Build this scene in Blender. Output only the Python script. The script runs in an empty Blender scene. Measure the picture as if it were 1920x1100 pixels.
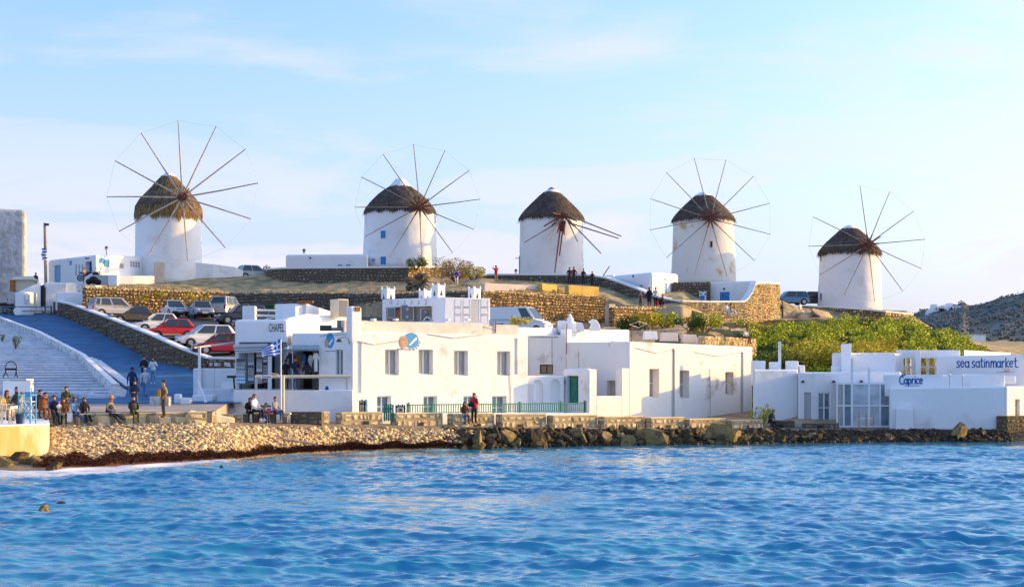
import bpy, bmesh, math, random
import numpy as np
from mathutils import Vector, Matrix, noise as mnoise
random.seed(7); np.random.seed(7)
S = bpy.context.scene
COL = S.collection
R = math.radians
# ------------------------------------------------------------------ camera, sky, sun, exposure
FOC, CXP, HYP, CH = 2800.0, 960.0, 715.0, 3.5      # focal length in photo pixels, principal column, horizon row, eye height
cam = bpy.data.cameras.new('camera'); camo = bpy.data.objects.new('camera', cam); COL.objects.link(camo)
camo.location = (0, 0, CH); camo.rotation_euler = (R(90), 0, 0)
cam.sensor_width = 36; cam.lens = 36*FOC/1920; cam.shift_y = (HYP-550)/1920; cam.clip_end = 9000
S.camera = camo
SUN_AZ, SUN_EL = 105.0, 13.0        # azimuth counted from the direction towards the camera, turning to the right
sd = Vector((math.sin(R(SUN_AZ))*math.cos(R(SUN_EL)), -math.cos(R(SUN_AZ))*math.cos(R(SUN_EL)), math.sin(R(SUN_EL))))
W = bpy.data.worlds.new('World'); S.world = W; W.use_nodes = True
wn, wl = W.node_tree.nodes, W.node_tree.links
wn.clear()
wo = wn.new('ShaderNodeOutputWorld'); bg = wn.new('ShaderNodeBackground'); sky = wn.new('ShaderNodeTexSky')
sky.sky_type = 'NISHITA'; sky.sun_disc = False; sky.sun_elevation = R(SUN_EL)
sky.sun_rotation = math.atan2(sd.x, sd.y)
sky.air_density = 1.0; sky.dust_density = 3.0; sky.ozone_density = 2.8; sky.altitude = 0
bg.inputs['Strength'].default_value = 0.15
tc = wn.new('ShaderNodeTexCoord')
sep = wn.new('ShaderNodeSeparateXYZ'); wl.new(tc.outputs['Generated'], sep.inputs[0])
def wmath(op, a, b=None, c=None):
    n = wn.new('ShaderNodeMath'); n.operation = op
    for i, v in enumerate((a, b, c)):
        if v is None: continue
        if isinstance(v, (int, float)): n.inputs[i].default_value = v
        else: wl.new(v, n.inputs[i])
    return n.outputs[0]
# thin cirrus: noise stretched along the sky, denser towards the horizon
zc = wmath('MAXIMUM', sep.outputs[2], 0.0)
def cloud(sx, sz, sc, lo, hi, seed, rot=0.0):
    mp = wn.new('ShaderNodeMapping'); wl.new(tc.outputs['Generated'], mp.inputs[0])
    mp.inputs['Scale'].default_value = (sx, sx, sz); mp.inputs['Location'].default_value = (seed, seed*.3, 0); mp.inputs['Rotation'].default_value = (0, rot, 0)
    nz = wn.new('ShaderNodeTexNoise'); wl.new(mp.outputs[0], nz.inputs[0])
    nz.inputs['Scale'].default_value = sc; nz.inputs['Detail'].default_value = 7; nz.inputs['Roughness'].default_value = .55
    nz.inputs['Distortion'].default_value = .4
    mr = wn.new('ShaderNodeMapRange'); mr.interpolation_type = 'SMOOTHSTEP'; wl.new(nz.outputs[0], mr.inputs[0])
    mr.inputs[1].default_value = lo; mr.inputs[2].default_value = hi
    return mr.outputs[0]
low = wn.new('ShaderNodeMapRange'); low.interpolation_type = 'SMOOTHSTEP'; wl.new(zc, low.inputs[0])
low.inputs[1].default_value = .27; low.inputs[2].default_value = .05; low.inputs[3].default_value = 0; low.inputs[4].default_value = 1
c1 = wmath('MULTIPLY', cloud(1, 4.6, 4.2, .40, .58, 3.1, .25), low.outputs[0])
c2 = wmath('MULTIPLY', cloud(1, 4.5, 3.4, .50, .74, 9.7, -.45), 0.6)
cm = wmath('MINIMUM', wmath('ADD', wmath('MULTIPLY', c1, .9), c2), .92)
cm = wmath('MAXIMUM', cm, wmath('MULTIPLY', low.outputs[0], .42))
veil = wn.new('ShaderNodeMix'); veil.data_type = 'RGBA'; veil.inputs['Factor'].default_value = .33; wl.new(sky.outputs[0], veil.inputs['A']); veil.inputs['B'].default_value = (.25, .62, 2.1, 1)
hs = wn.new('ShaderNodeMix'); hs.data_type = 'RGBA'; wl.new(cm, hs.inputs['Factor'])
wl.new(veil.outputs['Result'], hs.inputs['A']); hs.inputs['B'].default_value = (1.88, 1.84, 2.12, 1)
wl.new(hs.outputs['Result'], bg.inputs['Color']); wl.new(bg.outputs[0], wo.inputs[0])
sl = bpy.data.lights.new('sun', 'SUN'); so = bpy.data.objects.new('sun', sl); COL.objects.link(so)
sl.energy = 2.0; sl.angle = R(0.6); sl.color = (1.0, 0.60, 0.14)
so.rotation_euler = sd.to_track_quat('Z', 'Y').to_euler(); so.location = (60, 20, 60)
S.view_settings.view_transform = 'Standard'; S.view_settings.look = 'None'
S.view_settings.exposure = 1.72; S.view_settings.gamma = 1; S.view_settings.use_curve_mapping = False
S.cycles.max_bounces = 6; S.cycles.diffuse_bounces = 3; S.cycles.glossy_bounces = 3; S.cycles.transparent_max_bounces = 8
S.cycles.use_denoising = True
# ------------------------------------------------------------------ helpers
def XY(u, d): return ((u-CXP)*d/FOC, d)
def ZV(v, d): return CH + (HYP-v)*d/FOC
def P(u, v, d): return Vector(((u-CXP)*d/FOC, d, ZV(v, d)))
MATS = {}
def mat(name, col, rough=.85, col2=None, nscale=2.0, lo=.4, hi=.6, detail=5, bump=0, bscale=8, bdist=.02, metallic=0, spec=.3, island=0, objrand=0, stretch=(1, 1, 1), emit=None, bstretch=None):
    m = bpy.data.materials.new(name); m.use_nodes = True; MATS[name] = m
    nt = m.node_tree; n, l = nt.nodes, nt.links
    b = n['Principled BSDF']; b.inputs['Roughness'].default_value = rough; b.inputs['Metallic'].default_value = metallic
    b.inputs['Specular IOR Level'].default_value = spec
    b.inputs['Base Color'].default_value = (*col, 1)
    tcn = n.new('ShaderNodeTexCoord'); mp = n.new('ShaderNodeMapping'); l.new(tcn.outputs['Object'], mp.inputs[0]); mp.inputs['Scale'].default_value = stretch
    cur = None
    if col2 is not None:
        nz = n.new('ShaderNodeTexNoise'); nz.inputs['Scale'].default_value = nscale; nz.inputs['Detail'].default_value = detail; nz.inputs['Roughness'].default_value = .6
        l.new(mp.outputs[0], nz.inputs[0])
        mr = n.new('ShaderNodeMapRange'); mr.inputs[1].default_value = lo; mr.inputs[2].default_value = hi; mr.interpolation_type = 'SMOOTHSTEP'
        l.new(nz.outputs[0], mr.inputs[0])
        mx = n.new('ShaderNodeMix'); mx.data_type = 'RGBA'; mx.inputs['A'].default_value = (*col, 1); mx.inputs['B'].default_value = (*col2, 1)
        l.new(mr.outputs[0], mx.inputs['Factor']); cur = mx.outputs['Result']
    if island or objrand:
        if island:
            g = n.new('ShaderNodeNewGeometry'); rnd = g.outputs['Random Per Island']; amt = island
        else:
            g = n.new('ShaderNodeObjectInfo'); rnd = g.outputs['Random']; amt = objrand
        hsv = n.new('ShaderNodeHueSaturation')
        mr2 = n.new('ShaderNodeMapRange'); mr2.inputs[3].default_value = 1-amt; mr2.inputs[4].default_value = 1+amt; l.new(rnd, mr2.inputs[0])
        l.new(mr2.outputs[0], hsv.inputs['Value'])
        ms = n.new('ShaderNodeMath'); ms.operation = 'MULTIPLY'; ms.inputs[1].default_value = 37.7; l.new(rnd, ms.inputs[0])
        mf = n.new('ShaderNodeMath'); mf.operation = 'FRACT'; l.new(ms.outputs[0], mf.inputs[0])
        mr3 = n.new('ShaderNodeMapRange'); mr3.inputs[3].default_value = .488; mr3.inputs[4].default_value = .512; l.new(mf.outputs[0], mr3.inputs[0])
        l.new(mr3.outputs[0], hsv.inputs['Hue'])
        if cur: l.new(cur, hsv.inputs['Color'])
        else: hsv.inputs['Color'].default_value = (*col, 1)
        cur = hsv.outputs[0]
    if cur: l.new(cur, b.inputs['Base Color'])
    if bump:
        nb = n.new('ShaderNodeTexNoise'); nb.inputs['Scale'].default_value = bscale; nb.inputs['Detail'].default_value = 5
        if bstretch:
            mpb = n.new('ShaderNodeMapping'); l.new(tcn.outputs['Object'], mpb.inputs[0]); mpb.inputs['Scale'].default_value = bstretch; l.new(mpb.outputs[0], nb.inputs[0])
        else: l.new(mp.outputs[0], nb.inputs[0])
        bp = n.new('ShaderNodeBump'); bp.inputs['Strength'].default_value = bump; bp.inputs['Distance'].default_value = bdist
        l.new(nb.outputs[0], bp.inputs['Height']); l.new(bp.outputs[0], b.inputs['Normal'])
    if emit:
        b.inputs['Emission Color'].default_value = (*col, 1); b.inputs['Emission Strength'].default_value = emit
    return m
# plaster and whitewash
mat('whitewash', (.84, .82, .79), .9, (.56, .50, .43), .7, .55, .78, detail=10, bump=.6, bscale=1.1, bdist=.12)
mat('whitewash_clean', (.84, .83, .82), .85, (.62, .61, .60), .7, .52, .78, detail=10, bump=.5, bscale=1.4, bdist=.08)
mat('mill_plaster', (.84, .82, .80), .9, (.62, .58, .54), .45, .50, .80, bump=.55, bscale=1.1, bdist=.1)
mat('peeling_plaster', (.83, .80, .75), .9, (.50, .40, .30), .62, .56, .70, detail=9, bump=.5, bscale=2.0, bdist=.05)
mat('grey_plaster', (.50, .51, .53), .95, (.36, .36, .37), 1.1, .42, .62, detail=9, bump=.6, bscale=2.5, bdist=.08)
mat('tan_plaster', (.55, .47, .38), .9, (.42, .34, .26), .8, .4, .7, bump=.4, bscale=3, bdist=.03)
mat('yellow_plaster', (.60, .40, .10), .9, (.45, .30, .09), 1.2, .4, .7, bump=.4, bscale=3, bdist=.04)
mat('white_paint', (.80, .80, .80), .5); mat('cream_paint', (.66, .58, .42), .5); mat('pink_plaster', (.72, .62, .54), .9, (.62, .5, .43), 1, .4, .7, bump=.3, bscale=2, bdist=.03)
mat('blue_paint', (.03, .22, .55), .5, (.05, .30, .62), 2, .4, .7); mat('sign_blue', (.015, .10, .36), .6); mat('navy', (.01, .03, .12), .6)
mat('sky_blue_paint', (.05, .32, .62), .5); mat('green_paint', (.03, .19, .13), .5, (.05, .25, .18), 3, .4, .7); mat('dark_green_paint', (.01, .085, .055), .5)
mat('black', (.012, .012, .014), .5); mat('dark_grey', (.05, .05, .055), .6); mat('mid_grey', (.18, .18, .19), .7); mat('light_grey', (.45, .46, .47), .6); mat('steel', (.4, .4, .42), .35, metallic=.8)
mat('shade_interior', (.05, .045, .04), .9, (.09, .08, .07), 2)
mat('glass_dark', (.03, .04, .05), .06, spec=.6); mat('glass_curtain', (.30, .29, .27), .15, (.42, .41, .39), 3, .4, .6, spec=.6, stretch=(6, 6, .4))
mat('glass_blue', (.10, .17, .22), .08, (.16, .24, .28), 1.5, .4, .6, spec=.6)
mat('orange_wood', (.45, .17, .04), .7, (.32, .11, .03), 3, .4, .6); mat('brown_wood', (.14, .075, .04), .75, (.09, .05, .03), 4, .4, .6); mat('pale_wood', (.42, .31, .20), .8, (.30, .21, .13), 3, .4, .6, stretch=(1, 1, .2))
mat('orange_glow_glass', (.55, .25, .03), .2)
mat('sail_wood', (.34, .27, .22), .8, (.22, .18, .15), 4, .4, .6); mat('sail_wood_pale', (.58, .46, .36), .8, (.42, .32, .25), 4, .4, .6); mat('rust_wood', (.19, .055, .03), .75, (.10, .035, .02), 4, .4, .6)
mat('rope', (.5, .48, .45), .9); mat('rust', (.3, .10, .03), .9)
mat('thatch', (.08, .058, .048), .95, (.13, .095, .072), 2.2, .4, .65, bump=.8, bscale=9, bdist=.08, bstretch=(2, 2, .6)); mat('thatch_straw', (.105, .077, .058), .95, island=.55)
mat('thatch_gold', (.24, .155, .065), .95, island=.5)
# ground
mat('dirt', (.50, .36, .20), .95, (.34, .24, .14), .35, .42, .60, detail=10, bump=1, bscale=1.5, bdist=.2)
mat('dry_ground', (.46, .33, .17), .95, (.22, .19, .085), .8, .42, .58, detail=12, bump=1, bscale=1.2, bdist=.25)
mat('asphalt_blue', (.055, .17, .31), .85, (.045, .12, .21), .6, .40, .62, detail=8, bump=.4, bscale=6, bdist=.02)
mat('carpark_ground', (.16, .14, .13), .95, (.11, .10, .09), .3, .4, .6, detail=8, bump=.5, bscale=3, bdist=.04)
mat('plaza_paving', (.46, .38, .31), .9, (.36, .29, .24), .6, .4, .6, detail=8, bump=.4, bscale=3, bdist=.03)
mat('promenade', (.27, .21, .15), .9, (.18, .14, .10), .8, .4, .6, detail=8, bump=.6, bscale=3, bdist=.05)
mat('sand', (.30, .22, .13), .95, (.20, .14, .085), 1.2, .4, .6, detail=8, bump=.6, bscale=9, bdist=.04)
mat('step_white', (.66, .68, .72), .9, (.50, .53, .58), 1.4, .42, .66, detail=8, bump=.4, bscale=4, bdist=.03, objrand=.07)
mat('pebble', (.74, .54, .28), .9, (.56, .39, .19), 3, .4, .6, island=.52)
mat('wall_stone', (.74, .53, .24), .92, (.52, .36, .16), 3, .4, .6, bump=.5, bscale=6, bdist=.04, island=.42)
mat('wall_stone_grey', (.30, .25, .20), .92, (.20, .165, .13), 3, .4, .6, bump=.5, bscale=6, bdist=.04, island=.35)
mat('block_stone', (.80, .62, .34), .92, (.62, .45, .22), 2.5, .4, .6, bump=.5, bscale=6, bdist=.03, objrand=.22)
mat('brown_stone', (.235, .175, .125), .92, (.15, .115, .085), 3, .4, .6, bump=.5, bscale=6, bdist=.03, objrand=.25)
mat('mortar', (.42, .33, .20), .95, (.32, .25, .15), 3, .4, .6); mat('mortar_dark', (.12, .09, .06), .95); mat('mortar_mid', (.13, .09, .05), .95)
mat('rock_brown', (.06, .04, .02), .85, (.22, .14, .045), 1.4, .50, .66, detail=9, bump=1, bscale=2.5, bdist=.15)
mat('rock_gold', (.27, .185, .065), .85, (.12, .085, .04), 1.8, .45, .62, detail=9, bump=1, bscale=2.5, bdist=.12)
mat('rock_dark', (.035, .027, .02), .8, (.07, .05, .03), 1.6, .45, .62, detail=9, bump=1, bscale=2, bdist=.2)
mat('quay_concrete', (.72, .62, .42), .9, (.55, .40, .13), 1.1, .44, .62, detail=9, bump=.6, bscale=2, bdist=.08, stretch=(1, 1, .3))
mat('seaweed', (.085, .026, .012), .75, island=.6); mat('seaweed_bed', (.05, .018, .01), .8, (.10, .04, .02), 3, bump=1, bscale=8, bdist=.06)
mat('leaf', (.44, .45, .02), .65, island=.6); mat('leaf_dark', (.075, .12, .015), .7, island=.45); mat('leaf_olive', (.48, .38, .03), .75, island=.4)
mat('leaf_dry', (.36, .24, .09), .8, island=.4); mat('leaf_grey', (.10, .11, .06), .8, island=.4); mat('veg_base', (.035, .05, .012), .95, (.06, .06, .02), 1, bump=1, bscale=3, bdist=.2); mat('bark', (.12, .08, .05), .9)
mat('hill_far', (.155, .155, .13), .95, (.09, .10, .085), .035, .42, .60, detail=12, bump=1, bscale=.06, bdist=5)
mat('soil', (.15, .115, .08), .95)

class MB:
    def __init__(s): s.v = []; s.f = []; s.m = []
    def add(s, vs, fs, mi=0):
        o = len(s.v); s.v.extend([tuple(x) for x in vs]); s.f.extend([tuple(i+o for i in f) for f in fs]); s.m.extend([mi]*len(fs)); return s
    def box(s, c, size, rz=0, mi=0, top=None):
        hx, hy, hz = size[0]/2, size[1]/2, size[2]/2; ca, sa = math.cos(rz), math.sin(rz)
        tx, ty = (hx, hy) if top is None else (top[0]/2, top[1]/2)
        vs = []
        for z, x_, y_ in ((-hz, hx, hy), (hz, tx, ty)):
            for sx, sy in ((-1, -1), (1, -1), (1, 1), (-1, 1)):
                x, y = sx*x_, sy*y_
                vs.append((c[0]+x*ca-y*sa, c[1]+x*sa+y*ca, c[2]+z))
        return s.add(vs, [(3, 2, 1, 0), (4, 5, 6, 7), (0, 1, 5, 4), (1, 2, 6, 5), (2, 3, 7, 6), (3, 0, 4, 7)], mi)
    def prism(s, poly, z0, z1, mi=0):
        n = len(poly); z1s = z1 if isinstance(z1, (list, tuple)) else [z1]*n; z0s = z0 if isinstance(z0, (list, tuple)) else [z0]*n
        vs = [(p[0], p[1], z0s[i]) for i, p in enumerate(poly)]+[(p[0], p[1], z1s[i]) for i, p in enumerate(poly)]
        fs = [tuple(range(n-1, -1, -1)), tuple(range(n, 2*n))]+[(i, (i+1) % n, n+(i+1) % n, n+i) for i in range(n)]
        return s.add(vs, fs, mi)
    def extr(s, prof, axis_o, ax, ay, an, t, mi=0):
        """closed 2-D profile in the plane (ax, ay) from axis_o, extruded t along an (all Vectors)"""
        n = len(prof); a = [axis_o+ax*p[0]+ay*p[1] for p in prof]; b = [q+an*t for q in a]
        return s.add(a+b, [tuple(range(n-1, -1, -1)), tuple(range(n, 2*n))]+[(i, (i+1) % n, n+(i+1) % n, n+i) for i in range(n)], mi)
    def tube(s, p0, p1, r0, r1=None, n=8, mi=0, caps=True):
        p0, p1 = Vector(p0), Vector(p1); r1 = r0 if r1 is None else r1
        d = (p1-p0).normalized(); a = d.orthogonal().normalized(); b = d.cross(a)
        vs = []
        for p, r in ((p0, r0), (p1, r1)):
            for i in range(n):
                t = 2*math.pi*i/n; vs.append(p+a*math.cos(t)*r+b*math.sin(t)*r)
        fs = [(i, (i+1) % n, n+(i+1) % n, n+i) for i in range(n)]
        if caps: fs += [tuple(range(n-1, -1, -1)), tuple(range(n, 2*n))]
        return s.add(vs, fs, mi)
    def path(s, pts, r, n=6, mi=0):
        for a, b in zip(pts[:-1], pts[1:]): s.tube(a, b, r, r, n, mi)
        return s
    def lathe(s, prof, c=(0, 0, 0), n=32, mi=0, caps=True, jit=None):
        vs = []
        for (r, z) in prof:
            for i in range(n):
                t = 2*math.pi*i/n; vs.append((c[0]+r*math.cos(t), c[1]+r*math.sin(t), c[2]+z))
        fs = []
        for k in range(len(prof)-1):
            for i in range(n): fs.append((k*n+i, k*n+(i+1) % n, (k+1)*n+(i+1) % n, (k+1)*n+i))
        if caps: fs += [tuple(range(n-1, -1, -1)), tuple(range((len(prof)-1)*n, len(prof)*n))]
        return s.add(vs, fs, mi)
    def ball(s, c, r, seg=10, ring=7, mi=0):
        if isinstance(r, (int, float)): r = (r, r, r)
        vs = [(c[0], c[1], c[2]-r[2])]
        for k in range(1, ring):
            ph = math.pi*k/ring-math.pi/2
            for i in range(seg):
                t = 2*math.pi*i/seg; vs.append((c[0]+r[0]*math.cos(ph)*math.cos(t), c[1]+r[1]*math.cos(ph)*math.sin(t), c[2]+r[2]*math.sin(ph)))
        vs.append((c[0], c[1], c[2]+r[2])); L = len(vs)-1
        fs = [(0, 1+(i+1) % seg, 1+i) for i in range(seg)]
        for k in range(ring-2):
            for i in range(seg):
                a = 1+k*seg; fs.append((a+i, a+(i+1) % seg, a+seg+(i+1) % seg, a+seg+i))
        a = 1+(ring-2)*seg; fs += [(a+i, a+(i+1) % seg, L) for i in range(seg)]
        return s.add(vs, fs, mi)
ORG = {}
def props(o, label=None, cat=None, group=None, kind=None):
    if label: o['label'] = label
    if cat: o['category'] = cat
    if group: o['group'] = group
    if kind: o['kind'] = kind
    return o
def thing(name, label, cat, loc=(0, 0, 0), rz=0, group=None, local=False):
    """Empty at the base of a thing; parts given in world coordinates are shifted to it unless local"""
    o = bpy.data.objects.new(name, None); COL.objects.link(o); o.location = loc; o.rotation_euler = (0, 0, rz)
    o.empty_display_size = .3
    props(o, label, cat, group); ORG[o] = Vector((0, 0, 0)) if local else Vector(loc); return o
def link(name, mb, mats, parent=None, smooth=False, bevel=0, weld=False, label=None, origin=None):
    if isinstance(mats, str): mats = [mats]
    me = bpy.data.meshes.new(name)
    off = ORG[parent] if parent is not None else (Vector(origin) if origin is not None else Vector((0, 0, 0)))
    me.from_pydata([(v[0]-off.x, v[1]-off.y, v[2]-off.z) for v in mb.v], [], mb.f)
    for m_ in mats: me.materials.append(MATS[m_])
    if len(mats) > 1: me.polygons.foreach_set('material_index', mb.m)
    if smooth: me.polygons.foreach_set('use_smooth', [True]*len(mb.f))
    me.update()
    o = bpy.data.objects.new(name, me); COL.objects.link(o)
    if parent is not None: o.parent = parent; ORG[o] = off
    elif origin is not None: o.location = origin; ORG[o] = off
    else: ORG[o] = off
    if label: o['label'] = label
    if bevel:
        b = o.modifiers.new('bevel', 'BEVEL'); b.width = bevel; b.segments = 2; b.limit_method = 'ANGLE'; b.angle_limit = R(40)
        bake(o)
    return o
def bake(o):
    dg = bpy.context.evaluated_depsgraph_get(); dg.update()
    me = bpy.data.meshes.new_from_object(o.evaluated_get(dg)); o.modifiers.clear(); o.data = me
def inst(name, src, parent, M4=None, label=None):
    """another object that shares src's mesh"""
    o = bpy.data.objects.new(name, src.data); COL.objects.link(o); o.parent = parent; ORG[o] = ORG.get(parent, Vector())
    if M4 is not None: o.matrix_local = M4
    if label: o['label'] = label
    return o
def dup(root, loc, rz, label, sub=None):
    r = root.copy(); COL.objects.link(r); r.location = loc; r.rotation_euler = (0, 0, rz); r['label'] = label
    for ch in root.children:
        c = ch.copy(); COL.objects.link(c); c.parent = r
        if sub and c.type == 'MESH': recol(c, sub)
        for g in ch.children:
            d = g.copy(); COL.objects.link(d); d.parent = c
            if sub and d.type == 'MESH': recol(d, sub)
    return r
RC = {}
def recol(o, sub):
    names = [m.name for m in o.data.materials]
    if not any(n_ in sub for n_ in names): return
    key = (o.data.name, tuple(sorted(sub.items())))
    if key not in RC:
        me = o.data.copy()
        for i, n_ in enumerate(names):
            if n_ in sub: me.materials[i] = MATS[sub[n_]]
        RC[key] = me
    o.data = RC[key]
def fast_mesh(name, verts, faces, mats, kind=None, parent=None, smooth=False, fm=None):
    """verts Nx3, faces MxK (same K) numpy"""
    me = bpy.data.meshes.new(name); n, k = faces.shape
    off = ORG[parent] if parent is not None else Vector((0, 0, 0))
    me.vertices.add(len(verts)); me.vertices.foreach_set('co', (verts-np.array(off)).astype(np.float32).ravel())
    me.loops.add(n*k); me.loops.foreach_set('vertex_index', faces.astype(np.int32).ravel())
    me.polygons.add(n); me.polygons.foreach_set('loop_start', np.arange(0, n*k, k, dtype=np.int32))
    try: me.polygons.foreach_set('loop_total', np.full(n, k, dtype=np.int32))
    except Exception: pass
    if isinstance(mats, str): mats = [mats]
    for m_ in mats: me.materials.append(MATS[m_])
    if fm is not None: me.polygons.foreach_set('material_index', fm.astype(np.int32))
    if smooth: me.polygons.foreach_set('use_smooth', np.ones(n, dtype=bool))
    me.update(calc_edges=True); me.validate()
    o = bpy.data.objects.new(name, me); COL.objects.link(o)
    if parent is not None: o.parent = parent; ORG[o] = off
    if kind: o['kind'] = kind
    return o
def lump(seed, sub=1, amp=.25, flat=.7, cuts=0):
    """unit stone: displaced icosphere, as numpy verts, faces"""
    bm = bmesh.new(); bmesh.ops.create_icosphere(bm, subdivisions=sub, radius=1)
    rs = random.Random(seed); off = Vector((rs.uniform(0, 50), rs.uniform(0, 50), rs.uniform(0, 50)))
    for v in bm.verts:
        k = 1+amp*2*mnoise.noise(v.co*1.1+off)+amp*.6*mnoise.noise(v.co*2.7+off)
        v.co = Vector((v.co.x*k, v.co.y*k*.85, v.co.z*k*flat))
        m_ = max(abs(v.co.x), abs(v.co.y)*1.1); 
        if m_ > .8: v.co *= .8/m_*1.05
    for _ in range(cuts):      # split faces, as broken rock has
        n_ = Vector((rs.uniform(-1, 1), rs.uniform(-1, 1), rs.uniform(-.6, 1))).normalized(); h_ = rs.uniform(.32, .55)
        for v in bm.verts:
            q_ = v.co.dot(n_)
            if q_ > h_: v.co -= n_*(q_-h_)*.93
    bm.verts.ensure_lookup_table()
    vs = np.array([v.co[:] for v in bm.verts]); fs = np.array([[v.index for v in f.verts] for f in bm.faces]); bm.free()
    return vs, fs
def rotm(rx, ry, rz):
    return np.array(Matrix.Rotation(rz, 3, 'Z') @ Matrix.Rotation(ry, 3, 'Y') @ Matrix.Rotation(rx, 3, 'X'))
def scatter(protos, pts, sizes, tilt=.5, rnd=None):
    rnd = rnd or np.random; V = []; F = []; o = 0
    for p, s_ in zip(pts, sizes):
        pv, pf = protos[rnd.randint(len(protos))]
        M_ = rotm(rnd.uniform(-tilt, tilt), rnd.uniform(-tilt, tilt), rnd.uniform(0, 6.28))
        sc = np.array([s_*rnd.uniform(.75, 1.3), s_*rnd.uniform(.75, 1.2), s_*rnd.uniform(.7, 1.1)])
        V.append((pv*sc) @ M_.T+np.array(p)); F.append(pf+o); o += len(pv)
    return np.vstack(V), np.vstack(F)

mat('pebble_dark', (.34, .25, .17), .9, (.22, .16, .11), 3, .4, .6, island=.5)
# ------------------------------------------------------------------ terrain: feature lines (u = bearing in photo pixels, d = metres away)
UK = [-900, 0, 100, 200, 300, 360, 430, 500, 620, 660, 800, 990, 1140, 1180, 1280, 1410, 1500, 1700, 1800, 1920, 3200]
WATER = [58, 59.0, 59.6, 61.5, 64, 65, 66.7, 70.0, 73.7, 74.5, 76.4, 79.6, 81.6, 82.0, 82.7, 84.0, 85.2, 86.5, 86.8, 86.5, 90]
CEDGE = [66, 68.5, 68.8, 69, 69.3, 69.6, 71.2, 73, 75.1, 75.7, 77.7, 80.6, 83.1, 83.8, 85.6, 88.0, 88.4, 89, 89.2, 89.5, 92]
CZ = [1.5, 1.45, 1.45, 1.5, 1.55, 1.55, 1.5, 1.42, 1.33, 1.3, 1.15, .98, .88, .85, .78, .68, .62, .62, .62, .62, .6]
def col(vals): return np.array(vals, float)
L5 = [(84, 2.3), (84, 2.3), (84, 2.3), (84, 2.3), (84, 2.3), (84, 2.2), (84, 1.6), (84, 1.5), (84, 1.4), (84, 1.3), (85, 1.3), (89, 1.2), (90, 1), (90, .95), (92, .9), (93, .8), (91, .75), (92, .72), (92, .7), (93, .7), (96, .7)]
L6 = [(93, 3.0), (93, 3.0), (93, 3.0), (93, 3.0), (93, 3.0), (100.6, 3.9), (98.3, 2.9), (98.5, 2.9), (98.5, 2.4), (98.5, 2.0), (98, 2.0), (98, 1.9), (99, 1.8), (99, 1.8), (101, 1.8), (101, 1.8), (98, 2.0), (98, 2.0), (98, 2.0), (98, 1.6), (100, 1.6)]
L7 = [(106, 4.7), (106, 4.7), (106, 4.7), (106, 4.7), (106, 4.7), (102.3, 4.9), (99.9, 4.95), (99.9, 4.95), (99.9, 4.95), (100, 4.95), (100.5, 5.0), (100.8, 5.0), (107, 5.2), (108, 5.2), (110, 5.6), (110, 5.0), (101, 3.9), (101, 3.8), (101, 3.4), (101, 2.6), (106, 2.6)]
L8 = [(126, 7.6), (126, 7.6), (126, 7.6), (126, 7.8), (126, 8.5), (126, 8.6), (126, 8.6), (124, 8.3), (121, 8.0), (120, 7.9), (116, 7.3), (116, 7.2), (116, 7.2), (116, 7.2), (117, 7.5), (120, 7.0), (120, 7.0), (120, 6.6), (120, 5.5), (120, 4.4), (126, 3.6)]
L9 = [(140, 9.5), (140, 9.5), (140, 9.6), (132.2, 9.4), (135.3, 9.4), (137.2, 9.4), (140.0, 9.4), (136, 9.3), (131, 9.2), (129.5, 9.2), (124.5, 8.9), (123.2, 8.5), (129.5, 8.5), (129, 8.4), (128.5, 8.4), (138, 8.9), (138, 9.2), (138, 8.6), (138, 7.2), (138, 5.4), (150, 4.2)]
L10 = [(141, 9.7), (141, 9.7), (141, 9.8), (132.9, 11.7), (136, 11.7), (137.9, 11.7), (140.7, 11.7), (136.7, 11.4), (131.7, 11.0), (130.2, 10.95), (125.2, 10.8), (123.9, 10.75), (130.2, 10.7), (129.7, 9.85), (129.2, 9.8), (140, 9.2), (140, 9.4), (140, 8.9), (140, 7.4), (140, 5.6), (152, 4.4)]
L11 = [(144, 10.2), (144, 10.2), (144, 10.4), (144, 12.9), (146, 13.1), (146, 13.1), (146, 13.2), (146, 13.2), (146, 13.3), (146, 13.3), (146, 13.3), (145, 13.2), (145, 12.9), (141, 11.8), (136, 11.2), (148, 9.8), (150, 9.8), (150, 9.5), (160, 8.0), (170, 7.0), (180, 6)]
L12 = [(150, 10.8), (150, 10.8), (150, 12.0), (150, 13.4), (150, 13.9), (150, 14), (150, 14), (150, 14.2), (150, 14.3), (150, 14.3), (150, 14.3), (150, 14.1), (150, 13.8), (150, 13.5), (150, 13.4), (154, 13.0), (156, 11.2), (156, 10.9), (200, 8.7), (200, 8.6), (220, 7)]
L13 = [(180, 11.5), (180, 11.5), (180, 12.0), (180, 13.4), (180, 13.9), (180, 14), (180, 14), (180, 14.2), (180, 14.3), (180, 14.3), (180, 14.3), (180, 14.1), (180, 14), (180, 14), (180, 14), (180, 13), (180, 11.4), (180, 10.8), (235, 9.9), (235, 9.8), (260, 8)]
L14 = [(320, 0)]*len(UK); L15 = [(460, -4)]*len(UK)
wv, cv, cz = map(col, (WATER, CEDGE, CZ))
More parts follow.
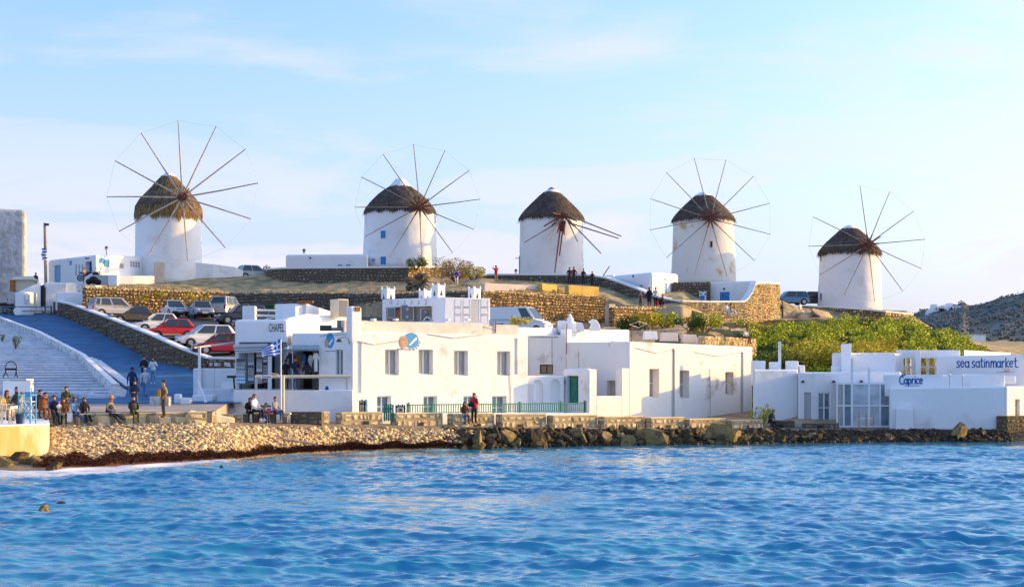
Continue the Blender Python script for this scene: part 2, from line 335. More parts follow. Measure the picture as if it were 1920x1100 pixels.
# right of the pebble beach the shore drops as rock straight below the quay edge
LINES = [(wv-45, col([-6]*21)), (wv-6, col([-1.2]*21)), (wv-1.5, col([-.25]*21)), (wv, col([.02]*21)), (wv*.45+cv*.55, cz*.62), (cv, cz), (cv+.6, cz+.02)]
LINES += [(col([p[0] for p in L]), col([p[1] for p in L])) for L in (L5, L6, L7, L8, L9, L10, L11, L12, L13, L14, L15)]
LD = np.array([a for a, b in LINES]); LZ = np.array([b for a, b in LINES])
def prof(u):
    u = min(max(u, UK[0]), UK[-1]); return [np.interp(u, UK, LD[k]) for k in range(len(LD))], [np.interp(u, UK, LZ[k]) for k in range(len(LD))]
def gz(u, d):
    ds, zs = prof(u); return float(np.interp(d, ds, zs))
def gzxy(x, y): return gz(CXP+FOC*x/y, y)
us = np.unique(np.concatenate([np.linspace(-900, 0, 60), np.linspace(0, 1920, 420), np.linspace(1920, 3200, 70)]))
SUBS = [3, 4, 5, 16, 10, 2, 10, 12, 12, 20, 16, 2, 16, 6, 8, 6, 3]
rows_d, rows_z, edge = [], [], []
for k in range(len(LD)-1):
    d0 = np.interp(us, UK, LD[k]); d1 = np.interp(us, UK, LD[k+1]); z0 = np.interp(us, UK, LZ[k]); z1 = np.interp(us, UK, LZ[k+1])
    for j in range(SUBS[k]):
        t = j/SUBS[k]; rows_d.append(d0*(1-t)+d1*t); rows_z.append(z0*(1-t)+z1*t); edge.append(k)
rows_d.append(np.interp(us, UK, LD[-1])); rows_z.append(np.interp(us, UK, LZ[-1])); edge.append(len(LD)-1)
D_ = np.array(rows_d); Z_ = np.array(rows_z); X_ = (us[None, :]-CXP)*D_/FOC
NR, NC = D_.shape
for i in range(NR):
    k = edge[i]; amp = {0: .2, 3: .05, 4: .05, 12: .28, 13: .12, 10: .15, 15: .6, 16: 1.}.get(k, .04)
    for j in range(NC):
        u = us[j]; a = amp
        if k in (9, 10) and u > 1340: a = .45
        if 5 <= k <= 8 and u < 1180: a = 0.0
        if k in (9, 10) and u < 1130: a = 0
        if a: Z_[i, j] += a*(mnoise.noise(Vector((X_[i, j]*.28, D_[i, j]*.28, 3)))+.5*mnoise.noise(Vector((X_[i, j]*.9, D_[i, j]*.9, 7))))
vt = np.stack([X_, D_, Z_], -1).reshape(-1, 3)
ii, jj = np.meshgrid(np.arange(NR-1), np.arange(NC-1), indexing='ij'); a = (ii*NC+jj).ravel()
ft = np.stack([a, a+1, a+NC+1, a+NC], 1)
kk = np.array(edge)[ii.ravel()]; uu = us[jj.ravel()]
fm = np.zeros(len(a), int); fm[kk <= 4] = 1; fm[(kk >= 5) & (kk <= 6)] = 2; fm[(kk >= 12)] = 3; vn = np.array([mnoise.noise(Vector((vt[q, 0]*.22, vt[q, 1]*.22, 2.0))) for q in a]); fm[(kk >= 8) & (kk <= 11) & (uu > 1345+150*vn-(D_.ravel()[a] < 118)*25)] = 4; fm[(kk >= 10) & (kk <= 11) & (uu > 1400) & (D_.ravel()[a] > 139+3*vn)] = 0
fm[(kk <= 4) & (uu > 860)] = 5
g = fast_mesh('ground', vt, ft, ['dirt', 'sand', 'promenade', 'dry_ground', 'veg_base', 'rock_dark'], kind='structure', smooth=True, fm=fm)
# ------------------------------------------------------------------ sea
def water_mat():
    m = bpy.data.materials.new('sea_water'); m.use_nodes = True; MATS['sea_water'] = m
    nt = m.node_tree; n, l = nt.nodes, nt.links; b = n['Principled BSDF']
    b.inputs['Roughness'].default_value = .07; b.inputs['IOR'].default_value = 1.45; b.inputs['Specular IOR Level'].default_value = .5
    geo = n.new('ShaderNodeNewGeometry')
    nz = n.new('ShaderNodeTexNoise'); nz.inputs['Scale'].default_value = .09; nz.inputs['Detail'].default_value = 3; l.new(geo.outputs['Position'], nz.inputs[0])
    mx = n.new('ShaderNodeMix'); mx.data_type = 'RGBA'; mx.inputs['A'].default_value = (.012, .20, .35, 1); mx.inputs['B'].default_value = (.018, .25, .37, 1)
    mr = n.new('ShaderNodeMapRange'); mr.inputs[1].default_value = .38; mr.inputs[2].default_value = .62; l.new(nz.outputs[0], mr.inputs[0]); l.new(mr.outputs[0], mx.inputs['Factor'])
    # foam near the shingle: density attribute cut by noise
    at = n.new('ShaderNodeAttribute'); at.attribute_name = 'foam'
    mp = n.new('ShaderNodeMapping'); mp.inputs['Scale'].default_value = (.8, 1.5, 1); l.new(geo.outputs['Position'], mp.inputs[0])
    fz = n.new('ShaderNodeTexNoise'); fz.inputs['Scale'].default_value = 2.4; fz.inputs['Detail'].default_value = 9; fz.inputs['Roughness'].default_value = .68; fz.inputs['Distortion'].default_value = .6; l.new(mp.outputs[0], fz.inputs[0])
    ad = n.new('ShaderNodeMath'); ad.operation = 'ADD'; l.new(fz.outputs[0], ad.inputs[0]); l.new(at.outputs['Fac'], ad.inputs[1])
    fr = n.new('ShaderNodeMapRange'); fr.inputs[1].default_value = .92; fr.inputs[2].default_value = 1.14; fr.interpolation_type = 'SMOOTHSTEP'; l.new(ad.outputs[0], fr.inputs[0])
    mf = n.new('ShaderNodeMix'); mf.data_type = 'RGBA'; l.new(fr.outputs[0], mf.inputs['Factor']); l.new(mx.outputs['Result'], mf.inputs['A']); mf.inputs['B'].default_value = (.68, .68, .68, 1)
    # sandy shallows
    sh = n.new('ShaderNodeAttribute'); sh.attribute_name = 'shallow'
    ms = n.new('ShaderNodeMix'); ms.data_type = 'RGBA'; l.new(sh.outputs['Fac'], ms.inputs['Factor']); l.new(mx.outputs['Result'], ms.inputs['A']); ms.inputs['B'].default_value = (.13, .15, .14, 1)
    l.new(ms.outputs['Result'], mf.inputs['A'])
    l.new(mf.outputs['Result'], b.inputs['Base Color'])
    rr = n.new('ShaderNodeMapRange'); rr.inputs[3].default_value = .07; rr.inputs[4].default_value = .7; l.new(fr.outputs[0], rr.inputs[0]); l.new(rr.outputs[0], b.inputs['Roughness'])
    n1 = n.new('ShaderNodeTexNoise'); n1.inputs['Scale'].default_value = 7.5; n1.inputs['Detail'].default_value = 5; n1.inputs['Roughness'].default_value = .6
    mp2 = n.new('ShaderNodeMapping'); mp2.inputs['Scale'].default_value = (.55, 1.25, 1); mp2.inputs['Rotation'].default_value = (0, 0, .25); l.new(geo.outputs['Position'], mp2.inputs[0]); l.new(mp2.outputs[0], n1.inputs[0])
    bp = n.new('ShaderNodeBump'); bp.inputs['Strength'].default_value = 1; bp.inputs['Distance'].default_value = .007; l.new(n1.outputs[0], bp.inputs['Height']); l.new(bp.outputs[0], b.inputs['Normal'])
water_mat()
NX = 840; ys = [20.0]
while ys[-1] < 96: ys.append(ys[-1]+.012+.0017*ys[-1])
ys = np.array(ys); fr_ = np.linspace(-1, 1, NX); hw_ = lambda y: .37*y+7.0
GX, GY = np.meshgrid(fr_, ys); GX = GX*hw_(GY); HX = GX.copy(); HY = GY.copy(); HZ = np.zeros_like(GX)
rw = np.random.RandomState(11)
gust = .78+.30*np.sin(GX*.13+GY*.09+1)*np.sin(GY*.17-GX*.05+.4)+.22*np.sin(GX*.31-GY*.23)*np.sin(GX*.11+GY*.4)
uw = CXP+FOC*GX/GY; sdist = np.interp(uw, UK, WATER)-GY
calm = np.clip(sdist/9, .18, 1)
for i in range(52):
    lam = .20*(1.049**i)*rw.uniform(.85, 1.15)             # ripples of 0.2 m up to chop of 2.4 m
    if i > 45: lam *= 1.9
    th = rw.normal(-1.75, .42+.25*(i % 3 == 0)); k = 2*math.pi/lam; sl_ = .060 if lam < 2.4 else .035; A = sl_/k*rw.uniform(.6, 1.25)
    ph = rw.uniform(0, 6.28); w1, w2 = rw.uniform(.2, .7)/max(lam, .5), rw.uniform(.2, .7)/max(lam, .5)
    env = .5+.5*np.sin(GX*w1*1.1+GY*w2*.6+ph*2)*np.sin(GY*w1*1.3-GX*w2*.5+ph)     # groups of crests, not endless rows
    q = k*(GX*math.cos(th)+GY*math.sin(th))+ph+.8*np.sin(GX*w2*.9+GY*w1*.8+ph)
    am = A*gust*calm*(.35+1.3*env)
    HZ += am*(np.sin(q)+.18*np.sin(2*q+1.57)); c_ = am*.75*np.cos(q); HX += c_*math.cos(th); HY += c_*math.sin(th)
# small surf rolls along the shingle
surf = np.exp(-((sdist-1.6-.5*np.sin(uw*.03)-.4*np.sin(uw*.011+1))/.55)**2)*.07*(uw < 860)*(1+.6*np.sin(uw*.045+2)) + np.exp(-((sdist-4.2-.7*np.sin(uw*.017+2))/.8)**2)*.06*(uw < 520)
HZ += surf
vw = np.stack([HX, HY, HZ], -1).reshape(-1, 3); ny = len(ys)
ii, jj = np.meshgrid(np.arange(ny-1), np.arange(NX-1), indexing='ij'); a = (ii*NX+jj).ravel()
sea = fast_mesh('sea', vw, np.stack([a, a+1, a+NX+1, a+NX], 1), 'sea_water', kind='structure', smooth=True)
edgef = np.exp(-np.maximum(sdist, 0)/1.0)*.62; leftf = np.clip((640-uw)/420, 0, 1)*np.exp(-np.maximum(sdist-1.5, 0)/6.0)*.74
foam = np.where(uw < 900, np.maximum(edgef*np.clip((900-uw)/250, .45, 1), leftf)+surf*1.6, edgef*.75)
foam = np.clip(foam*1.12, 0, .74)
fa = sea.data.attributes.new('foam', 'FLOAT', 'POINT'); fa.data.foreach_set('value', foam.ravel().astype(np.float32))
sa = sea.data.attributes.new('shallow', 'FLOAT', 'POINT'); sa.data.foreach_set('value', (np.exp(-np.maximum(sdist, 0)/2.6)*.6*np.clip((900-uw)/300, 0, 1)).ravel().astype(np.float32))
mb = MB(); ya, yb = ys[0], ys[-1]; ha, hb = hw_(ya), hw_(yb)
mb.add([(-5000, -3000, 0), (5000, -3000, 0), (5000, ya, 0), (-5000, ya, 0), (-5000, yb, 0), (5000, yb, 0), (5000, 8000, 0), (-5000, 8000, 0), (-ha, ya, 0), (-hb, yb, 0), (ha, ya, 0), (hb, yb, 0)], [(0, 1, 2, 10, 8, 3), (4, 9, 11, 5, 6, 7), (3, 8, 9, 4), (10, 2, 5, 11)])
om = MATS['sea_water'].copy(); om.name = 'open_sea_water'; MATS['open_sea_water'] = om
for n_ in om.node_tree.nodes:
    if n_.type == 'BUMP': n_.inputs['Distance'].default_value = .35
    if n_.type == 'TEX_NOISE' and abs(n_.inputs['Scale'].default_value-7.5) < .1: n_.inputs['Scale'].default_value = 1.5
o = link('open_sea', mb, 'open_sea_water'); o['kind'] = 'structure'
# ------------------------------------------------------------------ far headland
RU = [900, 1300, 1600, 1690, 1715, 1760, 1795, 1806, 1815, 1850, 1880, 1920, 2050, 2300, 2800, 3400]
RV = [712, 655, 606, 597, 594, 582, 572, 566, 574, 566, 555, 545, 515, 500, 560, 640]
hu = np.linspace(900, 3400, 420); hd = np.concatenate([np.linspace(330, 900, 70), np.linspace(920, 1500, 14)])
vh = np.zeros((len(hd), len(hu), 3))
for j, u in enumerate(hu):
    zr = ZV(np.interp(u, RU, RV), 900)
    for i, d in enumerate(hd):
        t = (d-330)/570; x = (u-CXP)*d/FOC
        if d <= 900: z = 2+(zr-2)*(t**.85)
        else: z = zr-(d-900)*.11
        k = min(1, t*1.3)*(1 if d < 880 else .35)
        z += k*(6*mnoise.noise(Vector((x*.012, d*.012, 1)))+2.6*mnoise.noise(Vector((x*.04, d*.04, 5)))+1.3*mnoise.noise(Vector((x*.12, d*.12, 9))))
        vh[i, j] = (x, d, z)
n_ = len(hu); ii, jj = np.meshgrid(np.arange(len(hd)-1), np.arange(n_-1), indexing='ij'); a = (ii*n_+jj).ravel()
hill = fast_mesh('hill', vh.reshape(-1, 3), np.stack([a, a+1, a+n_+1, a+n_], 1), 'hill_far', kind='structure', smooth=True)
def hz(u, d): 
    i = int(np.clip(np.searchsorted(hd, d), 1, len(hd)-1)); j = int(np.clip(np.searchsorted(hu, u), 1, len(hu)-1)); return vh[i, j, 2]
hp = [lump(500+i, 1, .3, .6) for i in range(5)]; rr_ = np.random.RandomState(4); pts = []; sz = []
for _ in range(3500):
    u = rr_.uniform(1650, 2100); d = rr_.uniform(380, 900); pts.append(((u-CXP)*d/FOC, d, hz(u, d))); sz.append(rr_.uniform(.3, .9))
v, f = scatter(hp, pts, sz, .4, rr_); fast_mesh('scrub_and_rocks', v, f, 'hill_far', kind='stuff')
# ------------------------------------------------------------------ road ramp, car park, plaza, as sheets over the ground
RZ = [(60, 1.9), (70, 2.0), (77, 2.25), (84, 2.6), (93, 3.3), (106, 5.0), (120, 7.1), (133, 9.0), (140, 10.0), (150, 10.8)]
def rz_(d): return float(np.interp(d, [a for a, b in RZ], [b for a, b in RZ]))
def strip(name, left, right, zf, m, n=40, dz=0, across=6, kind='structure'):
    """surface between two plan polylines parametrised alike"""
    vs = []; fs = []
    def at(pl, t):
        k = t*(len(pl)-1); i = min(int(k), len(pl)-2); q = k-i; return (pl[i][0]*(1-q)+pl[i+1][0]*q, pl[i][1]*(1-q)+pl[i+1][1]*q)
    for i in range(n+1):
        a, b = at(left, i/n), at(right, i/n)
        for j in range(across+1):
            s = j/across; x, y = a[0]*(1-s)+b[0]*s, a[1]*(1-s)+b[1]*s; vs.append((x, y, zf(x, y)+dz))
    w = across+1
    for i in range(n):
        for j in range(across): fs.append((i*w+j, i*w+j+1, (i+1)*w+j+1, (i+1)*w+j))
    mb = MB(); mb.add(vs, fs); o = link(name, mb, m, smooth=True)
    if kind: o['kind'] = kind
    return o
rampL = [XY(232, 82), XY(235, 88), XY(170, 106), XY(85, 120), XY(0, 133), XY(-60, 142)]
rampR = [XY(440, 82), XY(380, 99), XY(280, 106), XY(200, 120), XY(128, 133), XY(96, 142)]
strip('road', rampL, rampR, lambda x, y: rz_(y)+.05, 'asphalt_blue', 60, .0)
strip('plaza', [XY(-300, 70.0), XY(-300, 84.2)], [XY(398, 71.4), XY(445, 84.2)], lambda x, y: rz_(y)*1.0+.02 if y > 70.1 else 2.0+.02, 'plaza_paving', 20, 0, 30)
strip('upper_plaza', [XY(-300, 84.2), XY(-300, 92)], [XY(232, 84.2), XY(240, 88)], lambda x, y: rz_(84)+.0, 'asphalt_blue', 6, 0, 8)
strip('lane_foot', [XY(60, 78.4), XY(60, 84.2)], [XY(450, 78.4), XY(470, 84.2)], lambda x, y: rz_(y)+.045, 'asphalt_blue', 6, 0, 10)
strip('lane_top', [XY(-300, 138), XY(-300, 150)], [XY(110, 138), XY(165, 150)], lambda x, y: rz_(y)+.09, 'promenade', 6, 0, 8)
mb = MB(); mb.prism([XY(-300, 69.9), XY(398, 71.3), XY(445, 84.2), XY(440, 84.2), XY(392, 71.9), XY(-300, 70.6)], 1.0, [2.0, 2.02, 2.6, 2.6, 2.02, 2.0]); o = link('plaza_edge', mb, 'plaza_paving'); o['kind'] = 'structure'
def cpz(x, y):
    d = y; return 5.3+.15*(min(d, 126)-102)+.05*max(0, d-126)+.04
cpL = [XY(366, 100.6), XY(286, 106.3), XY(206, 120.3), XY(150, 130.5)]
cpR = [XY(1180, 103), XY(1180, 112), XY(1135, 128.5), XY(430, 139.8)]
strip('car_park', [XY(372, 100.8), XY(286, 106.3), XY(206, 120.3), XY(150, 130.8), XY(165, 131.6)], [XY(1000, 101), XY(1100, 108), XY(1135, 120), XY(905, 119.8), XY(430, 139.6)], cpz, 'carpark_ground', 60, 0, 30)
# ------------------------------------------------------------------ rough stone walls: every stone a shape, laid in broken courses
def stone_faces(L, Hf, sw, sh, rs, depth=.09, gap=.018, keep=lambda s, z: True):
    """list of stones (8 corners in (s, z, out)) tiling a face L long; Hf(s) = (z0, z1)"""
    out = []; nrow = 40
    zs = [0.0]; zmax = max(Hf(L*i/20)[1] for i in range(21)); zmin = min(Hf(L*i/20)[0] for i in range(21))
    z = zmin; rows = []
    while z < zmax: h = sh*rs.uniform(.7, 1.35); rows.append((z, z+h)); z += h
    for (za, zb) in rows:
        s = -rs.uniform(0, sw)
        while s < L:
            w = sw*rs.uniform(.55, 1.6); a, b = max(s, 0), min(s+w, L); s += w
            if b-a < .06: continue
            m_ = (a+b)/2; lo, hi = Hf(m_); a0, b0 = max(za, lo), min(zb, hi)
            if b0-a0 < .05 or not keep(m_, (a0+b0)/2): continue
            if rs.random() < .25 and b-a > sw*.9 and b0-a0 > sh*.8:      # split into two small stones
                c_ = (a0+b0)/2; parts_ = [(a, b, a0, c_), (a, b, c_, b0)] if rs.random() < .5 else [(a, (a+b)/2, a0, b0), ((a+b)/2, b, a0, b0)]
            else: parts_ = [(a, b, a0, b0)]
            for (p, q, r_, t_) in parts_:
                j = lambda e: rs.uniform(-e, e); jx = min(.34*(q-p), .12); jz = min(.36*(t_-r_), .10); g_ = gap
                c4 = [(p+g_+abs(j(jx)), r_+g_+abs(j(jz))), (q-g_-abs(j(jx)), r_+g_+abs(j(jz))), (q-g_-abs(j(jx)), t_-g_-abs(j(jz))), (p+g_+abs(j(jx)), t_-g_-abs(j(jz)))]
                dd = depth*rs.uniform(.35, 1.25); cx = sum(x for x, _ in c4)/4; cz_ = sum(z_ for _, z_ in c4)/4
                f4 = [(cx+(x-cx)*.72, cz_+(z_-cz_)*.72) for x, z_ in c4]
                out.append((c4, f4, dd, [rs.uniform(.75, 1.1) for _ in range(4)]))
    return out
def stone_geo(mb, st, p0, dirv, nrm, mi=0, warp=True):
    def wv_(x, z):
        q = p0+dirv*x; k = min(1, max(0, z-z_lo)*2)
        return x+.10*mnoise.noise(Vector((q.x*1.4, q.y*1.4, z*1.6))), z+.13*mnoise.noise(Vector((q.x*1.1+7, q.y*1.1, z*1.3)))
    z_lo = 0
    for (c4, f4, dd, jj_) in st:
        if warp: c4 = [wv_(*c) for c in c4]; f4 = [wv_(*c) for c in f4]
        vs = [p0+dirv*x+Vector((0, 0, z))-nrm*.02 for x, z in c4]+[p0+dirv*x+Vector((0, 0, z))+nrm*dd*k for (x, z), k in zip(f4, jj_)]
        mb.add(vs, [(4, 5, 6, 7), (0, 1, 5, 4), (1, 2, 6, 5), (2, 3, 7, 6), (3, 0, 4, 7)], mi)
def stone_wall(name, label, pts, thick, sw, sh, m_st, m_core, cap=None, cat='stone wall', seed=1, parts=False, group=None, back=True, depth=.09, hole=None, ends=True):
    """pts: list of (x, y, z0, z1) along the face seen from the sea side, left to right"""
    rs = random.Random(seed); c0 = pts[0]; t = thing(name, label, cat, (c0[0], c0[1], c0[2]), group=group)
    core = MB(); stm = MB(); capm = MB(); n_parts = 0; pl = []
    for i in range(len(pts)-1):
        a, b = pts[i], pts[i+1]; p0 = Vector((a[0], a[1], 0)); p1 = Vector((b[0], b[1], 0)); L = (p1-p0).length; dv = (p1-p0)/L; nr = Vector((dv.y, -dv.x, 0))
        if nr.y > 0 and abs(nr.y) > .2: pass
        q0, q1 = p0-nr*thick, p1-nr*thick
        vs = [(p0.x, p0.y, a[2]-.6), (p1.x, p1.y, b[2]-.6), (q1.x, q1.y, b[2]-.6), (q0.x, q0.y, a[2]-.6), (p0.x, p0.y, a[3]), (p1.x, p1.y, b[3]), (q1.x, q1.y, b[3]), (q0.x, q0.y, a[3])]
        core.add(vs, [(3, 2, 1, 0), (4, 5, 6, 7), (0, 1, 5, 4), (1, 2, 6, 5), (2, 3, 7, 6), (3, 0, 4, 7)])
        Hf = lambda s: (a[2]-.1+(b[2]-a[2])*s/L, a[3]+(b[3]-a[3])*s/L+(0 if cap else rs.uniform(-.03, .07)))
        fs = stone_faces(L, Hf, sw, sh, rs, depth, keep=hole or (lambda s, z: True))
        if parts:
            for st in fs: pl.append((st, p0, dv, nr))
        else: stone_geo(stm, fs, p0, dv, nr)
        if ends and i == 0:
            fs = stone_faces(thick, lambda s: (a[2]-.1, a[3]), sw, sh, rs, depth*.8); stone_geo(stm, fs, q0, nr, -dv)
        if ends and i == len(pts)-2:
            fs = stone_faces(thick, lambda s: (b[2]-.1, b[3]), sw, sh, rs, depth*.8); stone_geo(stm, fs, p1, -nr, dv)
        if not cap:   # loose top course
            s = 0
            while s < L:
                w = sw*rs.uniform(.6, 1.3); zt = a[3]+(b[3]-a[3])*s/L; cc = p0+dv*(s+w/2)-nr*thick*rs.uniform(.3, .6)+Vector((0, 0, zt+.02))
                stm.box(cc, (w*.85, thick*rs.uniform(.5, .9), sh*rs.uniform(.3, .7)), math.atan2(dv.y, dv.x)+rs.uniform(-.15, .15), 0, top=(w*.65, thick*.5)); s += w
        else:
            e = .06; ch = cap
            va = [p0+nr*e, p1+nr*e, q1-nr*e, q0-nr*e]; zz = [a[3], b[3], b[3], a[3]]
            capm.add([(v.x, v.y, z-.004) for v, z in zip(va, zz)]+[(v.x, v.y, z+ch) for v, z in zip(va, zz)], [(3, 2, 1, 0), (4, 5, 6, 7), (0, 1, 5, 4), (1, 2, 6, 5), (2, 3, 7, 6), (3, 0, 4, 7)])
    link('wall_core', core, m_core, t)
    if parts:
        pl.sort(key=lambda q: -(q[0][0][1][0]-q[0][0][0][0])*(q[0][0][2][1]-q[0][0][1][1]))
        for st, p0, dv, nr in pl[:parts]:
            mb = MB(); stone_geo(mb, [st], p0, dv, nr); link('stone', mb, m_st, t)
        for st, p0, dv, nr in pl[parts:]: stone_geo(stm, [st], p0, dv, nr)
    if stm.v:
        o = link('small_stones', stm, m_st, t); o['kind'] = 'stuff'
    if cap: link('coping', capm, 'whitewash', t, bevel=.03, smooth=False)
    return t
mat('wall_stone_part', (.33, .235, .125), .92, (.22, .155, .085), 3, .4, .6, bump=.5, bscale=6, bdist=.04, objrand=.4); mat('glass_pale', (.36, .42, .46), .1, (.5, .56, .6), 1.2, .4, .6, spec=.6)
mat('ramp_stone', (.235, .185, .13), .92, (.15, .12, .09), 3, .4, .6, bump=.5, bscale=6, bdist=.04, objrand=.3)
def wp(u, v0, v1, d): x, y = XY(u, d); return (x, y, ZV(v1, d), ZV(v0, d))       # (u, top row, bottom row, distance)
# wall beside the ramp, white coping
stone_wall('ramp_wall', 'long sloping rubble wall with white coping between the blue road and the parked cars', [(*XY(100, 138), 9.6, 10.9), (*XY(130, 133), 8.9, 10.35), (*XY(200, 120), 7.0, 8.6), (*XY(280, 106), 4.9, 6.8), (*XY(340, 102), 3.6, 5.68), (*XY(388, 99.5), 2.8, 5.02)], .45, .5, .36, 'ramp_stone', 'mortar_mid', cap=.14, seed=3, parts=300, depth=.1)
stone_wall('retaining_wall', 'sunlit golden rubble wall behind the left end of the car park', [(*XY(160, 131), 9.0, 11.75), (*XY(430, 139.5), 9.2, 11.75)], .6, .36, .26, 'wall_stone', 'mortar_mid', seed=5, depth=.16)
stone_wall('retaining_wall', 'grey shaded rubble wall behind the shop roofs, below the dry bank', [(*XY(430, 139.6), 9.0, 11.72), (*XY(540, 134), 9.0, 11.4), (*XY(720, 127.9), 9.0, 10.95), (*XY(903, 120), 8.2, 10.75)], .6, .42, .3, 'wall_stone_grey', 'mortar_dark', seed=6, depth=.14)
stone_wall('retaining_wall', 'tall bright golden rubble wall behind the white van', [(*XY(903, 120.1), 8.0, 10.75), (*XY(1020, 124.4), 8.0, 10.75), (*XY(1136, 129), 8.0, 10.8)], .6, .3, .22, 'wall_stone', 'mortar_mid', seed=7, depth=.17)
stone_wall('retaining_wall', 'lower golden rubble wall right of the tall wall, people standing above it', [(*XY(1150, 125.5), 7.4, 9.7), (*XY(1282, 132.2), 8.0, 10.0)], .5, .34, .24, 'wall_stone', 'mortar_mid', seed=8, depth=.15)
mb = MB(); mb.box((*XY(1144, 126.5), 8.8), (.7, .5, 2.5), R(40)); link('wall_pier', mb, 'tan_plaster', origin=(0, 0, 0)); props(bpy.data.objects['wall_pier'], 'smooth tan rendered pier joining the tall and the lower golden walls', 'pier')
# courtyard wall of the fourth mill
pts = [(*XY(1279, 132), 8.2, ZV(566, 132)), (*XY(1330, 133.5), 8.2, ZV(567, 133.5)), (*XY(1395, 136), 8.4, ZV(567, 136)), (*XY(1402, 136.4), 8.4, ZV(562, 136.4)), (*XY(1410, 137), 8.5, ZV(550, 137)), (*XY(1416, 137.4), 8.5, ZV(535, 137.4)), (*XY(1421, 138), 8.6, ZV(532, 138)), (*XY(1440, 139.3), 8.6, ZV(532, 139.3)), (*XY(1462, 141.2), 8.8, ZV(534, 141.2))]
stone_wall('courtyard_wall', 'golden rubble wall with white top sweeping up to a high end below the fourth mill', pts, .55, .34, .24, 'wall_stone', 'mortar', cap=.16, seed=9, depth=.13)
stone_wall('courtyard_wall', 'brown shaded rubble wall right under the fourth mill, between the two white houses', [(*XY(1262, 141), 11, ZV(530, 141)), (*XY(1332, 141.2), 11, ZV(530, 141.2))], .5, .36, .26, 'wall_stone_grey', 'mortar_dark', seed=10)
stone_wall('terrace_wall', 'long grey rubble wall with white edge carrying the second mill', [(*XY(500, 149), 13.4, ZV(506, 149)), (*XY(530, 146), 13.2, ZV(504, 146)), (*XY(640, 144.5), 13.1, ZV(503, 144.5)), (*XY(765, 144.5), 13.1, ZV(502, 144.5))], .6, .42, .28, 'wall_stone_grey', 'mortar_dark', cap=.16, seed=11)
stone_wall('terrace_wall', 'short sunlit rubble wall continuing the second mill terrace behind the shrubs', [(*XY(765, 144.6), 13.1, ZV(502, 144.6)), (*XY(832, 149.5), 13.3, ZV(502, 149.5))], .6, .42, .28, 'wall_stone', 'mortar_mid', cap=.16, seed=12)
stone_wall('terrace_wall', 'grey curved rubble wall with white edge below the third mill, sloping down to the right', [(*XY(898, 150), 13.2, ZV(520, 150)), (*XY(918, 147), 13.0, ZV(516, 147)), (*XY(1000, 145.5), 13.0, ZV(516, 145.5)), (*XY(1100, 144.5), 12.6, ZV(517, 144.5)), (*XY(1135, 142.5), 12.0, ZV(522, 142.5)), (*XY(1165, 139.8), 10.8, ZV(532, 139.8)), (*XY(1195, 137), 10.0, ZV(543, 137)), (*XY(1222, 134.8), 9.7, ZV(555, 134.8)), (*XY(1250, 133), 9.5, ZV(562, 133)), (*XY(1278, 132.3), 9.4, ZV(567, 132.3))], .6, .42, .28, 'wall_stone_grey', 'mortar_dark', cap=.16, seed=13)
stone_wall('terrace_wall', 'rubble wall with white edge round the fifth mill, its sunlit end above the green bank', [(*XY(1500, 158), 9.6, ZV(574, 158)), (*XY(1560, 155), 9.4, ZV(577, 155)), (*XY(1620, 151.5), 9.2, ZV(581, 151.5)), (*XY(1660, 150.5), 8.6, ZV(585, 150.5)), (*XY(1690, 152.5), 8.2, ZV(588, 152.5)), (*XY(1712, 155.5), 8.0, ZV(590, 155.5))], .6, .42, .28, 'wall_stone', 'mortar_mid', cap=.14, seed=14)
mb = MB()
for a, b, c, d_ in ((1006, 1046, 533, 554), (1055, 1127, 536, 556)): 
    p, q = XY(a, 130), XY(b, 131.5); w_ = math.hypot(q[0]-p[0], q[1]-p[1]); mb.box(((p[0]+q[0])/2, (p[1]+q[1])/2, (ZV(c, 130.7)+10.3)/2), (w_, .5, ZV(c, 130.7)-10.3), math.atan2(q[1]-p[1], q[0]-p[0])+R(18))
p = XY(1050, 131.3); mb.box((p[0], p[1], 11.0), (.5, .35, 1.3), R(25))
o = link('ochre_wall', mb, 'yellow_plaster', bevel=.05, origin=(*XY(1060, 131), 10.3)); props(o, 'low ochre rendered wall in two lengths on top of the tall golden wall', 'wall')
mb = MB(); p, q = XY(905, 127), XY(1006, 130.2); mb.box(((p[0]+q[0])/2, (p[1]+q[1])/2, 11.3), (math.hypot(q[0]-p[0], q[1]-p[1]), .5, 1.1), math.atan2(q[1]-p[1], q[0]-p[0]))
o = link('rendered_wall', mb, 'pink_plaster', bevel=.05, origin=(p[0], p[1], 11.2)); props(o, 'low greyish pink rendered wall left of the ochre wall', 'wall')

mat('white_rubble', (.62, .60, .57), .92, (.34, .30, .27), 2.6, .46, .62, detail=8, bump=.6, bscale=6, bdist=.04, island=.14)
stone_wall('garden_wall', 'short rubble wall daubed with whitewash between the road wall and the CHAPEL shop', [(*XY(390, 99.3), 3.0, 5.0), (*XY(452, 98.6), 3.0, 4.95)], .45, .5, .36, 'white_rubble', 'mortar_mid', cap=.16, seed=33, depth=.08)
